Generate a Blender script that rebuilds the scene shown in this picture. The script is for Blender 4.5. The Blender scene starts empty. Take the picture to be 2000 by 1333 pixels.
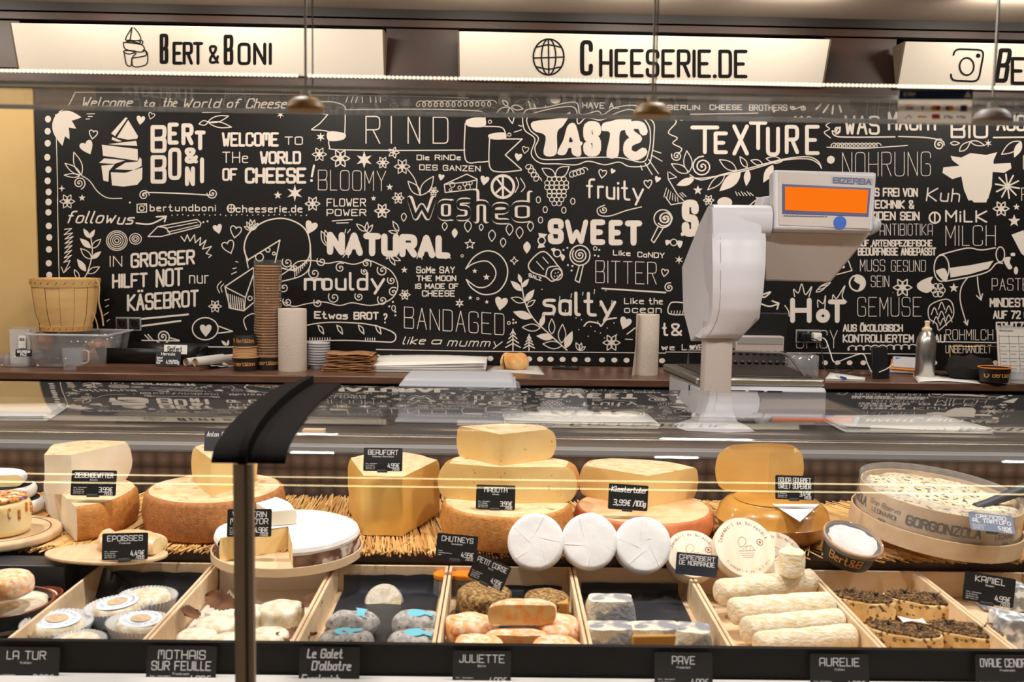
import bpy, math, random
from mathutils import Vector, Matrix, noise
from mathutils.geometry import tessellate_polygon
R = math.radians
random.seed(7)
scn = bpy.context.scene
COL = scn.collection
# ---------------------------------------------------------------- camera, world, lights, exposure
FPX = 1944.0
CAM = Vector((0, 0, 1.5))
ROT = Matrix.Rotation(R(-0.65), 3, 'Z') @ Matrix.Rotation(R(90 - 5.3), 3, 'X') @ Matrix.Rotation(R(0.88), 3, 'Z')
cd = bpy.data.cameras.new('camera'); cam = bpy.data.objects.new('camera', cd); COL.objects.link(cam)
cam.matrix_world = Matrix.Translation(CAM) @ ROT.to_4x4()
cd.sensor_width = 36; cd.lens = 36 * FPX / 2000; cd.clip_start = .05
cd.dof.use_dof = True; cd.dof.focus_distance = 2.7; cd.dof.aperture_fstop = 6.5
scn.camera = cam
scn.view_settings.view_transform = 'Standard'; scn.view_settings.look = 'None'
scn.view_settings.gamma = 1; scn.view_settings.use_curve_mapping = False
scn.view_settings.exposure = 0.0
wd = bpy.data.worlds.new('world'); scn.world = wd; wd.use_nodes = True
wd.node_tree.nodes['Background'].inputs[0].default_value = (1, .9, .8, 1)
wd.node_tree.nodes['Background'].inputs[1].default_value = .25
def light(name, loc, energy, sx, sy, col, rot=(0, 0, 0)):
    l = bpy.data.lights.new(name, 'AREA'); l.shape = 'RECTANGLE'; l.size = sx; l.size_y = sy
    l.energy = energy; l.color = col
    o = bpy.data.objects.new(name, l); COL.objects.link(o); o.location = loc
    o.rotation_euler = [R(a) for a in rot]; return o
WARM = (1, .92, .82); NEUT = (1, .965, .915)
# case spotlights in the ceiling above the counter, shop lights behind the customer, wash on the mural
for x in (-1.32, -.44, .42, 1.25, 2.1, -2.1):
    light('case_spotlight', (x, 1.62, 2.30), 12.3, .10, .06, NEUT, (-4, 0, 0))
for x in (-1.6, 0, 1.6):
    light('shop_ceiling_light', (x, -.55, 2.33), 8.5, .9, .3, (1, .975, .95), (-25, 0, 0))
for x in (-2.1, -.7, .7, 2.1):
    light('aisle_ceiling_light', (x, 3.05, 2.33), 6.8, .3, .14, WARM, (22, 0, 0))
for x in (-2.05, -1.45, -.95, -.1, .45, 1.0, 1.75, 2.3):
    light('sign_light', (x, 3.44 + .0145 * x, 2.345), 1.25, .3, .03, (1, .88, .74), (62, 0, 0))
# ---------------------------------------------------------------- photograph pixel -> place
def ray(px, py):
    return ROT @ Vector(((px - 1000) / FPX, -(py - 666.5) / FPX, -1))
def PY(px, py, Y):
    d = ray(px, py); return CAM + d * (Y / d.y)
def PZ(px, py, Z):
    d = ray(px, py); return CAM + d * ((Z - CAM.z) / d.z)
def zY(px, py, Y): return PY(px, py, Y).z
WS = .0145
def W(px, py, off=0.0):      # on the back wall
    d = ray(px, py); t = (3.85 - off) / (d.y - WS * d.x); return CAM + d * t
def mpp(Y): return Y / FPX
# ---------------------------------------------------------------- materials
def lin(c):
    if max(c) > 1.0: c = [x / 255 for x in c]
    return tuple(x / 12.92 if x <= .04045 else ((x + .055) / 1.055) ** 2.4 for x in c) + (1,)
MATS = {}
def mat(name, col, rough=.6, metal=0, col2=None, scale=20, detail=4, bump=0, bscale=None, spec=.5, emit=None,
        estr=0, coat=0, sss=0, stretch=None, lo=.4, hi=.6, island=False, speck=None, sscale=200, slo=.62, shi=.66):
    m = bpy.data.materials.new(name); m.use_nodes = True; nt = m.node_tree; N = nt.nodes; L = nt.links
    b = N['Principled BSDF']; b.inputs['Roughness'].default_value = rough; b.inputs['Metallic'].default_value = metal
    b.inputs['Specular IOR Level'].default_value = spec; b.inputs['Base Color'].default_value = lin(col)
    b.inputs['Coat Weight'].default_value = coat
    if sss:
        b.inputs['Subsurface Weight'].default_value = sss; b.inputs['Subsurface Radius'].default_value = (.02, .012, .006)
    if emit: b.inputs['Emission Color'].default_value = lin(emit); b.inputs['Emission Strength'].default_value = estr
    tc = N.new('ShaderNodeTexCoord'); vec = tc.outputs['Object']
    if stretch:
        mp = N.new('ShaderNodeMapping'); mp.inputs['Scale'].default_value = stretch; L.new(vec, mp.inputs[0]); vec = mp.outputs[0]
    out = None
    if col2:
        n = N.new('ShaderNodeTexNoise'); n.inputs['Scale'].default_value = scale; n.inputs['Detail'].default_value = detail
        L.new(vec, n.inputs['Vector'])
        r = N.new('ShaderNodeValToRGB'); r.color_ramp.elements[0].position = lo; r.color_ramp.elements[1].position = hi
        r.color_ramp.elements[0].color = lin(col); r.color_ramp.elements[1].color = lin(col2)
        if island:
            g = N.new('ShaderNodeNewGeometry'); L.new(g.outputs['Random Per Island'], r.inputs[0])
        else: L.new(n.outputs['Fac'], r.inputs[0])
        out = r.outputs[0]
    if speck:
        n = N.new('ShaderNodeTexNoise'); n.inputs['Scale'].default_value = sscale; n.inputs['Detail'].default_value = 2
        L.new(vec, n.inputs['Vector'])
        r = N.new('ShaderNodeValToRGB'); r.color_ramp.elements[0].position = slo; r.color_ramp.elements[1].position = shi
        r.color_ramp.elements[0].color = (0, 0, 0, 1); r.color_ramp.elements[1].color = (1, 1, 1, 1)
        L.new(n.outputs['Fac'], r.inputs[0])
        mx = N.new('ShaderNodeMix'); mx.data_type = 'RGBA'; L.new(r.outputs[0], mx.inputs['Factor'])
        if out: L.new(out, mx.inputs[6])
        else: mx.inputs[6].default_value = lin(col)
        mx.inputs[7].default_value = lin(speck); out = mx.outputs[2]
    if out: L.new(out, b.inputs['Base Color'])
    if bump:
        n = N.new('ShaderNodeTexNoise'); n.inputs['Scale'].default_value = bscale or scale * 2; n.inputs['Detail'].default_value = 5
        L.new(vec, n.inputs['Vector'])
        bp = N.new('ShaderNodeBump'); bp.inputs['Strength'].default_value = bump; bp.inputs['Distance'].default_value = .003
        L.new(n.outputs['Fac'], bp.inputs['Height']); L.new(bp.outputs[0], b.inputs['Normal'])
    MATS[name] = m; return m
def glassmat(name, tint=(1, 1, 1), ior=1.5, dirt_haze=0, dirt_haze_col=(230, 230, 230), rough=0.0, boost=1.0):
    m = bpy.data.materials.new(name); m.use_nodes = True; nt = m.node_tree; N = nt.nodes; L = nt.links
    N.remove(N['Principled BSDF']); out = N['Material Output']
    t = N.new('ShaderNodeBsdfTransparent'); t.inputs[0].default_value = tuple(tint) + (1,)
    g = N.new('ShaderNodeBsdfGlossy'); g.inputs['Roughness'].default_value = rough
    f = N.new('ShaderNodeFresnel'); f.inputs[0].default_value = ior
    ge = N.new('ShaderNodeNewGeometry'); ii = N.new('ShaderNodeMapRange'); ii.inputs[3].default_value = ior; ii.inputs[4].default_value = 1 / ior
    L.new(ge.outputs['Backfacing'], ii.inputs[0]); L.new(ii.outputs[0], f.inputs[0])   # same pane seen from either side
    mu = N.new('ShaderNodeMath'); mu.operation = 'MULTIPLY'; mu.inputs[1].default_value = boost; mu.use_clamp = True
    L.new(f.outputs[0], mu.inputs[0])
    mx = N.new('ShaderNodeMixShader'); L.new(mu.outputs[0], mx.inputs[0]); L.new(t.outputs[0], mx.inputs[1]); L.new(g.outputs[0], mx.inputs[2])
    if dirt_haze:
        d = N.new('ShaderNodeBsdfDiffuse'); d.inputs[0].default_value = lin(dirt_haze_col)
        m2 = N.new('ShaderNodeMixShader'); m2.inputs[0].default_value = dirt_haze
        L.new(mx.outputs[0], m2.inputs[1]); L.new(d.outputs[0], m2.inputs[2]); mx = m2
    L.new(mx.outputs[0], out.inputs[0]); MATS[name] = m; return m
# ---------------------------------------------------------------- mesh builder
class MB:
    def __init__(s): s.v = []; s.f = []; s.sm = []
    def add(s, vs, fs, smooth=False):
        b = len(s.v); s.v += [Vector(p) for p in vs]; s.f += [tuple(i + b for i in f) for f in fs]; s.sm += [smooth] * len(fs)
        return s
    def box(s, x0, x1, y0, y1, z0, z1):
        return s.add([(x0, y0, z0), (x1, y0, z0), (x1, y1, z0), (x0, y1, z0), (x0, y0, z1), (x1, y0, z1), (x1, y1, z1), (x0, y1, z1)],
              [(0, 3, 2, 1), (4, 5, 6, 7), (0, 1, 5, 4), (1, 2, 6, 5), (2, 3, 7, 6), (3, 0, 4, 7)])
    def hexa(s, p): # 8 points: bottom 4 ccw, top 4 ccw
        return s.add(p, [(0, 3, 2, 1), (4, 5, 6, 7), (0, 1, 5, 4), (1, 2, 6, 5), (2, 3, 7, 6), (3, 0, 4, 7)])
    def prism(s, poly, a, b, axis='z', smooth=False):  # poly 2D; extrude between a and b along axis
        n = len(poly)
        mk = {'z': lambda p, t: (p[0], p[1], t), 'y': lambda p, t: (p[0], t, p[1]), 'x': lambda p, t: (t, p[0], p[1])}[axis]
        vs = [mk(p, a) for p in poly] + [mk(p, b) for p in poly]
        return s.add(vs, [tuple(reversed(range(n))), tuple(range(n, 2 * n))]).add(vs, [(i, (i + 1) % n, (i + 1) % n + n, i + n) for i in range(n)], smooth)
    def lathe(s, prof, seg=32, c=(0, 0, 0), sx=1, sy=1, a0=0, a1=360, disp=None):
        full = abs(a1 - a0) >= 360; n = seg if full else seg + 1; vs = []
        for r, z in prof:
            for k in range(n):
                a = R(a0 + (a1 - a0) * k / seg); p = Vector((r * math.cos(a) * sx, r * math.sin(a) * sy, z))
                if disp: p = disp(p)
                vs.append(p + Vector(c))
        fs = []
        for i in range(len(prof) - 1):
            for k in range(seg):
                k2 = (k + 1) % n
                fs.append((i * n + k, i * n + k2, (i + 1) * n + k2, (i + 1) * n + k))
        return s.add(vs, fs, True)
    def tube(s, pts, r, seg=8, caps=True):
        pts = [Vector(p) for p in pts]; vs = []; fs = []; up = None
        for i, p in enumerate(pts):
            t = (pts[min(i + 1, len(pts) - 1)] - pts[max(i - 1, 0)]).normalized()
            if up is None:
                up = Vector((0, 0, 1)) if abs(t.z) < .9 else Vector((1, 0, 0))
            a = t.cross(up)
            if a.length < 1e-4: a = t.cross(Vector((0, 1, 0)))
            a.normalize(); b = a.cross(t).normalized(); up = b
            rr = r[i] if isinstance(r, (list, tuple)) else r
            for k in range(seg):
                an = 2 * math.pi * k / seg; vs.append(p + (a * math.cos(an) + b * math.sin(an)) * rr)
        for i in range(len(pts) - 1):
            for k in range(seg):
                k2 = (k + 1) % seg; fs.append((i * seg + k, i * seg + k2, (i + 1) * seg + k2, (i + 1) * seg + k))
        s.add(vs, fs, True)
        if caps:
            n = len(vs); s.add(vs[:seg], [tuple(range(seg))]); s.add(vs[-seg:], [tuple(reversed(range(seg)))])
        return s
    def grid(s, fn, nu, nv, smooth=True):  # fn(u,v)->point
        vs = [fn(i / nu, j / nv) for j in range(nv + 1) for i in range(nu + 1)]
        return s.add(vs, [(j * (nu + 1) + i, j * (nu + 1) + i + 1, (j + 1) * (nu + 1) + i + 1, (j + 1) * (nu + 1) + i) for j in range(nv) for i in range(nu)], smooth)
    def xf(s, M):
        s.v = [M @ p for p in s.v]; return s
    def join(s, o):
        b = len(s.v); s.v += o.v; s.f += [tuple(i + b for i in f) for f in o.f]; s.sm += o.sm; return s
    def build(s, name, m, parent=None, bevel=0, sharp=40, kind=None, loc=None, label=None, solid=0, merge=False):
        me = bpy.data.meshes.new(name)
        off = Vector((0, 0, 0))
        if parent is not None: off = parent.get('_w', parent.location); off = Vector(off)
        elif loc is not None: off = Vector(loc)
        me.from_pydata([p - off for p in s.v], [], s.f)
        me.polygons.foreach_set('use_smooth', s.sm)
        me.materials.append(MATS[m] if isinstance(m, str) else m)
        if merge:
            import bmesh
            bm = bmesh.new(); bm.from_mesh(me); bmesh.ops.remove_doubles(bm, verts=bm.verts, dist=1e-5)
            bmesh.ops.recalc_face_normals(bm, faces=bm.faces); bm.to_mesh(me); bm.free()
        me.update()
        try: me.set_sharp_from_angle(angle=R(sharp))
        except Exception: pass
        o = bpy.data.objects.new(name, me); COL.objects.link(o)
        if parent is not None:
            o.parent = parent; o['_w'] = tuple(off)
        elif loc is not None: o.location = loc; o['_w'] = tuple(off)
        if bevel:
            bv = o.modifiers.new('bevel', 'BEVEL'); bv.width = bevel; bv.segments = 2; bv.limit_method = 'ANGLE'; bv.angle_limit = R(35)
        if solid:
            sd = o.modifiers.new('thickness', 'SOLIDIFY'); sd.thickness = solid
        if kind: o['kind'] = kind
        if label: o['label'] = label
        return o
def tag(o, label, cat, group=None, kind=None):
    o['label'] = label; o['category'] = cat
    if group: o['group'] = group
    if kind: o['kind'] = kind
    return o
def thing(name, label, cat, loc, group=None):
    o = bpy.data.objects.new(name, None); COL.objects.link(o); o.location = loc; o.empty_display_size = .02
    o['_w'] = tuple(loc)
    return tag(o, label, cat, group)
def copytree(o, loc=None, rz=None, label=None, parent=None):
    c = o.copy(); COL.objects.link(c)
    if parent is not None: c.parent = parent
    if loc is not None: c.location = loc
    if rz is not None: c.rotation_euler.z = rz
    if label: c['label'] = label
    for ch in list(o.children): copytree(ch, parent=c)
    return c
def puck(Rr, h, rnd=.3, seg=36, amp=.0, fr=30, seed=0, c=(0, 0, 0), sy=1, taper=0, conc=0):
    """rounded disc, base at z=0; amp = lumpiness"""
    e = min(h * rnd, Rr * .6); prof = [(0.0001, 0), (Rr * .5, 0), (Rr - e, 0)]
    for k in range(1, 5): a = R(22.5 * k); prof.append((Rr - e + e * math.sin(a), e - e * math.cos(a)))
    for k in range(1, 4): prof.append((Rr + .0, e + (h - 2 * e) * k / 4))
    for k in range(0, 5): a = R(22.5 * k); prof.append((Rr - e + e * math.cos(a), h - e + e * math.sin(a)))
    for q in (.75, .5, .25): prof.append((max(Rr - e, .001) * q, h - conc * (1 - q)))
    prof.append((0.0001, h - conc))
    if taper: prof = [(r * (1 - taper * z / h), z) for r, z in prof]
    def d(p):
        if not amp: return p
        n = noise.noise_vector(Vector((p.x * fr + seed * 7.3, p.y * fr, p.z * fr)))
        return p + n * amp * (1 if p.z > h * .02 else .2)
    m = MB(); m.lathe(prof, seg, disp=d, sy=sy)
    if c != (0, 0, 0): m.xf(Matrix.Translation(Vector(c)))
    return m
def T4(loc, rz=0, rx=0, ry=0, s=1):
    return Matrix.Translation(Vector(loc)) @ Matrix.Rotation(R(rz), 4, 'Z') @ Matrix.Rotation(R(rx), 4, 'X') @ Matrix.Rotation(R(ry), 4, 'Y') @ Matrix.Scale(s, 4)
# ---------------------------------------------------------------- stroke lettering
G = {'A':'S02 2a 42/S15 35','B':'S02 0a/R0a 3a 4a 47 36 06/R06 36 46 42 32 02','C':'R48 4a 0a 02 42 44','D':'S02 0a/R0a 2a 4a 42 22 02',
'E':'S4a 0a 02 42/S06 36','F':'S4a 0a 02/S06 36','G':'R48 4a 0a 02 42 46 26','H':'S0a 02/S4a 42/S06 46','I':'S0a 02','J':'R3a 32 02 04',
'K':'S0a 02/S4a 06 42','L':'S0a 02 32','M':'S02 0a 25 4a 42','N':'S02 0a 42 4a','O':'C02 0a 4a 42','P':'S02 0a/R0a 4a 45 05',
'Q':'C02 0a 4a 42/S24 42','R':'S02 0a/R0a 4a 46 06/S26 42','S':'R48 4a 0a 06 46 42 02 04','T':'S0a 4a/S2a 22','U':'R0a 02 42 4a',
'V':'S0a 22 4a','W':'S0a 12 26 32 4a','X':'S02 4a/S0a 42','Y':'S0a 26 4a/S26 22','Z':'S0a 4a 02 42',
'0':'C02 0a 4a 42','1':'S08 1a 12','2':'R08 0a 4a 47 02/S02 42','3':'R0a 4a 46 16/R16 46 42 02','4':'S2a 04 44/S37 32',
'5':'S4a 0a 06/R06 46 42 02','6':'R4a 0a 02 42 46 06','7':'S0a 4a 12','8':'C06 0a 4a 46/C02 06 46 42','9':'R46 06 0a 4a 42 02',
'€':'R4a 1a 12 42/S07 37/S05 35','&':'R42 08 0a 3a 38 04 02 32 45','.':'D02','_':'S02 42',',':'S13 01',':':'D03/D06','!':'S1b 05/D02','?':'R09 0a 3a 37 16 15/D12',
'-':'S06 26','/':'S01 3b','%':'S02 4a/D09/D43',"'":'S0a 08',
'a':'C02 07 37 32/S37 32','b':'S0a 02/C02 07 37 32','c':'R36 37 07 02 32 33','d':'S3a 32/C02 07 37 32','e':'R05 35 37 07 02 32','f':'R3a 1a 12/S07 27',
'g':'C02 07 37 32/R37 30 00','h':'S0a 02/R05 07 37 32','i':'S07 02/D09','j':'R17 10 00/D19','k':'S0a 02/S37 04 32','l':'R0a 02 12',
'm':'S07 02/R05 07 27 22/R25 27 47 42','n':'S07 02/R05 07 37 32','o':'C02 07 37 32','p':'S07 00/C02 07 37 32','q':'S37 30/C02 07 37 32',
'r':'S07 02/R05 07 27','s':'R37 07 05 35 32 02','t':'R1a 12 32/S07 27','u':'R07 02 32/S37 32','v':'S07 22 47','w':'S07 12 25 32 47',
'x':'S07 32/S37 02','y':'S07 22/S47 10','z':'S07 37 02 32','ö':'C02 07 37 32/D09/D39','ä':'C02 07 37 32/S37 32/D09/D39','ü':'R07 02 32/S37 32/D09/D39','ß':'R02 0a 3a 37 27 36 32 12'}
for a, b in (('Ä', 'A'), ('Ö', 'O'), ('Ü', 'U')): G[a] = G[b] + '/D1c/D3c'
DECO = {'A': 'R02 0a 4a 42/S05 45', 'Ä': 'R02 0a 4a 42/S05 45/D1c/D3c', 'M': 'R02 0a 2a 26/R26 2a 4a 42'}
def chaikin(p, closed, it=2):
    for _ in range(it):
        q = []
        n = len(p)
        if closed:
            for i in range(n):
                a, b = p[i], p[(i + 1) % n]
                q += [(a[0] * .75 + b[0] * .25, a[1] * .75 + b[1] * .25), (a[0] * .25 + b[0] * .75, a[1] * .25 + b[1] * .75)]
        else:
            q = [p[0]]
            for i in range(n - 1):
                a, b = p[i], p[i + 1]
                if i > 0: q.append((a[0] * .75 + b[0] * .25, a[1] * .75 + b[1] * .25))
                if i < n - 2: q.append((a[0] * .25 + b[0] * .75, a[1] * .25 + b[1] * .75))
            q.append(p[-1])
        p = q
    return p
def glyph(ch, deco=False):
    g = (DECO.get(ch) if deco else None) or G.get(ch)
    if g is None: return []
    out = []
    for st in g.split('/'):
        pts = [(int(t[0], 16), int(t[1], 16) - 2) for t in [st[1:][i:i + 2] for i in range(0, len(st[1:]), 3)]]
        k = st[0]
        if k == 'R':   # keep straight runs, round only corners: insert midpoints near the corners
            out.append(('L', corner(pts, False)))
        elif k == 'C': out.append(('O', corner(pts, True)))
        elif k == 'D': out.append(('D', pts))
        else: out.append(('L', pts))
    return out
def corner(p, closed, r=1.3):
    q = []; n = len(p)
    for i in range(n):
        if not closed and i in (0, n - 1): q.append(p[i]); continue
        a, b, c = Vector(p[i - 1]), Vector(p[i]), Vector(p[(i + 1) % n])
        la = (a - b).length; lc = (c - b).length
        if la < .01 or lc < .01: q.append(p[i]); continue
        s0 = b + (a - b) * min(r, la * .5) / la; s1 = b + (c - b) * min(r, lc * .5) / lc
        for t in (0, .33, .67, 1):
            m = s0 * (1 - t) ** 2 + b * 2 * t * (1 - t) + s1 * t * t; q.append((m.x, m.y))
    return q
class D2:
    """flat drawing: strokes and filled shapes in 2-D, mapped onto a surface when built"""
    def __init__(s): s.v = []; s.f = []; s.n = 0
    def tri(s, pts, fs):
        s.n = (s.n + 1) % 48   # each stroke piece a hair above the last, like layered paint
        b = len(s.v); s.v += [(p[0], p[1], s.n * 6e-6) for p in pts]; s.f += [tuple(i + b for i in f) for f in fs]
    def disc(s, c, r, n=8, ry=None):
        ry = ry or r
        s.tri([(c[0] + r * math.cos(6.2832 * k / n), c[1] + ry * math.sin(6.2832 * k / n)) for k in range(n)], [tuple(range(n))]); return s
    def line(s, pts, w, closed=False):
        if closed: pts = list(pts) + [pts[0]]
        n = len(pts)
        for i in range(n - 1):
            (x0, y0), (x1, y1) = pts[i], pts[i + 1]; l = math.hypot(x1 - x0, y1 - y0)
            if l < 1e-9: continue
            wi = w[i] if isinstance(w, list) else w; wj = w[i + 1] if isinstance(w, list) else w
            nx, ny = -(y1 - y0) / l / 2, (x1 - x0) / l / 2
            s.tri([(x0 + nx * wi, y0 + ny * wi), (x0 - nx * wi, y0 - ny * wi), (x1 - nx * wj, y1 - ny * wj), (x1 + nx * wj, y1 + ny * wj)], [(0, 1, 2, 3)])
        for i in range(n):
            wi = w[i] if isinstance(w, list) else w
            s.disc(pts[i], wi / 2, 7)
        return s
    def poly(s, pts):
        t = tessellate_polygon([[Vector((p[0], p[1], 0)) for p in pts]]); s.tri(list(pts), [tuple(x) for x in t]); return s
    def text(s, txt, x0, yt, x1, yb, lw, deco=False, shear=0, dy=0, gap=1.6, sgn=1, dysm=0, smallcap=0):
        """cap-height box; yt top, yb baseline (2-D y may point down); dy = baseline change at the right end"""
        ws = []; 
        for ch in txt:
            gl = glyph(ch, deco)
            ws.append((max([p[0] for _, ps in gl for p in ps]) if gl else 2.0, gl, ch))
        tot = sum(w for w, _, _ in ws) + gap * (len(ws) - 1)
        sx = (x1 - x0 - lw) / max(tot, .5); sy = (yt - yb) / 8 ; u = 0
        first = True
        for w, gl, ch in ws:
            k = 1.0 if (first or not smallcap) else smallcap
            for kind, ps in gl:
                pp = []
                for a, b in ps:
                    X = x0 + lw / 2 + (u + a) * sx; Yb = yb + dy * (X - x0) / max(x1 - x0, 1e-6)
                    yy = b * sy * k; X += shear * abs(yy) * (1 if b >= 0 else -1); pp.append((X, Yb + yy))
                if kind == 'L': s.line(pp, lw)
                elif kind == 'O': s.line(pp, lw, True)
                else:
                    for p in pp: s.disc(p, lw * .62)
            u += w + gap; first = False
        return s
    def build(s, name, m, mp, parent, label=None):
        mb = MB(); mb.add([mp(x, y) + (CAM - mp(x, y)).normalized() * q for x, y, q in s.v], s.f)
        return mb.build(name, m, parent, label=label)
def curve2(pts, n=6, closed=False):
    """Catmull-Rom through 2-D points"""
    out = []; N_ = len(pts)
    rng = range(N_ if closed else N_ - 1)
    for i in rng:
        g = lambda k: pts[k % N_] if closed else pts[max(0, min(N_ - 1, k))]
        p0, p1, p2, p3 = g(i - 1), g(i), g(i + 1), g(i + 2)
        for k in range(n):
            t = k / n
            out.append(tuple(.5 * (2 * p1[j] + (p2[j] - p0[j]) * t + (2 * p0[j] - 5 * p1[j] + 4 * p2[j] - p3[j]) * t * t + (3 * p1[j] - p0[j] - 3 * p2[j] + p3[j]) * t ** 3) for j in range(len(p1))))
    if not closed: out.append(tuple(pts[-1]))
    return out
# ---------------------------------------------------------------- material list
mat('laminate', (40, 25, 19), .45, col2=(72, 45, 32), scale=5, detail=8, lo=.3, hi=.75, bump=.1, bscale=60)
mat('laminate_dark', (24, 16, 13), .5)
mat('ceiling_paint', (205, 190, 176), .85)
mat('floor_tile', (70, 60, 52), .5, col2=(84, 74, 64), scale=3)
mat('plaster', (205, 172, 112), .85, col2=(212, 180, 122), scale=3, bump=.1, bscale=120)
mat('shopwall', (120, 105, 90), .8)
mat('chalk_black', (12, 11, 12), .42, spec=.35, bump=.04, bscale=300)
mat('board_white', (226, 216, 206), .6)
mat('sign_face', (250, 243, 230), .45)
mat('sign_side', (120, 105, 90), .5)
mat('ink', (14, 12, 12), .6)
mat('wood_counter', (88, 60, 47), .3, col2=(118, 84, 66), scale=6, detail=6, stretch=(1, 8, 8), lo=.3, hi=.7)
mat('cabinet_dark', (34, 24, 20), .5)
mat('steel', (170, 165, 158), .3, metal=.9, bump=.03, bscale=400)
mat('steel_dark', (95, 86, 80), .35, metal=.8)
mat('white_plastic', (198, 195, 200), .42)
mat('white_plastic2', (184, 172, 164), .45)
mat('grey_plastic', (150, 146, 144), .45)
mat('black_plastic', (18, 18, 20), .35)
mat('black_matte', (16, 15, 16), .8)
mat('navy', (40, 50, 105), .4)
mat('orange_screen', (40, 16, 3), .7, spec=.1, emit=(255, 116, 0), estr=.95)
mat('blue_dot', (14, 78, 178), .5)
mat('paper', (240, 237, 232), .8)
mat('paper_grey', (205, 200, 193), .8)
mat('tissue', (214, 200, 186), .9, bump=.5, bscale=160)
mat('tag_black', (25, 25, 27), .45)
mat('tag_ink', (238, 238, 240), .6)
mat('rail_black', (13, 12, 12), .55, spec=.2)
mat('white_enamel', (222, 216, 212), .35)
mat('basket_wood', (222, 176, 108), .7, col2=(236, 194, 130), scale=6, stretch=(1, 1, 6), detail=5, lo=.3, hi=.7, bump=.2, bscale=90)
mat('basket_band', (226, 184, 120), .7, col2=(210, 160, 96), scale=8)
mat('crate_wood', (222, 190, 150), .65, col2=(236, 208, 172), scale=7, stretch=(1, 6, 6), detail=5, lo=.3, hi=.7, bump=.12, bscale=60)
mat('board_wood', (214, 180, 140), .6, col2=(232, 202, 160), scale=7, stretch=(8, 1, 1), detail=5, lo=.3, hi=.7)
mat('kraft', (184, 134, 90), .8, col2=(138, 92, 56), scale=60, lo=.3, hi=.7)
mat('cup_black', (34, 27, 24), .5)
mat('gold', (214, 150, 78), .6)
mat('cup_rim', (206, 158, 110), .6)
mat('cup_rim2', (120, 78, 48), .7)
mat('rope', (206, 170, 120), .9)
mat('rubber', (12, 12, 13), .6)
mat('bread_crust', (222, 156, 84), .75, col2=(240, 196, 130), scale=25, bump=.4, bscale=60)
mat('bread_crumb', (226, 190, 136), .9, col2=(180, 132, 80), scale=90, bump=.6, bscale=90)
mat('alu', (200, 198, 194), .28, metal=.95)
mat('cream_cap', (236, 214, 176), .5)
mat('cable_black', (14, 14, 14), .5)
mat('cable_white', (232, 228, 222), .5)
mat('orange_rubber', (240, 140, 30), .5)
mat('cloth_black', (20, 18, 18), .95, bump=.6, bscale=60)
mat('led', (255, 240, 205), .5, emit=(255, 238, 205), estr=2.6)
mat('led_core', (210, 205, 190), .6)
mat('clamp_brown', (150, 112, 62), .5)
mat('clamp_grey', (128, 112, 106), .5)
mat('brass', (214, 160, 70), .35, metal=.6)
glassmat('glass_case', (.985, .99, .985), 1.5, dirt_haze=.012, boost=1.45)
glassmat('glass_shelf', (.93, .94, .94), 1.45, dirt_haze=.11, dirt_haze_col=(200, 195, 190), boost=.22)  # diffuse share: dust plus the grey grazing-reflection haze, painted in
glassmat('acrylic', (.95, .95, .96), 1.49, dirt_haze=.13, dirt_haze_col=(235, 235, 238), rough=.05, boost=1.3)
glassmat('acrylic_frost', (.86, .87, .9), 1.49, dirt_haze=.45, dirt_haze_col=(225, 226, 232), rough=.2)
glassmat('cling', (.98, .98, .98), 1.5, dirt_haze=.03, rough=.04, boost=2.0)
mat('plastic_smoke', (20, 17, 16), .7, spec=.05)
mat('bracket_metal', (172, 150, 132), .5, metal=.1)
mat('lid_wood', (240, 222, 196), .65, col2=(246, 232, 210), scale=7, stretch=(8, 1, 1))
mat('led_bright', (255, 240, 205), .5, emit=(255, 240, 190), estr=11)
mat('glass_edge_lit', (206, 214, 226), .25, spec=.8)
# ---------------------------------------------------------------- room shell
def struct(name, m, mb, **k):
    o = mb.build(name, m, **k); o['kind'] = 'structure'; return o
struct('floor', 'floor_tile', MB().box(-3.4, 3.4, -3.1, 4.1, -.05, 0))
struct('wall_left', 'plaster', MB().box(-3.5, -3.4, -3.1, 4.1, 0, 2.6))
struct('wall_right', 'shopwall', MB().box(3.4, 3.5, -3.1, 4.1, 0, 2.6))
struct('wall_front', 'shopwall', MB().box(-3.4, 3.4, -3.2, -3.1, 0, 2.6))
zc = W(1000, 28).z
struct('ceiling', 'ceiling_paint', MB().box(-3.4, 3.4, -3.1, 4.1, zc, zc + .1))
def wb(mb, x0, x1, z0, z1, o0, o1): # box hugging the back wall (offsets toward the viewer)
    f = lambda x, o: 3.85 + WS * x - o
    mb.hexa([(x0, f(x0, o1), z0), (x1, f(x1, o1), z0), (x1, f(x1, o0), z0), (x0, f(x0, o0), z0),
             (x0, f(x0, o1), z1), (x1, f(x1, o1), z1), (x1, f(x1, o0), z1), (x0, f(x0, o0), z1)]); return mb
struct('wall_back', 'laminate_dark', wb(MB(), -3.4, 3.4, 0, zc, -.25, -.1))
zb0 = 1.052; zb1 = W(1000, 190.5).z; zs0 = W(1000, 156).z; zs1 = W(1000, 63).z
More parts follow.
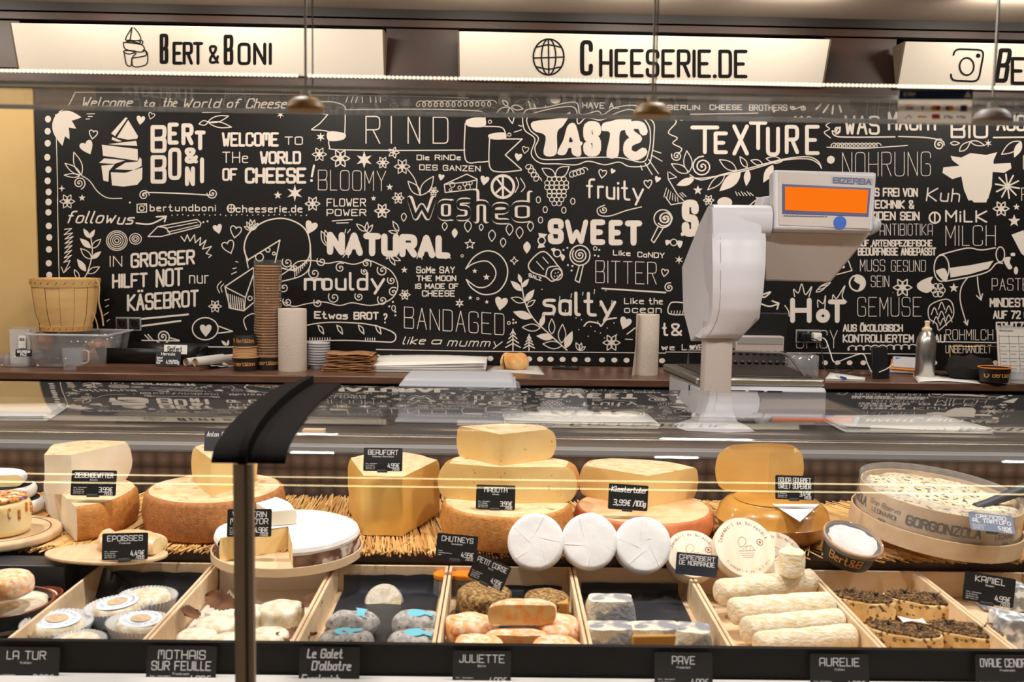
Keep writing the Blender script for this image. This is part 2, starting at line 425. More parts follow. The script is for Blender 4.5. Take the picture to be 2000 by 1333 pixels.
# header cladding panels
hd = thing('header_cladding', 'dark brown rust-mottled laminate fascia above the mural carrying the signs', 'wall panel', (0, 3.8, zb1))
wb(MB(), -3.3, 3.3, zb1, zs0, 0, .035).build('lower_panel', 'laminate', hd, bevel=.002)
wb(MB(), -3.3, 3.3, zs1 + .003, zc - .035, 0, .035).build('upper_panel', 'laminate', hd, bevel=.002)
wb(MB(), -3.3, 3.3, zc - .032, zc - .001, 0, .045).build('shadow_gap_strip', 'laminate_dark', hd)  # dark strip stands in for the shaded gap under the ceiling
S = [(21.5, 44.5, 747, 57.8, 38, 137.5, 750, 152), (897, 61, 1621, 77, 898, 155, 1605, 170), (1769, 81, 2500, 95, 1753, 173, 2484, 186)]
xe = [-3.3]
for s in S: xe += [W(s[0], s[1], .1).x, W(s[2], s[3], .1).x]
for i, (a, b) in enumerate(((xe[0], xe[1] - .004), (xe[2] + .004, xe[3] - .004), (xe[4] + .004, xe[5] - .004), )):
    wb(MB(), a, b, zs0 + .003, zs1, 0, .026).build('infill_panel', 'laminate', hd, bevel=.002)
# ---------------------------------------------------------------- light signs
SCH = []
def plane_map(P0, P1, P2, off=.001):
    n = (P1 - P0).cross(P2 - P0).normalized()
    if n.dot(CAM - P0) < 0: n = -n
    def f(px, py):
        d = ray(px, py); t = (P0 - CAM).dot(n) / d.dot(n); return CAM + d * t + n * off
    return f
SL = ['wide cream sign board with cheese stack logo, leftmost of three', 'wide cream sign board with globe logo, middle of three', 'wide cream sign board with camera symbol, at right frame edge']
def stroke_glyphs(d, txt, x0, yt, x1, yb, lw, **k): d.text(txt, x0, yt, x1, yb, lw, **k)
def z(zone, x, y):
    ox, oy = {1: (0, 0), 2: (600, 0), 3: (1300, 0), 4: (0, 380), 5: (600, 380), 6: (1300, 380)}[zone]
    return (ox + x / 2.857, oy + y / 2.857)
def zp(zone, *c): return [z(zone, c[i], c[i + 1]) for i in range(0, len(c), 2)]
for i, s in enumerate(S):
    TL = W(s[0], s[1], .155); TR = W(s[2], s[3], .155); BL = W(s[4], s[5], .05); BR = W(s[6], s[7], .05)
    zt, zb = (W(1000, 66, .155).z), W(1000, 155, .05).z
    zt = (TL.z + TR.z) / 2 if i == 1 else TL.z; 
    th = thing('light_sign', SL[i], 'sign', (BL + BR) / 2, 'cream sign boards above the mural')
    m = MB(); k = Vector((0, .03, 0)); 
    m.hexa([BL, BR, BR + k, BL + k, TL, TR, TR + k, TL + k]); fp = m.build('face_panel', 'sign_face', th, bevel=.001)
    for A, B in ((TL, BL), (TR, BR)):
        mm = MB(); w = Vector((.006 if A is TR else -.006, 0, 0)); kk = Vector((0, .11, 0))
        lo = Vector((B.x, A.y + .11, B.z)); up = Vector((A.x, A.y + .11, A.z))
        mm.add([A, B, lo, up, A + w, B + w, lo + w, up + w], [(0, 1, 2, 3), (7, 6, 5, 4), (0, 4, 5, 1), (3, 2, 6, 7), (0, 3, 7, 4), (1, 5, 6, 2)])
        mm.build('side_panel', 'sign_side', th)
    mp = plane_map(TL, TR, BL, .0015)
    d = D2(); g = D2()
    if i == 0:
        d.text('B', 312, 69, 329, 121, 7, deco=True); d.text('ERT', 337, 84, 397, 123, 6, deco=True, dy=.5)
        d.text('&', 408, 90, 428, 122, 5); d.text('B', 437, 71, 456, 123, 7, deco=True); d.text('ONI', 464, 86, 531, 124, 6, deco=True, gap=2.2)
        for P in ([(258, 53), (245, 76), (254, 78), (268, 79), (275, 76), (271, 65), (262, 54)], [(258, 53), (254, 78)], [(250, 80), (252, 79), (273, 84), (272, 79)],
                  [(241, 82), (277, 87), (279, 101), (246, 96), (241, 82)], [(247, 81), (277, 79), (277, 87)], [(241, 101), (246, 98), (266, 100), (254, 105), (244, 103), (241, 101)],
                  [(243, 104), (247, 125), (256, 128), (258, 113), (266, 104)], [(258, 113), (285, 108), (283, 98), (279, 98)], [(258, 113), (259, 128), (272, 130), (287, 124), (288, 104), (283, 98)]):
            g.line(curve2(P, 4), 2)
    elif i == 1:
        d.text('C', 1133, 82, 1158, 143, 8, deco=True); d.text('HEESERIE.DE', 1170, 98, 1460, 147, 6.5, deco=True, dy=2.2, gap=2.0)
        c = (1071.5, 111); ell = lambda rx, ry, a0=0, a1=360: [(c[0] + rx * math.cos(R(a0 + (a1 - a0) * k / 28)), c[1] + ry * math.sin(R(a0 + (a1 - a0) * k / 28))) for k in range(29)]
        g.line(ell(30, 35), 3); g.line(ell(14, 35), 2.6); g.line([(1071, 76), (1072, 146)], 2.6)
        g.line([(1042, 113), (1101, 111)], 2.6)
        for y, w in ((-19, 24), (19, 24)): g.line(curve2([(c[0] - w, c[1] + y), (c[0], c[1] + y * 1.25), (c[0] + w, c[1] + y)], 5), 2.6)
    else:
        g.line(corner(zp(3, 1610, 272, 1778, 278, 1745, 455, 1588, 448), True, 12), 3.4)
        g.line([(1888 + 14 * math.cos(a / 3), 129.5 + 17 * math.sin(a / 3)) for a in range(20)], 3.2); g.disc(z(3, 1744, 310), 4.5)
        d.text('B', 1942, 98, 1968, 157, 8, deco=True, shear=.15); d.text('ERTUNDBONI', 1974, 114, 2260, 162, 6.5, deco=True, dy=5)
    d.build('lettering', 'ink', mp, fp, label='bold black hand-drawn lettering'); g.build('logo', 'ink', mp, fp, label='black line-drawn logo')
# ---------------------------------------------------------------- beige panel left of the mural
xl = W(74, 350).x
bp = thing('beige_wall_panel', 'warm yellow-beige plaster wall section left of the mural', 'wall panel', (-2.6, 3.8, zb0))
wb(MB(), -3.39, xl - .002, zb0, W(30, 173).z, .0, .02).build('plaster_face', 'plaster', bp)
# ---------------------------------------------------------------- the mural
mu = thing('mural_panel', 'black wall panel covered in white hand-lettered cheese words and doodles', 'mural', (0, 3.84, zb0))
wb(MB(), xl, 3.2, zb0, zb1, 0, .012).build('panel', 'chalk_black', mu)
LAY = [0]
def put(d, name='doodle', m='board_white'):
    LAY[0] += 1
    o = .0130 + (LAY[0] % 7) * .00008 + (.0012 if m == 'chalk_black' else 0)
    return d.build(name, m, lambda x, y: W(x, y, o), mu)
def T(zone, txt, x0, y0, x1, y1, lw, dy=0, **k):
    a = z(zone, x0, y0); b = z(zone, x1, y1); d = D2(); d.text(txt, a[0], a[1], b[0], b[1], lw, dy=dy / 2.857, **k); return put(d, 'lettering')
def Ln(zone, w, *c, closed=False, sm=True, name='line_drawing'):
    p = zp(zone, *c); p = curve2(p, 5, closed) if sm and len(p) > 2 else p
    if closed and sm: p.append(p[0])
    return put(D2().line(p, w, closed and not sm), name)
def Fill(zone, *c, sm=True, name='filled_shape', m='board_white'):
    p = zp(zone, *c); p = curve2(p, 4, True) if sm else p
    return put(D2().poly(p), name, m)
def heart(zone, x, y, s, rot=0, fill=True, w=2):
    cx, cy = z(zone, x, y); s = s / 2.857; c, n = math.cos(R(rot)), math.sin(R(rot)); P = []
    for k in range(24):
        t = 6.2832 * k / 24; a = .5 * math.sin(t) ** 3; b = -(.40 * math.cos(t) - .16 * math.cos(2 * t) - .06 * math.cos(3 * t))
        a *= s; b *= s * 1.25; P.append((cx + a * c - b * n, cy + a * n + b * c))
    put(D2().poly(P) if fill else D2().line(P, w, True), 'heart_drawing')
def flower(zone, x, y, r, n=6, fill=False, rot=0, w=1.7):
    cx, cy = z(zone, x, y); r /= 2.857; d = D2()
    for k in range(n):
        a = R(rot + 360 * k / n); c, s = math.cos(a), math.sin(a); P = []
        for q in range(11):
            u = q / 10; wd = .26 * math.sin(math.pi * u ** .8) * r; P.append((u * r, wd))
        P = P + [(u, -v) for u, v in reversed(P[1:-1])]; P = [(cx + u * c - v * s, cy + u * s + v * c) for u, v in P]
        d.poly(P) if fill else d.line(P, w, True)
    d.disc((cx, cy), r * .17 + .6); put(d, 'flower_drawing')
def star(zone, x, y, r, n=5, fill=False, w=1.7, inner=.42, rot=-90):
    cx, cy = z(zone, x, y); r /= 2.857
    P = [(cx + r * (1 if k % 2 == 0 else inner) * math.cos(R(rot + 180 * k / n)), cy + r * (1 if k % 2 == 0 else inner) * math.sin(R(rot + 180 * k / n))) for k in range(2 * n)]
    put(D2().poly(P) if fill else D2().line(P, w, True), 'star_drawing')
def leaf(zone, x0, y0, x1, y1, wd=.28, fill=False, w=1.8, name='leaf_drawing'):
    a = z(zone, x0, y0); b = z(zone, x1, y1); dx, dy = b[0] - a[0], b[1] - a[1]; P = []
    for q in range(9): u = q / 8; P.append((u, wd * math.sin(math.pi * u ** .85)))
    P = P + [(u, -v) for u, v in reversed(P[1:-1])]; P = [(a[0] + dx * u - dy * v, a[1] + dy * u + dx * v) for u, v in P]
    d = D2(); d.poly(P) if fill else d.line(P, w, True)
    put(d, name)
def spiral(zone, x, y, r, turns=2.5, w=2, a0=0, sgn=1):
    cx, cy = z(zone, x, y); r /= 2.857; n = int(turns * 14)
    put(D2().line([(cx + r * k / n * math.cos(R(a0) + sgn * 6.2832 * turns * k / n), cy + r * k / n * math.sin(R(a0) + sgn * 6.2832 * turns * k / n)) for k in range(n + 1)], w), 'spiral_drawing')
def circ(zone, x, y, r, w=2, fill=False, ry=None):
    cx, cy = z(zone, x, y); r /= 2.857; ry = (ry or r * 2.857) / 2.857; d = D2()
    if fill: d.disc((cx, cy), r, 18, ry)
    else: d.line([(cx + r * math.cos(.314 * k), cy + ry * math.sin(.314 * k)) for k in range(20)], w, True)
    put(d, 'ring_drawing' if not fill else 'dot_drawing')
def dots(zone, r, *c):
    d = D2()
    for p in zp(zone, *c): d.disc(p, r)
    o = put(d, 'dots_drawing')
    if len(c) > 24: o['kind'] = 'stuff'
def zig(zone, w, *c): Ln(zone, w, *c, sm=False)
def loops(zone, w, x0, y0, x1, y1, n, h):
    a = z(zone, x0, y0); b = z(zone, x1, y1); h /= 2.857; P = []
    for k in range(n * 8 + 1):
        t = k / (n * 8); an = 6.2832 * k / 8
        P.append((a[0] + (b[0] - a[0]) * t + h * .5 * math.cos(an), a[1] + (b[1] - a[1]) * t + h * .5 * math.sin(an)))
    put(D2().line(P, w), 'scribble_drawing')
# border
Ln(1, 1.5, 310, 640, 318, 900, 322, 1143); Ln(4, 1.5, 320, 20, 326, 300, 330, 470)
Ln(1, 2, 330, 625, 380, 590, 420, 515); Ln(1, 1.8, 420, 515, 900, 518, 1400, 524, 2000, 530); Ln(2, 1.6, 0, 530, 500, 536, 900, 546)
Ln(5, 1.5, 385, 866, 1000, 876, 1700, 883, 2000, 886); Ln(6, 1.5, 0, 880, 700, 884, 1500, 893)
for x, y in ((268, 665), (266, 733), (266, 800), (264, 878), (270, 947), (266, 1010), (271, 1072), (270, 1128)): circ(1, x, y, 17, fill=True, ry=19)
for x, y in ((272, 42), (270, 100), (272, 176), (275, 240), (273, 307), (272, 384), (275, 450)): circ(4, x, y, 17, fill=True, ry=18)
for k, x in enumerate((395, 467, 535, 613, 680, 745, 810, 870, 1022, 1238, 1300, 1358, 1425, 1492, 1565, 1645, 1714, 1782, 1980)): circ(5, x, 908 + (x - 395) * .013, 17, fill=True, ry=14)
for x in (890, 960, 1027, 1103, 1500, 1840): circ(6, x, 940, 16, fill=True, ry=13)
for x, y in ((455, 655), (425, 718), (388, 778), (348, 815)): leaf(1, 312, 640, x, y, .2, True)
# first column
T(1, 'Welcome', 450, 545, 735, 596, 2.6, shear=.35); T(1, 'to', 795, 560, 860, 594, 2.6, shear=.35); T(1, 'the', 905, 550, 985, 595, 2.6, shear=.3)
T(1, 'World', 1015, 552, 1225, 600, 2.6, shear=.35); T(1, 'of', 1262, 555, 1335, 600, 2.6, shear=.35); T(1, 'Cheese', 1368, 552, 1595, 603, 2.6, shear=.35)
zig(1, 2, 1130, 627, 1228, 626); zig(1, 2, 1312, 624, 1432, 624)
zig(1, 1.6, 485, 636, 528, 635); zig(1, 1.6, 480, 665, 500, 664); zig(1, 1.6, 492, 650, 515, 650)
heart(1, 785, 668, 48, 8); heart(1, 845, 645, 34, 20, False, 1.5); heart(1, 520, 748, 46, 10, False); heart(1, 485, 820, 75, -25)
leaf(1, 455, 975, 412, 850, .16); leaf(1, 450, 975, 362, 912, .15); leaf(1, 445, 982, 358, 978, .12)
Ln(1, 1.8, 455, 980, 500, 1010, 545, 1070, 600, 1105, 680, 1108); spiral(1, 442, 1022, 36, 2.2, 2)
leaf(1, 1160, 680, 1275, 648, .14); leaf(1, 1165, 685, 1292, 710, .12); leaf(1, 1160, 682, 1110, 692, .25)
for P in ((715, 670, 770, 760, 765, 775, 715, 780, 652, 768), (700, 655, 712, 660, 642, 760, 620, 745), (628, 765, 680, 788, 660, 792, 622, 780), (602, 805, 760, 786, 766, 815, 640, 808),
          (568, 808, 768, 832, 770, 898, 575, 870), (552, 910, 582, 884, 700, 895, 640, 915), (565, 925, 640, 918, 608, 955, 605, 1015, 577, 1008),
          (642, 945, 700, 908, 770, 902, 780, 878, 790, 890, 790, 928, 745, 950), (618, 962, 700, 965, 795, 935, 793, 1000, 765, 1032, 690, 1042, 625, 1035)):
    Fill(1, *P, sm=False, name='cheese_stack_drawing')
for ch, a in (('B', (840, 700, 930, 852)), ('E', (935, 686, 998, 806)), ('R', (1012, 690, 1080, 810)), ('T', (1086, 730, 1148, 838)), ('&', (1030, 825, 1105, 912)),
              ('B', (840, 868, 930, 1024)), ('O', (938, 826, 1012, 1004)), ('N', (1032, 930, 1088, 1038)), ('I', (1116, 880, 1142, 1022))):
    T(1, ch, a[0], a[1] + 10, a[2], a[3] - 10, 8, deco=True)
T(1, 'WELCOME', 1238, 745, 1556, 812, 4.6, deco=True); T(1, 'TO', 1588, 765, 1690, 806, 2)
T(1, 'THe', 1240, 850, 1385, 908, 2); T(1, 'WORLD', 1450, 850, 1680, 910, 4.6); T(1, 'OF', 1240, 944, 1325, 1004, 4.2); T(1, 'CHEESE', 1366, 943, 1710, 1018, 5.4)
Ln(1, 4, 1752, 925, 1740, 985, sm=False); circ(1, 1738, 1008, 8, fill=True)
Ln(1, 2.4, 800, 1088, 820, 1075, 1000, 1080, 1180, 1090); spiral(1, 803, 1090, 30, 2, 2); spiral(1, 1185, 1080, 30, 2, 2, 180)
star(1, 1550, 1090, 24, fill=True); star(1, 1645, 1078, 48, 6, True, inner=.35); star(1, 345, 1052, 20, 4, True, inner=.3); flower(1, 375, 1125, 42, 6); star(1, 458, 1105, 20, fill=True)
star(1, 1565, 640, 22, 6, True, inner=.3)
# banner and flowers
for a in (215, 245, 270, 295, 340, 370, 395):
    zig(2, 1.8, a + 12, 540, a + (0 if a < 290 else 14), 572)
loops(2, 1.6, 610, 580, 1040, 576, 13, 34)
Ln(2, 2, 30, 572, 130, 568, 205, 590, 212, 640, 210, 745); Ln(2, 2, 215, 612, 600, 610, 900, 616, 985, 632, 990, 700); Ln(2, 2, 120, 780, 125, 820, 160, 835, 500, 840, 880, 838)
Ln(2, 2, 40, 625, 115, 640, 70, 690, 25, 722, sm=False); Ln(2, 2, 25, 725, 118, 735, 118, 780); Fill(2, 118, 735, 210, 745, 200, 780, 120, 785)
Fill(2, 890, 668, 985, 655, 990, 706, 900, 706); Ln(2, 2.2, 882, 690, 882, 890, 960, 905, 1015, 900); Ln(2, 2.2, 990, 706, 1080, 710, 1105, 740, 1105, 775)
Fill(2, 1015, 750, 1100, 740, 1105, 776, 1025, 776); Ln(2, 2.2, 1018, 770, 1018, 930, 1080, 960, 1195, 950); Ln(2, 2.2, 1105, 776, 1200, 776, 1105, 865, 1195, 945, sm=False)
T(2, 'R', 325, 650, 408, 800, 2.2); T(2, 'I', 466, 650, 480, 800, 2.2); T(2, 'N', 560, 655, 630, 800, 2.2); T(2, 'D', 700, 655, 788, 800, 2.2)
for x, y, r in ((75, 765, 26),): star(2, x, y, r, 6, True, inner=.4)
flower(2, 68, 862, 40); flower(2, 185, 885, 52, 6, w=2.2); star(2, 318, 892, 48, 6, True, inner=.4); flower(2, 422, 908, 34); flower(2, 530, 930, 44); flower(2, 482, 852, 32, 5)
flower(1, 1780, 862, 10)
leaf(2, 1130, 600, 1045, 650, .2, w=2); leaf(2, 1130, 600, 1145, 690, .2, w=2); leaf(2, 1140, 595, 1205, 608, .2, w=2); leaf(2, 1120, 590, 1090, 560, .25, w=2)
circ(2, 1020, 680, 9, 1.5); circ(2, 1128, 752, 9, 1.5)
T(2, 'Die RiNDe', 610, 866, 858, 892, 1.9); T(2, 'DES GANZEN', 625, 920, 968, 948, 1.9, dy=8)
T(2, 'BLOOMY', 60, 950, 440, 1060, 1.3, dy=6); T(5, 'FLOWER', 108, 25, 328, 65, 2.1); T(5, 'POWER', 108, 84, 330, 118, 2.1)
zig(5, 2, 140, 148, 252, 140); zig(5, 2, 165, 160, 230, 158)
Ln(2, 1.8, 560, 945, 600, 1000, 630, 1090); leaf(2, 632, 1090, 562, 1012, .2); leaf(2, 632, 1090, 705, 985, .2); flower(2, 705, 1068, 26); star(2, 460, 1045, 20, fill=True); flower(5, 508, 20, 34); flower(5, 30, 52, 42); star(5, 370, 22, 16, fill=True); flower(5, 418, 92, 42, 6, w=2.2); flower(4, 1745, 52, 40)
heart(2, 748, 988, 34, 10); heart(2, 990, 1005, 50, 12); heart(2, 1178, 875, 42, 8); heart(2, 1217, 835, 36, 12, False, 1.5)
Ln(2, 2, 765, 1030, 890, 972, 948, 1000, 945, 1055, 770, 1075, 765, 1030, sm=False); Ln(2, 2, 765, 1030, 900, 1015, 945, 1005, sm=False)
for x, y, r in ((810, 1032, 14), (850, 1048, 9), (880, 1028, 11), (912, 1022, 9), (895, 1045, 15), (800, 1060, 7)): circ(2, x, y, r, 1.5)
circ(2, 1092, 1042, 62, 5.2); Ln(2, 4, 1092, 985, 1092, 1100, sm=False); Ln(2, 4, 1092, 1040, 1050, 1080, sm=False); Ln(2, 4, 1092, 1040, 1138, 1080, sm=False); Ln(2, 4, 1060, 1000, 1092, 1040, sm=False)
Ln(2, 1.8, 1165, 990, 1180, 1030, 1160, 1075); Ln(2, 1.8, 1190, 995, 1215, 1040, 1195, 1070)
# TASTE
for pts, w in (((1215, 620, 1330, 600, 1495, 570, 1525, 640, 1620, 620, 1650, 640, 1720, 600, 1835, 590, 1860, 640, 1930, 680, 1935, 760, 1925, 850, 1900, 920, 1800, 930, 1740, 905, 1660, 920, 1570, 900, 1500, 920, 1400, 915, 1300, 910, 1250, 860, 1270, 775, 1210, 720), 2),
               ((1245, 640, 1480, 595, 1510, 690, 1560, 655, 1640, 670, 1740, 625, 1820, 615, 1900, 690, 1915, 760, 1905, 850, 1870, 905, 1740, 880, 1560, 880, 1400, 890, 1300, 885, 1270, 830, 1290, 770, 1240, 720), 2)):
    Ln(2, w, *pts, closed=True)
Fill(2, 1258, 680, 1400, 660, 1470, 625, 1430, 700, 1395, 740, 1390, 860, 1320, 862, 1330, 760, 1265, 730); Fill(2, 1455, 700, 1500, 700, 1530, 860, 1480, 862, 1470, 800, 1440, 862, 1395, 855, 1430, 780)
T(2, 'S', 1540, 700, 1640, 850, 17); Fill(2, 1650, 690, 1700, 675, 1805, 650, 1790, 720, 1745, 740, 1735, 870, 1670, 870, 1690, 745, 1645, 730)
Ln(2, 16, 1878, 735, 1862, 702, 1815, 700, 1798, 735, 1845, 775); Ln(2, 17, 1845, 775, 1795, 800, 1790, 850, 1835, 872, 1875, 848); Fill(2, 1435, 800, 1530, 790, 1520, 820, 1440, 825)
Fill(2, 1468, 765, 1482, 790, 1462, 792, m='chalk_black')
T(2, 'HAVE A...', 1535, 572, 1740, 602, 1.9, dy=4); circ(2, 1385, 555, 30, fill=True, ry=24)
for a in ((1235, 565, 1245, 600), (1265, 580, 1275, 605), (1180, 640, 1215, 650), (1180, 700, 1198, 705), (1930, 840, 1975, 855), (1920, 865, 1980, 900), (1905, 890, 1960, 970), (1885, 910, 1925, 975), (1860, 925, 1870, 950), (1155, 738, 1195, 725), (1330, 600, 1330, 590)): zig(2, 1.8, *a)
# grapes
for r_, (n, y) in enumerate(((4, 1000), (5, 1022), (5, 1046), (4, 1070), (4, 1092), (3, 1114), (2, 1136))):
    for k in range(n): circ(2, 1392 + (k - (n - 1) / 2) * 27, y, 13, 1.6)
leaf(2, 1385, 985, 1310, 940, .25); leaf(2, 1385, 985, 1462, 930, .28); loops(2, 1.6, 1230, 920, 1290, 1010, 4, 38); loops(2, 1.6, 1470, 975, 1550, 950, 4, 34)
for x, y in ((1290, 30), (1328, 85), (1302, 143), (1482, 38), (1432, 88)): circ(5, x, y, 12, 1.7, ry=17)
# fruity
T(2, 'fruity', 1555, 1000, 1880, 1100, 4.2, dy=20); Ln(5, 2, 1865, 70, 1780, 90, 1690, 120, 1630, 115, 1620, 80, 1660, 60); spiral(5, 1655, 85, 22, 1.5, 2)
heart(2, 1648, 968, 44, 10, False); heart(2, 1705, 955, 28, 25); heart(2, 1902, 1025, 44, -5, False); heart(2, 1955, 1000, 34, 20)
# candy bag, lollies
Ln(3, 2, 15, 1000, 65, 1085, 110, 1130, 30, 1143, 0, 1100, sm=False); zig(3, 1.6, 12, 960, 14, 1000); zig(3, 1.6, 20, 960, 62, 990, 20, 1000); zig(3, 1.6, 80, 1080, 100, 1100); zig(3, 1.6, 90, 1075, 115, 1098)
for k in range(6): zig(3, 1.4, 5 + k * 12, 1050 + k * 10, -10 + k * 16, 1100 + k * 6)
spiral(5, 1995, 135, 44, 2.4, 2.4); circ(5, 1985, 135, 50, 2.2); Ln(5, 2.2, 1958, 180, 1920, 255, 1935, 270, 1985, 190, sm=False)
circ(5, 1522, 340, 56, 2.4); spiral(5, 1522, 338, 44, 2.6, 2.4); Ln(5, 2.2, 1518, 398, 1495, 480, 1518, 492, 1540, 398, sm=False)
[T(5, ch_, a_, 150 + k_ * 3, b_, 262 + k_ * 2, w_) for k_, (ch_, a_, b_, w_) in enumerate((('S', 1342, 1432, 11.5), ('W', 1438, 1568, 9.5), ('E', 1580, 1664, 11.5), ('E', 1682, 1762, 11.5), ('T', 1772, 1870, 12)))]
# texture column
T(3, 'BERLiN', 8, 588, 192, 612, 2); T(3, 'CHEESE', 245, 586, 428, 612, 2); T(3, 'BROTHERS', 465, 586, 680, 616, 2); spiral(3, 770, 603, 16, 1.6, 2); spiral(3, 710, 600, 14, 1.6, 2); zig(3, 2, 715, 612, 770, 590)
zig(3, 2, 140, 638, 515, 632); zig(3, 2, 305, 662, 448, 658); dots(3, 2.4, 605, 622, 590, 658)
Ln(3, 2, 690, 660, 705, 672, 725, 650, 735, 670, 760, 650, 770, 672, 800, 650, 830, 675, 870, 655)
Ln(3, 2, 20, 650, 60, 680, 15, 740, 65, 770, 40, 800, 90, 830, 70, 860); Ln(3, 2, 75, 655, 90, 672, 105, 650, 135, 668); spiral(3, 62, 870, 30, 2, 2, 200)
for a in ((840, 610, 870, 580), (880, 628, 910, 585), (930, 635, 935, 590), (980, 625, 970, 590)): zig(3, 3.4, *a)
for ch, a in (('T', (138, 712, 300, 850)), ('E', (268, 745, 348, 850)), ('X', (372, 705, 465, 858)), ('T', (465, 686, 568, 828)), ('U', (560, 718, 638, 862)), ('R', (665, 708, 745, 850)), ('E', (778, 708, 860, 855))): T(3, ch, *a, 7.5)
Ln(3, 2, 925, 680, 895, 700, 915, 720, 885, 740, 920, 770)
for f in (0, 1):
    Ln(3, 2.2, 135, 975 + f * 14, 200, 1005 - f * 10, 330, 970 + f * 6, 480, 935 + f * 10, 650, 890 + f * 6, 790, 875 + f * 12, 850, 900 + f * 12, 870, 940)
spiral(3, 205, 930, 58, 2.6, 2.6, 60)
for a in ((130, 960, 118, 842), (125, 965, 32, 915), (160, 1000, 60, 1035), (395, 950, 300, 892), (420, 960, 300, 1068), (455, 935, 415, 875), (460, 945, 450, 1040), (540, 915, 475, 895), (600, 920, 545, 1020), (650, 900, 560, 885)): leaf(3, *a, .2, a[3] > 930)
leaf(3, 330, 975, 235, 1060, .16)
star(3, 180, 1062, 28, 5, True); flower(3, 240, 1118, 30)
for k in range(6): zig(3, 1.6, 390 + k * 16, 1070 + (k % 2) * 6, 400 + k * 18, 1092)
T(6, 'S', 90, 50, 185, 215, 15); circ(6, 330, 45, 42, fill=True, ry=30); circ(6, 95, 222, 11, fill=True); Ln(6, 2, 470, 60, 500, 35, 528, 20); zig(6, 2, 505, 18, 528, 20, 522, 42)
spiral(6, 0, 135, 38, 2, 2.4); circ(6, 45, 268, 18, 2); Fill(6, 0, 255, 30, 262, 5, 285); Fill(6, 60, 262, 95, 262, 80, 300)
star(6, 75, 365, 26, 6, True, inner=.3); spiral(6, 20, 520, 28, 1.8, 2.2); Ln(6, 2.2, 100, 605, 30, 605, 18, 665, 105, 672); 
for k in range(5): zig(6, 1.4, 30 + k * 16, 668, 34 + k * 16, 650)
T(6, '&', 30, 725, 92, 785, 4); T(6, 't', -20, 722, 15, 785, 4); T(6, 'we L', -25, 838, 120, 868, 1.9); heart(6, 148, 855, 32); T(6, 'VE', 165, 840, 205, 866, 1.9)
# right block
T(3, 'WAS', 998, 650, 1195, 745, 4.6, dy=2); T(3, 'MACHT', 1240, 630, 1530, 722, 4.6, dy=2); T(3, 'BIO', 1590, 680, 1800, 765, 4.6, dy=2); T(3, 'AUS', 1845, 645, 2010, 725, 4.6, dy=2)
Ln(3, 2.6, 950, 725, 975, 710, 960, 740, 930, 730, 950, 760, 1050, 766, 1280, 764); spiral(3, 955, 725, 24, 1.3, 2.4); Ln(3, 2.4, 1300, 762, 1450, 768, 1540, 785, 1555, 810); spiral(3, 1528, 808, 32, 1.8, 2.6)
loops(3, 2, 925, 812, 1190, 812, 12, 26); Ln(3, 2, 900, 822, 1100, 828, 1350, 812); zig(3, 3, 1830, 768, 2000, 766)
leaf(3, 1640, 845, 1700, 790, .2, w=2); leaf(3, 1590, 800, 1640, 800, .2, w=2); star(3, 1800, 800, 24, 6, True, inner=.3); leaf(3, 1700, 790, 1780, 812, .15, w=2)
leaf(3, 1980, 790, 1875, 862, .2, w=2); leaf(3, 1985, 790, 1945, 880, .2, True)
circ(3, 922, 892, 22, fill=True); T(3, 'NOHRUNG', 985, 852, 1480, 985, 1.3, dy=-4, deco=True)
Fill(3, 1590, 870, 1650, 880, 1700, 855, 1790, 865, 1850, 850, 1830, 895, 1830, 915, 1925, 910, 1930, 940, 1890, 965, 1825, 960, 1820, 1040, 1800, 1110, 1690, 1120, 1665, 1060, 1650, 985, 1600, 1000, 1545, 965, 1550, 935, 1640, 925, 1600, 895, sm=False, name='cow_head_drawing')
Ln(3, 1, 1720, 1060, 1750, 1090, 1780, 1060); Fill(6, 1690, 10, 1800, 5, 1790, 45, 1720, 45, sm=False)
for a in range(10): zig(3, 3, 1908, 1040, 1908 + 68 * math.cos(R(a * 36 + 10)), 1040 + 68 * math.sin(R(a * 36 + 10)))
T(3, 'S FREI VON', 1165, 1052, 1408, 1094, 3, dy=2); T(6, 'TECHNIK &', 1135, 34, 1388, 75, 3, dy=2); T(6, 'IZIDEN SEIN', 1130, 98, 1418, 140, 3, dy=2)
T(6, 'ANTIBIOTIKA', 1195, 165, 1490, 228, 1.1, deco=True); T(6, 'AUF ARTENSPEZIEFISCHE', 1070, 256, 1490, 288, 2.4); T(6, 'BEDÜRFNISSE ANGEPASST', 1072, 300, 1510, 338, 2.7)
T(6, 'MUSS', 1085, 365, 1225, 428, 1.2); T(6, 'GESUND', 1258, 368, 1452, 430, 1.2); T(6, 'SEIN', 1145, 455, 1248, 516, 1.2); T(6, 'GEMÜSE', 1070, 575, 1428, 680, 1.3)
T(6, 'AUS ÖKOLOGISCH', 988, 728, 1325, 764, 2.8); T(6, 'KONTROLLIERTEM ANBAU', 988, 785, 1560, 824, 2.8); loops(6, 2, 1010, 858, 1390, 850, 9, 26)
T(3, 'Kuh', 1452, 1050, 1640, 1120, 2.6, shear=.12, dy=6); T(6, 'MiLK', 1560, 90, 1795, 150, 3.2, dy=4); circ(6, 1502, 130, 30, 3.4); zig(6, 3, 1502, 105, 1502, 152)
T(6, 'MILCH', 1562, 175, 1842, 285, 1.4); flower(6, 1872, 80, 44, 6, w=2.2); star(6, 1958, 70, 20, fill=True); star(6, 1945, 148, 36, 5, True)
T(3, 'R', 1995, 870, 2030, 945, 1.3); T(3, 'R', 1985, 1050, 2030, 1120, 1.3); Fill(6, 1930, 225, 1998, 200, 2010, 350, 1985, 330, sm=False)
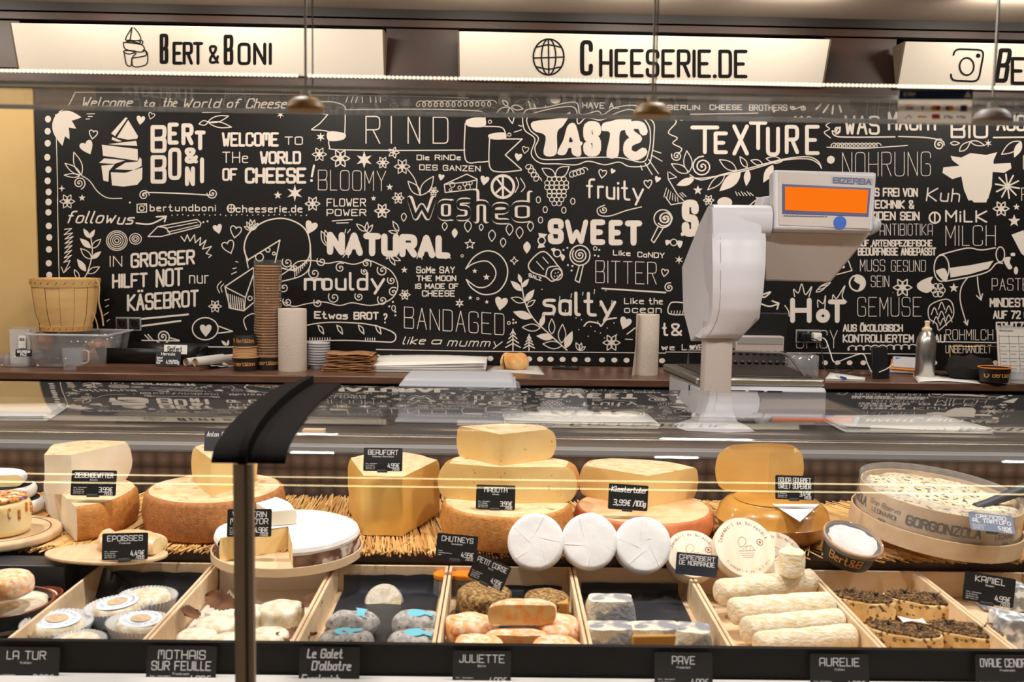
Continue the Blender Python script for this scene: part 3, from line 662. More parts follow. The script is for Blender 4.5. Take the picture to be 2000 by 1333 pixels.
# bottle, garlic, artichoke
circ(6, 1540, 412, 42, 2.4, ry=74); Ln(6, 2.4, 1530, 338, 1680, 300, 1760, 310, 1840, 298); Ln(6, 2.4, 1560, 485, 1700, 460, 1800, 430, 1845, 385, 1880, 385)
circ(6, 1868, 335, 24, 2.2, ry=42); Fill(6, 1585, 410, 1700, 395, 1830, 370, 1800, 415, 1700, 445, 1590, 465, sm=False); Fill(6, 1510, 425, 1560, 415, 1575, 470, 1550, 480, 1520, 450)
Fill(6, 1885, 360, 1925, 350, 1920, 380, 1935, 410, 1910, 415); circ(6, 1955, 425, 12, fill=True, ry=22); circ(6, 1938, 335, 14, fill=True, ry=10)
Ln(6, 2.2, 1685, 465, 1650, 520, 1645, 600, 1680, 725); zig(6, 2.2, 1665, 710, 1683, 730, 1688, 702); Ln(6, 2.2, 1740, 460, 1745, 520, 1760, 585); zig(6, 2.2, 1735, 565, 1760, 590, 1768, 555)
Fill(6, 1405, 500, 1440, 475, 1490, 460, 1480, 490, 1500, 515, 1460, 550, 1410, 530); 
for a in range(6): circ(6, 1520 + 24 * math.cos(a * 1.05), 535 + 24 * math.sin(a * 1.05), 16, 1.8)
star(6, 1608, 522, 28, 5, True); flower(6, 1322, 520, 52, 6, w=2.4)
circ(6, 1070, 495, 44, 3); Fill(6, 1070, 453, 1110, 470, 1112, 510, 1075, 535, 1085, 505, 1060, 490, 1055, 465); circ(6, 1055, 480, 5, fill=True)
Ln(6, 2, 1520, 755, 1510, 720, 1470, 690, 1475, 620, 1560, 585, 1600, 610, 1605, 680, 1560, 730, 1525, 760)
for x, y in ((1500, 650), (1540, 620), (1540, 670), (1580, 640), (1580, 690), (1510, 700), (1550, 710)): Ln(6, 1.8, x - 18, y + 22, x, y - 18, x + 18, y + 22)
T(6, 'PASTEURISIERT', 1820, 470, 2310, 535, 1.2); T(6, 'MINDESTENS', 1808, 582, 2110, 626, 3); T(6, 'AUF 72 GRAD', 1826, 652, 2110, 692, 3); T(6, 'ERHITZT', 1842, 715, 2030, 755, 3)
T(6, 'ROHMILCH', 1562, 755, 1828, 812, 1.2); zig(6, 2, 1515, 822, 1870, 828); T(6, 'UNBEHANDELT', 1562, 842, 1818, 885, 1.2)
for x, a in (('H', (695, 590, 815, 705)), ('T', (905, 600, 1010, 705))): T(6, x, *a, 9.5)
circ(6, 878, 678, 24, 11); 
for P in ((720, 570, 715, 530, 740, 550, 760, 500, 780, 560, 815, 515, 800, 570), (850, 630, 850, 590, 880, 610, 892, 565, 888, 640), (930, 590, 935, 560, 955, 580, 1000, 510, 985, 570, 1010, 600), (665, 620, 685, 650, 690, 680)): Ln(6, 2, *P)
T(6, 'SPICY', 728, 760, 960, 858, 1.3); Ln(6, 3, 530, 610, 580, 625, 632, 610); zig(6, 3, 595, 595, 632, 608, 622, 640); Ln(6, 3, 540, 560, 585, 545, 550, 575, 530, 560)
Ln(6, 2, 945, 450, 1040, 425, 1020, 370, 980, 380, sm=False); circ(6, 992, 405, 8, fill=True); leaf(6, 840, 545, 900, 505, .15); leaf(6, 850, 530, 920, 492, .12)
# lower left
T(4, 'bertundboni', 835, 58, 1205, 92, 2.1, gap=2); Ln(4, 2, 765, 55, 818, 52, 818, 98, 765, 100, closed=True, sm=False); circ(4, 791, 77, 13, 2); dots(4, 1.5, 808, 60)
circ(4, 1290, 78, 22, 2.2); zig(4, 1.4, 1268, 78, 1312, 78); zig(4, 1.4, 1290, 56, 1290, 100); zig(4, 1.4, 1275, 62, 1275, 94); zig(4, 1.4, 1304, 62, 1304, 94); T(4, 'cheeserie.de', 1315, 62, 1688, 98, 2.3, gap=2)
dots(4, 1.3, *[c for x in range(960, 1720, 30) for c in (x, 118 - (x % 7))]); dots(4, 2, 725, 45)
T(4, 'follow', 365, 95, 635, 158, 3, shear=.4); T(4, 'us', 648, 110, 740, 165, 3, shear=.4); Ln(4, 3, 760, 160, 840, 165, 925, 125); zig(4, 3, 872, 125, 928, 122, 918, 152)
zig(4, 1.7, 360, 195, 400, 190, 358, 225, 405, 215, 362, 250, 408, 235, 362, 275, 405, 260, 362, 300, 402, 285, 360, 328, 400, 312, 358, 355, 398, 340, 355, 380, 392, 368, 358, 435); zig(4, 1.7, 342, 405, 355, 438, 390, 405)
Ln(4, 2, 505, 225, 515, 330, 490, 430, 470, 465)
for a, f in (((500, 245, 465, 190), 1), ((500, 245, 530, 195), 1), ((508, 300, 445, 245), 1), ((512, 300, 562, 250), 0), ((510, 360, 450, 302), 0), ((512, 360, 565, 318), 1), ((480, 430, 430, 360), 1), ((490, 440, 555, 405), 0), ((440, 470, 415, 420), 0)): leaf(4, *a, .2, f)
for r_ in (12, 24, 36, 48, 58): circ(4, 652, 258, r_, 1.7, ry=r_ * .95)
for r_ in (10, 20, 33): circ(4, 756, 248, r_, 1.7, ry=r_ * .9)
Ln(4, 2, 826, 235, 880, 180, 1100, 140, 1122, 160, 1115, 180, 900, 235, 826, 235, sm=False); Ln(4, 2, 880, 180, 925, 185, 950, 220, sm=False); zig(4, 1.6, 920, 190, 1100, 155); zig(4, 1.6, 935, 210, 1110, 170); dots(4, 2, 1135, 155, 1158, 150)
Ln(4, 2, 1010, 235, 1030, 262, 1045, 225, 1060, 262, 1085, 225, 1090, 270, 1120, 240, 1115, 285, 1150, 255, 1130, 305, 1180, 290, 1150, 330, 1180, 340, 1165, 352, sm=False)
T(4, 'IN', 612, 345, 682, 402, 1.8); T(4, 'GROSSER', 728, 335, 1088, 406, 4.6, dy=-22); T(4, 'HILFT', 625, 450, 825, 520, 4.4, dy=-8); T(4, 'NOT', 868, 425, 1022, 515, 4.6, dy=-12); T(4, 'nur', 1055, 428, 1165, 495, 2.2)
T(4, 'KÄSEBROT', 708, 565, 1110, 648, 4.6, dy=-28)
heart(4, 1215, 190, 52, -15); heart(4, 1315, 205, 62, 10, False); heart(4, 1275, 290, 68, -20, False); heart(4, 1735, 180, 70, 20)
for k in range(5): leaf(4, 1405, 200, 1405 + 45 * math.cos(R(-160 + k * 30)), 200 + 60 * math.sin(R(-160 + k * 30)), .18)
Ln(4, 2.6, 1385, 370, 1362, 300, 1390, 215, 1480, 150, 1590, 135, 1690, 180, 1728, 260, 1720, 360, 1640, 420, 1570, 410); Ln(4, 2.4, 1385, 365, 1562, 255, 1535, 380, sm=False); Ln(4, 2.2, 1732, 280, 1730, 400, 1680, 455, 1575, 485); Ln(4, 2.2, 1365, 310, 1385, 410)
for k in range(8): zig(4, 1.8, 1645 + k * 11, 425 - k * 10, 1645 + k * 11, 465 - k * 13)
circ(4, 1448, 350, 22, 2); circ(4, 1495, 310, 12, 2); circ(4, 1528, 330, 8, 2)
Ln(4, 2.4, 1255, 515, 1415, 408, 1420, 600, 1360, 650, 1285, 635, 1265, 560, 1255, 515, sm=False); Ln(4, 2.2, 1258, 518, 1370, 575, 1420, 430, sm=False); Ln(4, 2, 1370, 575, 1362, 650)
for k in range(8): zig(4, 1.8, 1272 + k * 12, 555 + k * 4, 1278 + k * 12, 635 + k * 2)
for a in ((1315, 375, 1328, 378), (1300, 415, 1318, 410), (1292, 445, 1320, 432)): zig(4, 1.8, *a)
Ln(4, 1.7, 1235, 485, 1212, 515, 1225, 550); Ln(4, 1.7, 1248, 500, 1232, 520, 1240, 545); circ(4, 1395, 580, 12, 2)
flower(4, 1200, 625, 36); zig(4, 3.6, 790, 695, 1050, 670); zig(4, 3.6, 790, 735, 1008, 706)
spiral(4, 910, 795, 42, 2.4, 2.6); Ln(4, 2.6, 792, 815, 1000, 818); zig(4, 2.4, 835, 812, 808, 785); zig(4, 2.4, 852, 812, 826, 782); Ln(4, 2.6, 945, 800, 1000, 815)
circ(4, 1145, 750, 72, 2.4, ry=62); Ln(4, 2.4, 1218, 735, 1298, 765, 1218, 775, sm=False); heart(4, 1148, 755, 66); leaf(4, 1265, 845, 1235, 815, .2, True); leaf(4, 1270, 845, 1275, 810, .2, True); zig(4, 2, 1000, 850, 1300, 852)
for a in ((585, 592, 608, 585), (590, 628, 606, 618), (580, 675, 605, 658), (598, 708, 610, 698)): zig(4, 2, *a)
Ln(4, 2, 1375, 755, 1360, 700, 1395, 670, 1425, 665)
# washed / natural / mouldy
for L_, w1, m_ in (((0, 0), 12.5, 'board_white'), ((0, 0), 6.8, 'chalk_black')):
    d = D2()
    for ch, a in (('w', (556, 5, 722, 128)), ('a', (726, 32, 822, 132)), ('s', (830, 22, 915, 132)), ('h', (925, -15, 1018, 145)), ('e', (1028, 50, 1130, 150)), ('d', (1138, -5, 1262, 142))):
        p = z(5, a[0], a[1] - (45 if ch in 'waes' else 0)); q = z(5, a[2], a[3]); d.text(ch, p[0], p[1], q[0], q[1], w1)
    put(d, 'lettering', m_)
for x, y, s in ((766, 180, 1), (822, 218, 1.2), (896, 180, 1.4), (970, 185, .8), (1030, 232, 1.4), (1092, 270, 1.1), (1128, 198, 1.4), (1184, 215, 1.4), (1245, 180, 1.2), (1225, 298, 1.5), (538, 128, 1)):
    leaf(5, x + 2, y - 24 * s, x, y + 22 * s, .3, x in (1225, 822))
T(5, 'NATURAL', 110, 225, 800, 320, 12.5, dy=22, gap=2.2)
for a in ((115, 290, 78, 205), (125, 290, 100, 200), (325, 205, 275, 165), (330, 205, 335, 155), (335, 215, 365, 170), (510, 205, 478, 150), (505, 215, 455, 205), (460, 345, 490, 395), (465, 345, 520, 370), (460, 345, 440, 360)): leaf(5, *a, .18)
for a in ((210, 215, 215, 195), (225, 215, 240, 195), (215, 330, 200, 350), (235, 330, 228, 352), (620, 340, 612, 358), (640, 345, 640, 362), (780, 335, 800, 358), (765, 340, 772, 360)): zig(5, 1.8, *a)
T(4, 'm', 1695, 440, 1815, 530, 5.5); d = D2(); a = z(5, 78, 440); b = z(5, 435, 530); d.text('ouldy', a[0], a[1], b[0], b[1], 5); put(d, 'lettering')
for x, y, r_, g_ in ((40, 440, 34, 0), (185, 410, 30, 90), (330, 385, 28, 180), (420, 425, 32, 0), (80, 375, 28, 0), (470, 480, 24, 0), (480, 545, 28, 90), (420, 590, 30, 0), (150, 575, 34, 0), (290, 570, 26, 0), (60, 605, 26, 0), (320, 430, 20, 0), (-110, 380, 32, 0), (-130, 520, 30, 0), (-110, 600, 28, 0), (-70, 410, 22, 0)): spiral(5, x, y, r_, 1.6, 2, g_)
Ln(5, 2, -170, 560, -160, 470, -100, 420, -50, 375, 40, 370, 110, 385, 180, 375, 260, 390, 340, 370, 400, 390, 470, 430, 505, 500, 490, 560, 440, 600, 350, 620, 250, 605, 180, 620, 90, 600, 0, 610, -80, 625, -150, 590)
T(5, 'Etwas', 38, 655, 228, 690, 3.2, dy=5); T(5, 'BROT', 258, 660, 400, 695, 3.2); T(5, '?', 425, 668, 448, 715, 3)
Ln(5, 2.2, -50, 740, 100, 715, 300, 720, 420, 745, 490, 780, 480, 822, 400, 822, 200, 815, 0, 820); 
for x in (60, 165, 285, 380): Ln(5, 2, x, 730, x + 25, 745, x + 32, 780); Ln(5, 2, x, 730, x + 10, 760, x + 32, 780)
for k in range(9): zig(5, 1.6, 15 + k * 14, 818, 15 + k * 14, 800); 
for k in range(5): zig(5, 1.6, 325 + k * 13, 820, 325 + k * 13, 802)
circ(5, 482, 635, 10, 1.7, ry=15); dots(5, 2, 458, 625, 478, 600, 492, 655, 492, 675)
# moon
for i, t in enumerate(('SoMe SAY', 'THE MOON', 'iS MADE OF', 'CHEESE')): T(5, t, (608, 610, 602, 640)[i], (405, 455, 500, 538)[i], (825, 832, 845, 825)[i], (438, 482, 525, 568)[i], 2.2)
Ln(5, 2.4, 885, 415, 930, 350, 1000, 315, 1070, 335, 1115, 400, 1110, 480, 1060, 545, 980, 558, 915, 520, 888, 475); Ln(5, 2.2, 885, 415, 930, 385, 1000, 372, 1045, 410, 1050, 460, 1010, 510, 950, 518, 888, 475)
star(5, 935, 428, 15, fill=True); star(5, 1000, 462, 20, fill=True); star(5, 908, 278, 28, 5); star(5, 1155, 370, 22, 4); star(5, 542, 422, 20, fill=True); flower(5, 545, 560, 30, 6); star(5, 850, 607, 22, 6, inner=.3); star(5, 910, 577, 13, fill=True); star(5, 1002, 600, 13, fill=True); circ(5, 865, 343, 7, 1.4); circ(5, 952, 582, 6, 1.4)
heart(5, 1082, 605, 72, 10)
# bandaged
T(5, 'BANDAGED', 540, 628, 1100, 745, 1.4, dy=40); T(5, 'like', 530, 795, 655, 835, 1.8, shear=.4); T(5, 'a', 690, 800, 745, 835, 1.8, shear=.4); T(5, 'mummy', 780, 800, 1080, 845, 1.8, shear=.4, dy=6)
for x, s in ((1148, 1), (1238, .75)):
    zig(5, 2.2, x, 872, x, 872 - 120 * s)
    for k in range(4): zig(5, 2.2, x - (14 + 9 * k) * s, 872 - (90 - 24 * k) * s, x, 872 - (112 - 24 * k) * s, x + (14 + 9 * k) * s, 872 - (90 - 24 * k) * s)
circ(5, 1125, 718, 8, 1.6); dots(5, 2, 1150, 700, 1150, 718, 1165, 715)
Ln(5, 2.4, 1195, 490, 1215, 600, 1260, 690, 1340, 770, 1450, 870)
for a, f in (((1195, 495, 1178, 442), 1), ((1198, 520, 1238, 470), 1), ((1198, 540, 1135, 482), 1), ((1215, 600, 1268, 530), 1), ((1212, 600, 1138, 578), 0), ((1225, 625, 1272, 590), 0), ((1255, 690, 1148, 655), 1), ((1300, 740, 1325, 670), 1), ((1300, 745, 1200, 742), 0), ((1365, 780, 1365, 695), 0), ((1375, 800, 1278, 790), 1), ((1420, 830, 1425, 725), 0), ((1440, 860, 1480, 762), 1), ((1420, 845, 1315, 835), 0), ((1520, 872, 1500, 828), 0), ((1522, 872, 1530, 830), 0), ((1526, 872, 1552, 850), 0)): leaf(5, *a, .2, f)
# salt, candies, bitter, salty
Ln(5, 2.4, 1240, 380, 1320, 318, 1400, 400, 1420, 440, 1370, 485, 1330, 460, 1250, 430, closed=True); Ln(5, 2.2, 1330, 460, 1345, 410, 1395, 400); circ(5, 1392, 447, 32, 2.2)
dots(5, 1.3, 1385, 440, 1400, 435, 1395, 455, 1380, 458, 1408, 450); zig(5, 1.8, 1280, 375, 1320, 420); zig(5, 1.8, 1315, 350, 1345, 385); T(5, 'SALZ', 1235, 440, 1308, 458, 1.8, dy=25)
circ(5, 1395, 328, 20, 2.4); Fill(5, 1360, 305, 1385, 300, 1378, 325); Fill(5, 1410, 330, 1438, 345, 1425, 372); circ(5, 1308, 258, 20, 2.4); Fill(5, 1295, 240, 1290, 215, 1340, 222, 1322, 242, sm=False); Fill(5, 1295, 275, 1285, 300, 1328, 295, 1318, 275, sm=False)
dots(5, 2, 1430, 310, 1452, 298, 1455, 395, 1480, 400, 1475, 425, 1605, 340, 1630, 310, 1625, 345); circ(5, 1607, 302, 10, 1.6)
T(5, 'Like', 1706, 312, 1805, 338, 2, dy=4); T(5, 'CaNDY', 1842, 322, 1995, 348, 2, dy=6); T(5, 'BITTER', 1608, 370, 1950, 492, 1.4, dy=10); zig(5, 3, 1645, 525, 2000, 548); heart(5, 1995, 435, 38, 10, False)
T(5, 'salty', 1312, 545, 1725, 665, 6.2, dy=12); dots(5, 1.1, *[c for k in range(46) for c in (1310 + (k * 97) % 420, 530 + (k * 61) % 160)])
T(5, 'Like', 1768, 580, 1880, 610, 2); T(5, 'the', 1905, 580, 1985, 612, 2); T(5, 'ocean', 1768, 622, 1978, 660, 2)
Ln(5, 2.8, 1545, 735, 1570, 712, 1625, 720, 1640, 735, 1670, 700, 1725, 690); heart(5, 1775, 715, 66, 20); flower(5, 1698, 828, 48, 6, w=2); zig(5, 2.2, 1785, 780, 1830, 745); zig(5, 1.8, 1775, 808, 1815, 810); T(5, 'w', 1978, 842, 2005, 862, 1.9)
dots(5, 1.2, *[c for k in range(14) for c in (1500 + (k * 53) % 250, 690 + (k * 37) % 120)])
# ---------------------------------------------------------------- back counter
CZ = 1.05
def onC(px, py): return PZ(px, py, CZ)
def fr(x): return 3.45 + WS * x          # counter front line
bc = thing('back_counter', 'dark brown wooden counter running along the mural wall', 'counter', (0, 3.6, 0))
m = MB(); m.hexa([(-3.3, fr(-3.3), CZ - .028), (3.3, fr(3.3), CZ - .028), (3.3, fr(3.3) + .385, CZ - .028), (-3.3, fr(-3.3) + .385, CZ - .028),
                  (-3.3, fr(-3.3), CZ), (3.3, fr(3.3), CZ), (3.3, fr(3.3) + .385, CZ), (-3.3, fr(-3.3) + .385, CZ)])
m.build('worktop', 'wood_counter', bc, bevel=.004)
MB().box(-3.3, 3.3, 3.56, 3.76, 0, CZ - .03).build('carcass', 'cabinet_dark', bc)
for k in range(9):
    x0 = -3.2 + k * .72
    f = MB(); f.hexa([(x0, fr(x0) + .03, .1), (x0 + .7, fr(x0 + .7) + .03, .1), (x0 + .7, fr(x0) + .08, .1), (x0, fr(x0) + .08, .1),
                      (x0, fr(x0) + .03, CZ - .06), (x0 + .7, fr(x0 + .7) + .03, CZ - .06), (x0 + .7, fr(x0) + .08, CZ - .06), (x0, fr(x0) + .08, CZ - .06)])
    f.build('cabinet_door', 'laminate', bc, bevel=.003)
# wooden tray board at left with rounded front corners
a = onC(148, 716); b = onC(360, 726)
m = MB(); yb, yf = a.y + .10, b.y - .02; x0, x1 = a.x - .0, onC(430, 716).x
m.prism([(x0, yf + .04), (x0 + .03, yf), (x1 - .14, yf), (x1 - .03, yf + .03), (x1, yb), (x0, yb)], CZ + .0005, CZ + .016)
tag(m.build('serving_board', 'wood_counter', loc=((x0 + x1) / 2, (yf + yb) / 2, CZ), bevel=.003), 'dark brown wooden serving board on the counter below the black tray', 'board')
# ---- bushel basket on a plastic bin
BY = 3.66
pb = onC(165, 700); mp3 = mpp(BY)
Bc = PY(165, 705, BY); bx0 = PY(95, 700, BY).x; bx1 = PY(225, 700, BY).x; bz1 = zY(165, 646, BY)
bn = thing('plastic_bin', 'clear plastic storage bin with crumpled paper inside, under the wooden basket', 'bin', ((bx0 + bx1) / 2, BY, CZ))
def openbox(x0, x1, y0, y1, z0, z1, t, fl=0.0):
    m = MB(); e = fl
    for (A, B, C, D) in (((x0, y0), (x1, y0), (x1 + e, y0 - e), (x0 - e, y0 - e)), ((x1, y0), (x1, y1), (x1 + e, y1 + e), (x1 + e, y0 - e)), ((x1, y1), (x0, y1), (x0 - e, y1 + e), (x1 + e, y1 + e)), ((x0, y1), (x0, y0), (x0 - e, y0 - e), (x0 - e, y1 + e))):
        m.add([(A[0], A[1], z0), (B[0], B[1], z0), (C[0], C[1], z1), (D[0], D[1], z1)], [(0, 1, 2, 3)])
    m.add([(x0, y0, z0), (x1, y0, z0), (x1, y1, z0), (x0, y1, z0)], [(0, 3, 2, 1)]); return m
openbox(bx0, bx1, BY - .10, BY + .09, CZ + .003, bz1 - .004, .002, .018).build('tub', 'acrylic', bn, solid=.002)
m = MB(); e = .024
for A, B in (((bx0 - e, BY - .124), (bx1 + e, BY - .124)), ((bx1 + e, BY - .124), (bx1 + e, BY + .114)), ((bx1 + e, BY + .114), (bx0 - e, BY + .114)), ((bx0 - e, BY + .114), (bx0 - e, BY - .124))):
    m.tube([(A[0], A[1], bz1 - .006), (B[0], B[1], bz1 - .006)], .004, 6)
m.build('rim', 'acrylic_frost', bn)
def crumple(c, sx, sy, sz, seed, m, amp=.4):
    mb = puck(1, 1.2, .5, 18, amp, 2.2, seed); mb.xf(Matrix.Translation(Vector(c)) @ Matrix.Diagonal((sx, sy, sz, 1))); return mb
tag(crumple((PY(190, 690, BY).x, BY - .0, CZ + .006), .055, .05, .07, 3, 'kraft').build('crumpled_paper', 'kraft', loc=(PY(190, 690, BY).x, BY, CZ + .006)), 'crumpled brown paper lying inside the clear plastic bin', 'paper')
# basket
bk_c = PY(128, 643, BY); r0 = (PY(181, 620, BY).x - PY(80, 620, BY).x) / 2 * 1.0; r1 = (PY(192, 560, BY).x - PY(66, 560, BY).x) / 2; zt = zY(128, 546, BY); zb_ = bz1 + .001
bk = thing('bushel_basket', 'tapered light wooden bushel basket standing on the clear plastic bin', 'basket', (PY(129, 600, BY).x, BY, zb_))
cx = bk.location.x; H = zt - zb_; nst = 14
for k in range(nst):
    m = MB(); a0 = 360 / nst * k; a1 = a0 + 360 / nst - .7; o = .0006 if k % 2 else -.0008
    m.lathe([(r0 * .86 + o, 0), (r0 + (r1 - r0) * .33 + o, H * .33), (r0 + (r1 - r0) * .66 + o, H * .66), (r1 * .98 + o, H), (r1 * .98 - .003 + o, H), (r0 * .86 - .003, .003)], 3, (cx, BY, zb_), a0=a0, a1=a1)
    m.build('slat', 'basket_wood', bk)
MB().lathe([(.0001, 0), (r0 * .86, 0), (r0 * .86, .004), (.0001, .004)], 28, (cx, BY, zb_ + .002)).build('bottom', 'basket_wood', bk)
for t0, t1 in ((.0, .1), (.4, .54), (.86, 1.02)):
    rr = lambda t: r0 * .86 + (r1 * .98 - r0 * .86) * t + .0015
    bnd = MB().lathe([(rr(t0), H * t0), (rr(t1), H * t1), (rr(t1) + .004, H * t1), (rr(t0) + .004, H * t0), (rr(t0), H * t0)], 40, (cx, BY, zb_)).build('hoop', 'basket_band', bk)
    m = MB()
    for k in range(26):
        a = 6.2832 * k / 26; r_ = rr((t0 + t1) / 2) + .0048; zm = zb_ + H * (t0 + t1) / 2
        m.tube([(cx + r_ * math.cos(a), BY + r_ * math.sin(a), zm - .004), (cx + r_ * math.cos(a + .06), BY + r_ * math.sin(a + .06), zm + .004)], .0009, 4)
    m.build('stitch', 'cup_rim2', bk, kind='stuff')
rp = MB(); q = lambda px, py: PY(px, py, BY - .02); rp.tube(curve2([tuple(q(188, 545)), tuple(q(194, 560)), tuple(q(193, 590)), tuple(q(199, 615)), tuple(q(202, 637))], 4), .003, 6)
rp.tube(curve2([tuple(q(184, 548)), tuple(q(192, 552)), tuple(q(190, 558)), tuple(q(184, 556))], 4), .003, 6); rp.tube(curve2([tuple(q(182, 612)), tuple(q(189, 630)), tuple(q(191, 643))], 4), .002, 6)
rp.build('rope_handle', 'rope', bk)
# acrylic leaflet holder
y = 3.60; L0 = PY(12, 700, y); L1 = PY(66, 700, y); lz = zY(40, 640, y)
lh = thing('leaflet_holder', 'clear acrylic leaflet holder with pale cards, left end of the counter', 'holder', ((L0.x + L1.x) / 2, y, CZ))
openbox(L0.x, L1.x, y - .045, y + .045, CZ + .002, CZ + .045, .002).build('tray', 'acrylic', lh, solid=.002)
MB().box(L0.x, L1.x, y + .03, y + .034, CZ + .002, lz).build('back_plate', 'acrylic', lh)
MB().box(L0.x + .006, L1.x - .02, y + .018, y + .028, CZ + .004, lz - .01).build('leaflets', 'paper_grey', lh)
def cardmap(M, t=.0008):
    return lambda u, v: M @ Vector((u, -t, v))
def minicard(name, label, px0, py0, px1, py1, y, rz, rx, lines, bg='tag_black', fg='tag_ink', par=None):
    c = PY((px0 + px1) / 2, py1, y); w = (px1 - px0) * mpp(y); h = (py1 - py0) * mpp(y)
    M = Matrix.Translation(c) @ Matrix.Rotation(R(rz), 4, 'Z') @ Matrix.Rotation(R(rx), 4, 'X') @ Matrix.Rotation(R(0), 4, 'Y')
    th = thing(name, label, 'card', tuple(c)) if par is None else par
    mb = MB().box(-w / 2, w / 2, 0, .0012, 0, h); mb.xf(M); pp_ = mb.build('plate' if par is None else 'card', bg, th)
    d = D2()
    for t, x0, yt, x1, yb, lw in lines: d.text(t, (x0 - .5) * w, yt * h, (x1 - .5) * w, yb * h, lw * w)
    d.build('lettering', fg, cardmap(M), pp_); return th
minicard('card', '', 30, 683, 62, 697, y - .046, 0, -8, [('BOURBON', .1, .85, .9, .55, .035), ('RIZ', .3, .42, .7, .12, .035)], par=lh)
minicard('card', '', 36, 656, 50, 680, y + .01, 0, -4, [('SOJA', .15, .8, .85, .6, .05)], 'paper', 'ink', par=lh)
tag(MB().tube([PY(72, 698, 3.58), PY(88, 652, 3.58)], .028, 14).xf(Matrix.Translation((0, .05, .03))).build('paper_bag_roll', 'kraft', loc=(PY(80, 690, 3.63).x, 3.63, CZ)), 'small brown paper roll leaning between leaflet holder and bin', 'paper roll')
# measuring jug
y = 3.51; c = onC(143, 712); c.y = y; c = PY(143, 712, y); jr = 20 * mpp(y)
jg = thing('measuring_jug', 'small clear plastic measuring jug in front of the bin', 'jug', (c.x, y, CZ))
jh = 42 * mpp(y)
MB().lathe([(.0001, .002), (jr * .85, .002), (jr, jh), (jr * 1.03, jh), (jr * .9, .001)], 28, (c.x, y, CZ)).build('jug_body', 'acrylic', jg)
MB().tube(curve2([(c.x + jr * .95, y, CZ + jh * .92), (c.x + jr * 1.5, y, CZ + jh * .85), (c.x + jr * 1.45, y, CZ + jh * .4), (c.x + jr * .9, y, CZ + jh * .3)], 5), .0028, 6).build('handle', 'acrylic_frost', jg)
# black tray
y = 3.68; a = PY(222, 704, y); b = PY(320, 704, y)
bt = thing('black_tray', 'low black rectangular plastic tray on the counter right of the bin', 'tray', ((a.x + b.x) / 2, y, CZ))
openbox(a.x, b.x + .12, y - .1, y + .08, CZ + .002, zY(270, 680, y - .1), .003, .02).build('tray_body', 'black_plastic', bt, solid=.003)
minicard('price_card', 'white handwritten card standing behind the small black one on the counter', 320, 674, 365, 692, 3.55, 0, -10, [('Seifert', .15, .8, .8, .3, .03)], 'paper', 'ink')
minicard('price_card', 'small black handwritten price card standing at the front of the counter', 303, 687, 352, 715, 3.50, 0, -12, [('Hercule', .22, .93, .78, .75, .022), ('Schaf', .05, .62, .3, .5, .018), ('Ziege', .05, .45, .3, .32, .018), ('Kuh', .05, .27, .2, .14, .018), ('4,99/100g', .42, .4, .95, .15, .022)])
# two paper rolls
for k, (px, py) in enumerate(((363, 700), (381, 702))):
    y = 3.52 + k * 0; A = PY(px, py, y); B = PY(px + 72, py - 10, y + .16); A.z = B.z = CZ + .0145 + .0165; r_ = .0145
    B.z = A.z; dirv = (B - A).normalized()
    rl = thing('wrapping_roll', ('off-white paper roll lying on the counter, left one of two', 'off-white paper roll lying on the counter, right one of two')[k], 'paper roll', tuple(A), 'paper rolls on the counter')
    m = MB(); m.tube([A, B], r_, 20, caps=False); m.tube([A, B], r_ * .78, 20, caps=False); m.build('roll', 'paper_grey', rl)
    MB().tube([A + dirv * .004, B - dirv * .002], r_ * .76, 16).build('core', 'kraft', rl)
m = MB(); P0 = [PZ(395, 706, CZ + .001), PZ(420, 704, CZ + .001), PZ(455, 716, CZ + .001), PZ(412, 722, CZ + .001)]
m.grid(lambda u, v: P0[0].lerp(P0[1], u).lerp(P0[3].lerp(P0[2], u), v) + Vector((0, 0, .012 * (1 - u) ** 2 + .003 * math.sin(7 * u + 3 * v) ** 2)), 8, 4)
tag(m.build('receipt', 'paper', loc=tuple(P0[0]), solid=.0004), 'torn curling white receipt lying before the paper rolls', 'receipt')
# ---- ice cups
def logo_cup(m3, c, r, z0, z1, parent, a0=-90, txt='BERT&BONI'):
    h = z1 - z0
    def mp(u, v):
        a = R(a0) + u / (r + .0006); return Vector((c[0] + (r + .0008) * math.cos(a), c[1] + (r + .0008) * math.sin(a), z0 + v))
    d = D2(); d.text('Bert&Boni', -r * .55, h * .72, r * 1.15, h * .38, h * .05); d.build('lettering', 'gold', mp, parent)
    d = D2(); d.disc((-r * .95, h * .52), h * .24, 14); d.build('emblem', 'gold', mp, parent); d = D2(); d.disc((-r * .95, h * .50), h * .12, 10); d.disc((-r * .95, h * .66), h * .05, 8)
    def mp2(u, v):
        a = R(a0) + u / (r + .0012); return Vector((c[0] + (r + .0013) * math.cos(a), c[1] + (r + .0013) * math.sin(a), z0 + v))
    d.build('emblem', 'cup_black', mp2, parent)
def cup(name, label, c, r, h, flip=False, rim='cup_rim', group=None, content=None):
    th = thing(name, label, 'cup', tuple(c), group); x, y_, z_ = c
    rb, rt = (r, r * .86) if flip else (r * .86, r)
    cbd = MB().lathe([(.0001, .0005), (rb, .0005), (rt, h), (rt * .97, h), (rb * .96, .003), (.0001, .003)], 36, (x, y_, z_)).build('cup_body', 'cup_black', th)
    zr = .002 if flip else h
    MB().lathe([(r * 1.0, zr - .002), (r * 1.04, zr - .001), (r * 1.04, zr + .001), (r * 1.0, zr + .002), (r * .97, zr)], 36, (x, y_, z_)).build('rim', rim, th)
    logo_cup(None, (x, y_), (rb + rt) / 2, z_ + h * .1, z_ + h * .95, cbd, a0=-92)
    return th
y = 3.56; c = PY(479, 715, y); r_ = 25.5 * mpp(y); u = mpp(y)
zz = CZ; hh = 27 * u
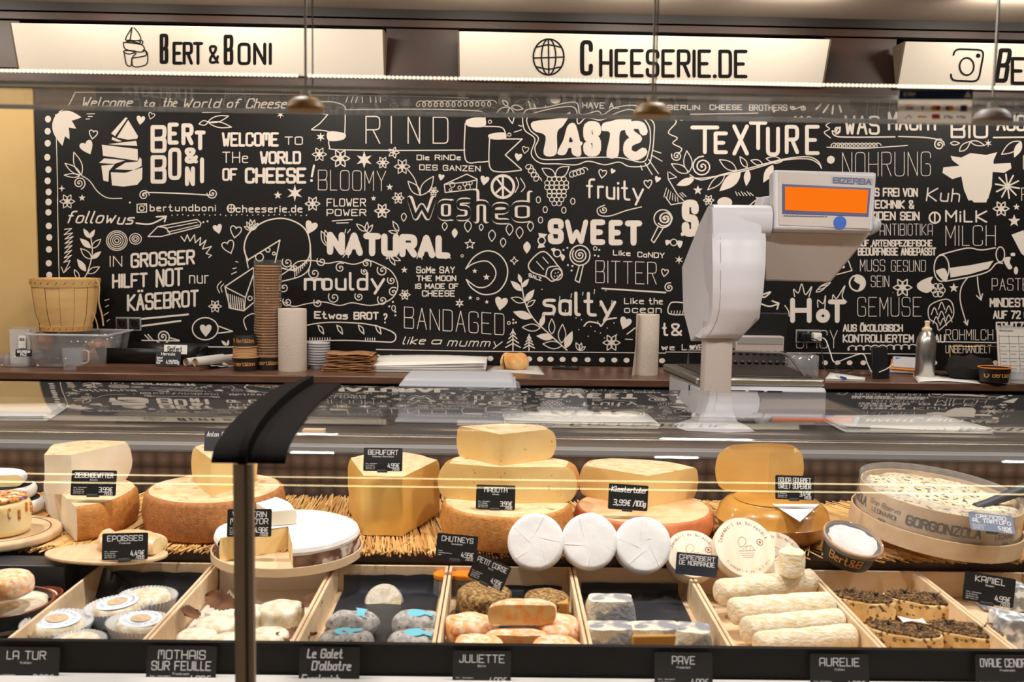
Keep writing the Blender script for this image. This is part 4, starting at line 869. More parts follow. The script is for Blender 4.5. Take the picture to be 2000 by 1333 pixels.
cup('paper_cup', 'black and gold paper ice cup upright, lowest of the short cup stack', (c.x, y, zz), r_, hh)
zz += hh + .0025
for k in range(6):
    m = MB(); m.lathe([(r_ * .84, -.010), (r_ * .90, 0), (r_ * .93, .0016), (r_ * .90, .0032), (r_ * .86, .003)], 30, (c.x, y, zz))
    tag(m.build('paper_cup', 'cup_rim', loc=(c.x, y, zz)), 'tan cup rim in the middle of the short stack of ice cups', 'cup', 'nested cups of the short stack'); zz += .0055
cup('paper_cup', 'black and gold paper ice cup turned upside down on top of the short stack', (c.x, y, zz), r_ * .92, 24 * u, flip=True)
y = 3.60; c = PY(524, 712, y); u = mpp(y); r_ = 25 * u; topz = zY(524, 516, y); zz = CZ
cup('paper_cup', 'black paper ice cup at the foot of the tall wrapped stack', (c.x, y, zz), r_ * .98, 27 * u); zz += 27 * u + .003
n = 34; step = (topz - zz) / n
base = None
for k in range(n):
    if base is None:
        base = thing('nested_cup', 'tan rimmed paper cup nested in the tall wrapped stack', 'cup', (c.x, y, zz), 'nested cups of the tall stack')
        MB().lathe([(r_ * .97, 0), (r_ * 1.02, .001), (r_ * 1.02, .0026), (r_ * .97, .0034), (r_ * .93, .002)], 30, (c.x, y, zz)).build('rim', 'cup_rim', base)
        MB().lathe([(r_ * .80, -step * 1.05), (r_ * .93, .001)], 30, (c.x, y, zz)).build('cup_wall', 'kraft', base)
    else:
        zz += step; copytree(base, (c.x + random.uniform(-.0015, .0015), y, zz))
def wrapf(u_, v):
    a = 6.2832 * u_; q = r_ * 1.06 + .002 * noise.noise(Vector((math.cos(a) * 3, math.sin(a) * 3, v * 14))); return Vector((c.x + q * math.cos(a), y + q * math.sin(a), CZ + .045 + v * (topz - CZ - .03)))
tag(MB().grid(wrapf, 40, 50).build('cling_wrap', 'cling', loc=(c.x, y, CZ + .045)), 'clear crinkled plastic wrap around the tall stack of cups', 'plastic wrap')
# kitchen rolls
def kroll(px0, px1, pt, pb_, y, label, extra=0):
    x0, x1 = PY(px0, pb_, y).x, PY(px1, pb_, y).x; r = (x1 - x0) / 2; cx_ = (x0 + x1) / 2; zt_ = zY(px0, pt, y)
    th = thing('kitchen_roll', label, 'paper roll', (cx_, y, CZ))
    MB().lathe([(r * .3, 0), (r * .98, 0), (r, .003), (r, zt_ - CZ - .003), (r * .985, zt_ - CZ), (r * .3, zt_ - CZ), (r * .3, zt_ - CZ - .03)], 40, (cx_, y, CZ)).build('tissue', 'tissue', th)
    MB().lathe([(r * .3, .0), (r * .3, zt_ - CZ - .001), (r * .26, zt_ - CZ - .001), (r * .26, 0)], 24, (cx_, y, CZ)).build('core', 'kraft', th)
    if extra:
        a = Vector((x0 + .004, y - .01, CZ)); MB().grid(lambda u_, v: a + Vector((-.02 * (1 - v) * (1 - u_), -.03 * (1 - u_), v * (zt_ - CZ))), 2, 4).build('loose_sheet', 'tissue', th)
kroll(544, 599, 603, 718, 3.58, 'white kitchen roll standing beside the tall cup stack')
kroll(1240, 1285, 614, 724, 3.60, 'white kitchen roll standing left of the weighing scale', 1)
y = 3.66; c = PY(622, 712, y); u = mpp(y)
for k in range(9):
    m = MB().lathe([(20 * u, 0), (23 * u, .001), (23 * u, .0035), (20 * u, .004), (18 * u, -.004), (20 * u, 0)], 28, (c.x, y, CZ + .015 + k * .0095))
    tag(m.build('plastic_cup', 'white_plastic', loc=(c.x, y, CZ + .015 + k * .0095)), 'white plastic cup nested in the stack right of the kitchen roll', 'cup', 'nested white plastic cups')
tag(MB().lathe([(.001, 0), (16 * u, 0), (19 * u, .014), (17 * u, .014)], 28, (c.x, y, CZ)).build('plastic_cup', 'white_plastic', loc=(c.x, y, CZ)), 'white plastic cup lowest in the stack right of the kitchen roll', 'cup', 'nested white plastic cups')
# brown paper bags: a stack of individually creased bags
y = 3.60; A = PY(634, 719, y); B = PY(735, 719, y); u = mpp(y); rnd = random.Random(3)
for k in range(13):
    zb2 = CZ + .0015 + k * .0052; o1, o2 = rnd.uniform(-.006, .006), rnd.uniform(-.01, .008)
    mm = MB(); x0, x1 = A.x + o1 + k * .0015, B.x + o2 - k * .0008
    mm.grid(lambda p, q_: Vector((x0 + (x1 - x0) * p, y - .055 + .13 * q_ + o2 * .5, zb2 + .0018 * math.sin(9 * p + k * 1.7) + .0015 * math.sin(5 * q_ + k) + .0018)), 14, 3)
    tag(mm.build('paper_bag', 'kraft', loc=((x0 + x1) / 2, y, zb2), solid=.0028), 'folded brown paper bag in the stack behind the white sheets', 'paper bag', 'stacked brown paper bags')
# white paper stack and bread
def sheets(label, P, n, dz, m_='paper', name='paper_sheets', amp=.002, z0=CZ, seed=1, sk=.006):
    r = random.Random(seed); th = thing(name, label, 'paper', tuple((P[0] + P[2]) / 2))
    for k in range(n):
        ox, oy = r.uniform(-sk, sk), r.uniform(-sk * .6, sk * .6)
        mb = MB(); mb.grid(lambda a, b_: P[0].lerp(P[1], a).lerp(P[3].lerp(P[2], a), b_) + Vector((ox, oy, .0006 + k * dz + amp * k / n * math.sin(3 * a + 2 * b_ + k * .4))), 8, 3)
        mb.build('sheet', m_, th, solid=dz * .6)
    return th
P = [PZ(707, 727, CZ), PZ(945, 729, CZ), PZ(950, 712, CZ), PZ(735, 708, CZ)]
sheets('thick stack of loose white wrapping paper on the counter left of the bread', P, 12, .0028, amp=.006)
P = [PZ(952, 726, CZ), PZ(1066, 733, CZ), PZ(1052, 715, CZ), PZ(968, 716, CZ)]
sheets('single sheet of greaseproof paper under the piece of bread', P, 1, .001, 'paper_grey', 'greaseproof_sheet', amp=0)
c = onC(1000, 722); y = c.y
br = thing('bread_piece', 'piece of crusty white bread loaf lying on greaseproof paper', 'bread', (c.x, y, CZ + .0015))
m = puck(.058, .058, .48, 32, .008, 22, 5, sy=.62); m.v = [Vector((max(p.x, -.03 - .2 * (p.z - .03)), p.y, p.z)) for p in m.v]
m.xf(T4((c.x + .004, y, CZ + .0015), -6)).build('crust', 'bread_crust', br)
m = puck(.029, .006, .3, 26, .002, 60, 2); m.xf(T4((c.x - .028, y - .006, CZ + .029), -22) @ Matrix.Rotation(R(-90), 4, 'Y')).build('crumb', 'bread_crumb', br)
# phones
def phone(label, M, w, l, screen='black_plastic'):
    th = thing('smartphone', label, 'phone', tuple(M.translation))
    b_ = MB().box(-w / 2, w / 2, -l / 2, l / 2, 0, .0085).xf(M); b_.build('case', 'black_plastic', th, bevel=.002)
    MB().box(-w / 2 + .003, w / 2 - .003, -l / 2 + .003, l / 2 - .003, .0087, .0092).xf(M).build('screen', screen, th)
phone('black smartphone lying flat on the counter left of the second kitchen roll', T4(onC(1105, 721) + Vector((0, 0, .0005)), 80), .055, .1)
# double wall sockets
def socket(label, px, py, plugs=0):
    c = W(px, py, .012); th = thing('wall_socket', label, 'socket', tuple(c))
    Mx = Matrix.Translation(c) @ Matrix.Rotation(math.atan(WS), 4, 'Z')
    MB().box(-.048, .048, -.009, 0, -.026, .026).xf(Mx).build('frame', 'grey_plastic', th, bevel=.002)
    for s_ in (-1, 1):
        MB().box(-.020, .020, -.0105, -.0085, -.02, .02).xf(Mx @ Matrix.Translation((s_ * .0235, 0, 0))).build('insert', 'black_plastic', th, bevel=.002)
        mm = MB().lathe([(.017, 0), (.0185, .0), (.0185, .003), (.0165, .003), (.015, -.0), (.0001, 0)], 24); mm.xf(Mx @ Matrix.Translation((s_ * .0235, -.0105, 0)) @ Matrix.Rotation(R(90), 4, 'X')).build('recess_ring', 'steel_dark', th)
    return Mx
socket('grey double wall socket on the mural right of the basket', 252, 633)
SM = socket('grey double wall socket with plugs behind the weighing scale', 1577, 657)
for dx, m_, lb, cm in ((-.02, 'black_plastic', 'black plug with cable in the left half of the right wall socket', 'cable_black'), (.026, 'cable_white', 'white plug with cable in the right half of the right wall socket', 'cable_white')):
    p = SM @ Vector((dx, -.012, 0)); th = thing('power_plug', lb, 'plug', tuple(p))
    MB().box(-.016, .016, -.036, 0, -.016, .016).xf(SM @ Matrix.Translation((dx, -.012, 0))).build('plug_body', m_, th, bevel=.004)
    e = SM @ Vector((dx, -.045, 0))
    if m_ == 'black_plastic': pts = [e, PY(1600, 668, 3.72), PY(1607, 700, 3.70), PY(1612, 722, 3.66), PY(1640, 728, 3.64), PY(1668, 722, 3.66), PY(1650, 712, 3.66), PY(1630, 718, 3.63), PY(1660, 731, 3.6), PY(1700, 733, 3.6)]
    else: pts = [e, PY(1612, 664, 3.72), PY(1622, 690, 3.7), PY(1630, 708, 3.68), PY(1655, 700, 3.64), PY(1685, 692, 3.62), PY(1695, 712, 3.6), PY(1706, 729, 3.57), PY(1730, 722, 3.56), PY(1745, 711, 3.56)]
    pts = [Vector((a.x, a.y, max(a.z, CZ + .004))) for a in pts]
    MB().tube(curve2([tuple(a) for a in pts], 6), .0022, 6).build('cable', cm, th)
# items right of the scale
y = 3.70; a = PY(1420, 700, y); b = PY(1540, 612, y)
mo = thing('black_screen', 'black flat screen standing behind the weighing scale', 'screen', ((a.x + b.x) / 2, y, CZ))
MB().box(a.x, b.x, y, y + .03, CZ + .02, b.z).build('housing', 'black_plastic', mo, bevel=.004); MB().box(a.x + .05, b.x - .05, y - .04, y + .06, CZ, CZ + .02).build('foot', 'black_matte', mo)
y = 3.64; a = PY(1437, 684, y); b = PY(1532, 658, y)
pr = thing('white_printer', 'low white box with black front grille behind the scale', 'printer', ((a.x + b.x) / 2, y, CZ))
MB().box(a.x, b.x, y, y + .05, CZ, b.z).build('housing', 'white_plastic2', pr, bevel=.003)
MB().box(a.x + .006, b.x - .006, y - .002, y, b.z - .028, b.z - .004).build('grille', 'grey_plastic', pr)
y = 3.56; a = PY(1432, 712, y); b = PY(1556, 712, y); zt_ = zY(1490, 682, y + .07)
ct = thing('coin_tray', 'sloping black coin tray with rows of round coins behind the scale', 'coin tray', ((a.x + b.x) / 2, y, CZ))
sl = lambda x, t: (x, y + .10 * t, CZ + .008 + (zt_ - CZ - .008) * t)
m = MB(); m.hexa([(a.x, y, CZ + .0005), (b.x, y, CZ + .0005), (b.x - .02, y + .10, CZ + .0005), (a.x, y + .10, CZ + .0005), sl(a.x, 0), sl(b.x, 0), sl(b.x - .02, 1), sl(a.x, 1)]); m.build('tray_body', 'black_plastic', ct, bevel=.003)
mat('coin_gold', (222, 162, 74), .4); mat('coin_brown', (196, 112, 60), .5); mat('coin_beige', (190, 158, 128), .5)
for r_, t in enumerate((.12, .45, .8)):
    for k in range(8):
        x = a.x + .018 + k * (b.x - a.x - .05) / 7; p = Vector(sl(x, t)); 
        mm = puck(.0085, .009, .4, 14).xf(T4(p + Vector((0, 0, .0005)), 0, 20))
        mm.build('coin_roll', ('coin_gold', 'coin_beige', 'coin_brown')[(k + r_) % 3] if r_ == 0 else 'steel_dark', ct)
y = 3.5; a = PY(1547, 712, y); b = PY(1601, 670, y)
cb = thing('acrylic_box', 'small clear acrylic box right of the coin tray', 'box', ((a.x + b.x) / 2, y, CZ))
openbox(a.x, b.x, y, y + .09, CZ + .002, zY(1570, 695, y), .002).build('walls', 'acrylic', cb, solid=.0025)
P = [PZ(1612, 744, CZ), PZ(1688, 746, CZ), PZ(1690, 742, CZ), PZ(1622, 731, CZ)]
sheets('small white notepad on the counter edge right of the scale', P, 5, .0018, name='notepad', amp=0, sk=.001)
a = PZ(1633, 734, CZ + .012); b = PZ(1652, 740, CZ + .012); pn = thing('pen', 'blue and white pen lying on the notepad', 'pen', tuple(a))
MB().tube([a, a.lerp(b, .55)], .0032, 8).build('barrel', 'cable_white', pn); MB().tube([a.lerp(b, .5), b], .004, 8).build('cap', 'blue_dot', pn)
y = 3.58; c = PY(1716, 733, y)
phone('black smartphone propped upright against the mural behind the cables', T4((c.x, y, CZ + .057), 12, 78), .064, .115)
# card terminal
c = onC(1772, 730); y = c.y + .03
tm = thing('card_terminal', 'white card payment terminal with blue screen and orange bumper', 'card terminal', (c.x, y, CZ))
M = T4((c.x, y, CZ + .001), -20)
MB().hexa([(-.055, -.05, .001), (.055, -.05, .001), (.055, .06, .001), (-.055, .06, .001), (-.045, -.04, .018), (.05, -.045, .014), (.045, .05, .045), (-.045, .05, .045)]).xf(M).build('base', 'white_plastic', tm, bevel=.006)
MB().hexa([(-.052, -.050, .014), (.058, -.053, .010), (.05, .045, .040), (-.048, .045, .040), (-.052, -.050, .020), (.058, -.053, .016), (.05, .045, .046), (-.048, .045, .046)]).xf(M).build('bumper', 'orange_rubber', tm, bevel=.003)
MB().hexa([(-.045, -.045, .022), (.05, -.047, .018), (.044, .05, .048), (-.042, .05, .048), (-.045, -.045, .030), (.05, -.047, .026), (.044, .05, .056), (-.042, .05, .056)]).xf(M).build('reader', 'white_plastic', tm, bevel=.003)
mat('term_screen', (40, 80, 150), .2, emit=(50, 110, 190), estr=.5)
MB().hexa([(-.034, -.022, .0345), (.036, -.024, .0315), (.033, .036, .0505), (-.032, .036, .0515), (-.034, -.022, .0355), (.036, -.024, .0325), (.033, .036, .0515), (-.032, .036, .0525)]).xf(M).build('screen', 'term_screen', tm)
# aluminium bottle
y = 3.62; c = PY(1806, 727, y); u = mpp(y); r_ = 18.5 * u; zt_ = zY(1806, 646, y) - CZ; ztt = zY(1806, 627, y) - CZ
al = thing('drinking_bottle', 'aluminium drinking bottle with cream cap standing by the mural', 'bottle', (c.x, y, CZ))
MB().lathe([(.0001, 0), (r_ * .92, 0), (r_, .004), (r_, zt_ * .72), (r_ * .93, zt_ * .84), (r_ * .7, zt_ * .95), (r_ * .45, zt_), (.0001, zt_)], 36, (c.x, y, CZ)).build('bottle_body', 'alu', al)
MB().lathe([(r_ * .5, zt_), (r_ * .52, zt_ + .008), (r_ * .3, zt_ + .012), (r_ * .22, zt_ + .022), (r_ * .3, ztt - .003), (r_ * .2, ztt), (.0001, ztt)], 24, (c.x, y, CZ + .0003)).build('cap', 'cream_cap', al)
# black cloth, wire stand, sheet, pen, cup, calendar, jar
y = 3.62; a = PY(1835, 735, y); b = PY(1950, 735, y)
m = puck(.5, .5, .5, 40, .10, 5.5, 9, sy=.55, taper=.35); m.xf(Matrix.Translation(((a.x + b.x) / 2, y, CZ + .0005)) @ Matrix.Diagonal((b.x - a.x, .26, .165, 1)))
tag(m.build('cloth_bag', 'cloth_black', loc=((a.x + b.x) / 2, y, CZ)), 'crumpled black cloth bag lying near the right end of the counter', 'bag')
y = 3.68; m = MB(); m.tube([PY(1857, 708, y), PY(1857, 652, y), PY(1859, 650, y), PY(1955, 650, y), PY(1957, 652, y), PY(1957, 708, y)], .002, 6)
z0 = min(p.z for p in m.v); m.v = [Vector((p.x, p.y, CZ + (p.z - z0))) for p in m.v]
tag(m.build('wire_stand', 'brass', loc=(PY(1905, 700, y).x, y, CZ)), 'thin brass wire frame standing behind the black bag', 'stand')
P = [PZ(1795, 748, CZ), PZ(1915, 750, CZ), PZ(1905, 737, CZ), PZ(1783, 733, CZ)]
sheets('loose white paper sheet curling at the counter edge before the terminal', P, 2, .001, amp=.012, sk=.002)
a, b = PZ(1815, 729, CZ + .006), PZ(1876, 736, CZ + .006); pn = thing('pen', 'black marker pen lying before the aluminium bottle', 'pen', tuple(a)); MB().tube([a, b], .0055, 10).build('barrel', 'black_plastic', pn); MB().tube([a.lerp(b, -.02), a.lerp(b, .3)], .0062, 10).build('cap', 'black_matte', pn)
y = 3.5; c = PY(1941, 746, y); u = mpp(y)
c1 = cup('paper_cup', 'black paper ice cup with orange rim near the calendar', (c.x, y, CZ + .004), 30 * u, 29 * u, rim='orange_rubber')
MB().lathe([(.0001, .0), (27 * u, 0), (27 * u, .001), (.0001, .001)], 24, (c.x, y, CZ + .003 + 24 * u)).build('filling', 'orange_rubber', c1)
y = 3.6; a = PY(1952, 722, y); zt_ = zY(1975, 641, y)
ca = thing('desk_calendar', 'spiral bound desk calendar page at the right frame edge', 'calendar', (a.x + .06, y, CZ))
M = Matrix.Translation((a.x, y, CZ + .001)) @ Matrix.Rotation(R(-12), 4, 'X'); hh = (zt_ - CZ) / math.cos(R(12))
MB().box(0, .16, 0, .0015, 0, hh).xf(M).build('page', 'paper_grey', ca)
MB().box(0, .16, .0015, .004, 0, hh - .004).xf(Matrix.Translation((a.x, y, CZ + .001)) @ Matrix.Rotation(R(-12), 4, 'X')).build('backing', 'kraft', ca)
m = MB()
for k in range(22): m.tube([(.005 + k * .007, -.003, hh - .006), (.005 + k * .007, -.002, hh + .004), (.005 + k * .007, .005, hh + .003)], .0008, 4)
m.xf(M).build('spiral_binding', 'steel_dark', ca, kind='stuff')
d = D2()
for k in range(6): d.line([(.006, hh * (.12 + .14 * k)), (.155, hh * (.12 + .14 * k))], .0009)
for k in range(5): d.line([(.008 + k * .036, hh * .1), (.008 + k * .036, hh * .85)], .0009)
for k in range(16): d.line([(.012 + (k % 4) * .036, hh * (.2 + .14 * (k // 4))), (.012 + (k % 4) * .036 + .02, hh * (.2 + .14 * (k // 4)))], .0014)
d.text('Monatsplan', .01, hh * .95, .06, hh * .91, .0009); d.build('printed_grid', 'ink', cardmap(M), ca)
y = 3.5; c = PY(1990, 746, y); tag(MB().lathe([(.0001, .001), (.03, .001), (.031, .045), (.03, .045), (.029, .003), (.0001, .003)], 28, (c.x, y, CZ)).build('drinking_glass', 'acrylic', loc=(c.x, y, CZ)), 'small clear glass beside the ice cup at the right edge', 'glass')
# ---------------------------------------------------------------- cheese case
WZ = 1.034; DZ = .90; MZ = .912
mat('pearl_metal', (112, 92, 80), .42, metal=.35)
m_ = MATS['pearl_metal']; nt = m_.node_tree; N = nt.nodes; L = nt.links   # engine-turned steel: overlapping ground circles
tc = N.new('ShaderNodeTexCoord'); mpn = N.new('ShaderNodeMapping'); mpn.inputs['Scale'].default_value = (28, 28, 28); L.new(tc.outputs['Object'], mpn.inputs[0])
fr_ = N.new('ShaderNodeVectorMath'); fr_.operation = 'FRACTION'; L.new(mpn.outputs[0], fr_.inputs[0])
sb = N.new('ShaderNodeVectorMath'); sb.operation = 'SUBTRACT'; sb.inputs[1].default_value = (.5, .5, .5); L.new(fr_.outputs[0], sb.inputs[0])
sx = N.new('ShaderNodeSeparateXYZ'); L.new(sb.outputs[0], sx.inputs[0])
at = N.new('ShaderNodeMath'); at.operation = 'ARCTAN2'; L.new(sx.outputs['Z'], at.inputs[0]); L.new(sx.outputs['X'], at.inputs[1])
le = N.new('ShaderNodeVectorMath'); le.operation = 'LENGTH'; cz = N.new('ShaderNodeCombineXYZ'); L.new(sx.outputs['X'], cz.inputs[0]); L.new(sx.outputs['Z'], cz.inputs[1]); L.new(cz.outputs[0], le.inputs[0])
sn = N.new('ShaderNodeMath'); sn.operation = 'SINE'; ml = N.new('ShaderNodeMath'); ml.operation = 'MULTIPLY'; ml.inputs[1].default_value = 1; L.new(at.outputs[0], ml.inputs[0]); L.new(ml.outputs[0], sn.inputs[0])
rp = N.new('ShaderNodeValToRGB'); rp.color_ramp.elements[0].position = 0; rp.color_ramp.elements[0].color = lin((64, 52, 46)); rp.color_ramp.elements[1].position = 1; rp.color_ramp.elements[1].color = lin((116, 98, 88))
mr = N.new('ShaderNodeMapRange'); mr.inputs[1].default_value = .62; mr.inputs[2].default_value = .0; ad = N.new('ShaderNodeMath'); ad.operation = 'MULTIPLY_ADD'; L.new(sn.outputs[0], ad.inputs[0]); ad.inputs[1].default_value = -.10; L.new(le.outputs['Value'], ad.inputs[2]); L.new(ad.outputs[0], mr.inputs[0]); L.new(mr.outputs[0], rp.inputs[0]); L.new(rp.outputs[0], N['Principled BSDF'].inputs['Base Color'])
cs = thing('display_case', 'refrigerated cheese counter case with brushed rear worktop and metal lined back', 'display case', (0, 2.0, 0))
MB().box(-2.6, 2.6, 2.46, 2.98, WZ - .03, WZ).build('worktop', 'steel_dark', cs, bevel=.003)
MB().box(-2.6, 2.6, 2.44, 2.459, WZ - .028, WZ - .002).build('front_trim', 'steel', cs, bevel=.002)
MB().box(-2.6, 2.6, 2.40, 2.44, WZ - .05, WZ - .022).build('trim_rail', 'grey_plastic', cs, bevel=.002)
MB().box(-2.6, 2.6, 2.355, 2.375, DZ, WZ - .03).build('back_lining', 'pearl_metal', cs)
MB().box(-2.6, 2.6, 2.375, 2.40, DZ, WZ - .05).build('back_frame', 'steel_dark', cs)
MB().box(-2.6, 2.6, 2.62, 2.9, 0, WZ - .031).build('rear_carcass', 'cabinet_dark', cs)
MB().box(-2.6, 2.6, 1.896, 2.355, DZ - .03, DZ).build('display_shelf', 'laminate', cs)
MB().box(-2.6, 2.6, 1.896, 1.91, DZ - .07, DZ - .031).build('shelf_riser', 'rubber', cs)
MB().box(-2.6, 2.6, 1.47, 1.91, .80, .829).build('well_floor', 'rubber', cs)
MB().box(-2.6, 2.6, 1.26, 2.35, .1, .79).build('case_body', 'white_enamel', cs, bevel=.01)
zr = lambda py, Y: zY(1000, py, Y)
MB().box(-2.6, 2.6, 1.476, 1.486, .838, zr(1262, 1.476)).build('front_rail', 'rail_black', cs, bevel=.001)
MB().box(-2.6, 2.6, 1.30, 1.475, .79, zr(1322, 1.475)).build('front_ledge', 'white_enamel', cs, bevel=.004)
# curved front glass
K = [(1.62, -2), (1.5, 0), (1.4, 2), (1.32, 5), (1.26, 10), (1.22, 18), (1.205, 36), (1.2008, 64), (1.2, 88)]
prof = []; gz = 1.272; gd = 1.62
for (d0, t0), (d1, t1) in zip(K, K[1:]):
    n = 10
    for i in range(n):
        if not prof: prof.append((gd, gz))
        tt = t0 + (t1 - t0) * (i + .5) / n; dd = (d0 - d1) / n; gz -= dd * math.tan(R(tt)); gd -= dd; prof.append((gd, gz))
prof += [(1.19995, gz - .004), (1.19995, gz - .03), (1.19995, 1.0), (1.19995, .80)]
def gl(x0, x1):
    m = MB(); vs = []
    for d_, z_ in prof: vs += [(x0, d_, z_), (x1, d_, z_)]
    return m.add(vs, [(2 * i, 2 * i + 1, 2 * i + 3, 2 * i + 2) for i in range(len(prof) - 1)], True)
gx = PY(481, 1200, 1.2).x
fg = thing('curved_front_glass', 'clear curved glass canopy over the cheese counter in two panes', 'glass', (0, 1.2, .8))
gl(-2.5, gx - .002).build('pane', 'glass_case', fg, sharp=180); gl(gx + .002, 2.5).build('pane', 'glass_case', fg, sharp=180)
# glass support post following the curve
def offs(t):
    out = []
    for i, p in enumerate(prof):
        a = prof[max(i - 1, 0)]; b = prof[min(i + 1, len(prof) - 1)]; tx, tz = b[0] - a[0], b[1] - a[1]; l = math.hypot(tx, tz); out.append((p[0] - tz / l * t, p[1] + tx / l * t))
    return out
def strip(x0, x1, t0, t1, i0=0, i1=None):
    A = offs(t0)[i0:i1]; B = offs(t1)[i0:i1]; return MB().prism(A + B[::-1], x0, x1, 'x', True)
po = thing('glass_support', 'curved dark metal bracket holding the front glass panes together', 'support post', (gx, 1.2, .8))
strip(gx - .0095, gx + .0125, -.004, -.014, 78).build('bracket_bar', 'bracket_metal', po)
strip(gx - .005, gx + .005, -.0041, -.016, 0, 79).build('bracket_bar', 'plastic_smoke', po)
strip(gx - .0115, gx - .0097, -.004, -.012, 78).build('edge_strip', 'steel', po)
strip(gx + .003, gx + .006, -.0145, -.0165, 78).build('edge_strip', 'steel_dark', po)
strip(gx - .040, gx + .050, -.0005, -.0038, 0, 79).build('cover_plate', 'plastic_smoke', po)
# ---- hanging glass shelf, LED strips, rods
Ys0, Ys1, Zs = 1.17, 1.375, 1.678
gs = thing('glass_shelf', 'horizontal glass shelf hanging on thin rods above the case', 'shelf', (0, 1.27, Zs))
MB().box(-2.2, 2.2, Ys0, Ys1, Zs, Zs + .006).build('pane', 'glass_shelf', gs)
for k, (pt, pb_, m_) in enumerate((((594, 0), (597, 200), 'clamp_brown'), ((1280, 0), (1274, 210), 'clamp_brown'), ((1947, 0), (1938, 225), 'clamp_grey'))):
    x = PY(pb_[0], pb_[1], 1.27).x
    rd = thing('hanging_rod', ('thin steel hanging rod with brown clamp, leftmost of three', 'thin steel hanging rod with brown clamp, middle of three', 'thin steel hanging rod with grey clamp beside the payment sticker')[k], 'rod', (x, 1.27, Zs), 'rods of the hanging glass shelf')
    MB().tube([(x, 1.27, Zs + .002), (x, 1.27, zc)], .0016, 8).build('rod', 'steel', rd)
    MB().tube([(x + .006, 1.285, Zs + .02), (x + .006, 1.285, zc)], .001, 6).build('cable', 'steel_dark', rd)
    dm = MB().lathe([(.0001, 0), (.022, 0), (.0235, .004), (.021, .0105), (.014, .016), (.0001, .0185)], 28, (x, 1.27, Zs - .010)); dm.build('clamp', m_, rd)
    MB().lathe([(.0001, .0), (.007, .0), (.007, .006), (.0001, .006)], 16, (x, 1.27, Zs + .0088)).build('nut', 'steel', rd)
def led(label, Y, z_, n, r, xs, bm='led'):
    for (x0, x1) in xs:
        th = thing('led_strip', label if len(xs) == 1 else label + (' left of the leftmost rod', ' between the leftmost and middle rods', ' between the middle and right rods', ' right of the rightmost rod')[xs.index((x0, x1))], 'led strip', (x0, Y, z_), 'led strips along the glass shelf')
        MB().tube([(x0, Y, z_), (x1, Y, z_)], r * .55, 6).build('tube', 'led_core', th)
        m = MB(); k = int((x1 - x0) / n)
        for i in range(k):
            x = x0 + (i + .5) * n; m.box(x - n * .28, x + n * .28, Y - r, Y + r, z_ - r, z_ + r)
        m.build('led_bead', bm, th, kind='stuff')
zl = zY(1000, 155, 1.17)
led('beaded white led strip above the glass shelf,', 1.17, zl, .0048, .0011, [(-1.6, PY(593, 150, 1.17).x - .002), (PY(597, 150, 1.17).x + .002, PY(1273, 150, 1.17).x - .002), (PY(1278, 150, 1.17).x + .002, PY(1938, 150, 1.17).x), (PY(1942, 150, 1.17).x, 1.6)])
MB().box(-2.2, 2.2, Ys1 + .0002, Ys1 + .0022, Zs, Zs + .006).build('lit_edge', 'glass_edge_lit', gs); MB().box(-2.2, 2.2, Ys0 - .0022, Ys0 - .0002, Zs + .001, Zs + .005).build('lit_edge', 'glass_edge_lit', gs)  # pale strips: light caught in the glass edges, painted as colour
# the counter opposite, behind the customer: its two led strips mirror in the front glass
oc = thing('opposite_counter', 'counter behind the viewer whose led strips mirror in the front glass', 'counter', (0, -1.9, 0))
MB().box(-3.2, 3.2, -2.4, -1.56, 0, .9).build('body', 'cabinet_dark', oc, bevel=.01); MB().box(-3.25, 3.25, -2.42, -1.52, .9, .93).build('worktop', 'wood_counter', oc, bevel=.004)
for k_, py_ in enumerate((928, 951)):
    zl_ = zY(1000, py_, 2.4 + 1.53); th = thing('led_strip', ('upper', 'lower')[k_] + ' beaded led strip on the counter behind the viewer, mirrored in the front glass', 'led strip', (0, -1.53, zl_), 'led strips of the opposite counter')
    MB().box(-3.1, 3.1, -1.56, -1.537, zl_ - .006, zl_ + .006).build('profile', 'led_core', th)
    m = MB()
    for i in range(int(6.2 / .0085)): x = -3.1 + (i + .5) * .0085; m.box(x - .003, x + .003, -1.537, -1.531, zl_ - .0045, zl_ + .0045)
    m.build('led_bead', 'led_bright', th, kind='stuff')
# payment sticker
y = 1.158; a = PY(1757, 176, y); b = PY(1897, 244, y); w, h = b.x - a.x, a.z - b.z
M = Matrix.Translation((a.x, y, b.z)) @ Matrix.Rotation(R(-1), 4, 'Y')
mat('sticker_film', (238, 232, 226), .5); mat('sticker_blue', (44, 74, 130), .5); mat('pay_orange', (240, 140, 60), .5); mat('pay_red', (190, 60, 50), .5); mat('pay_navy', (60, 66, 110), .5)
for k_ in ('sticker_film', 'sticker_blue', 'pay_orange', 'pay_red'):   # thin film, lit from behind as well
    nt_ = MATS[k_].node_tree; tr_ = nt_.nodes.new('ShaderNodeBsdfTranslucent'); tr_.inputs[0].default_value = nt_.nodes['Principled BSDF'].inputs['Base Color'].default_value
    mx_ = nt_.nodes.new('ShaderNodeMixShader'); mx_.inputs[0].default_value = .5; nt_.links.new(nt_.nodes['Principled BSDF'].outputs[0], mx_.inputs[1]); nt_.links.new(tr_.outputs[0], mx_.inputs[2]); nt_.links.new(mx_.outputs[0], nt_.nodes['Material Output'].inputs[0])
ps = thing('payment_sign', 'blue and grey sign with rows of payment card logos hanging from the shelf', 'sign', (a.x + w / 2, y, b.z))
MB().box(0, w, 0, .0012, 0, h).xf(M).build('panel', 'sticker_film', ps)
MB().box(0, w, -.0006, 0, h * .72, h).xf(M).build('header', 'sticker_blue', ps)
def pd(m, f): d = D2(); f(d); d.build('card_logo', m, cardmap(M), ps)
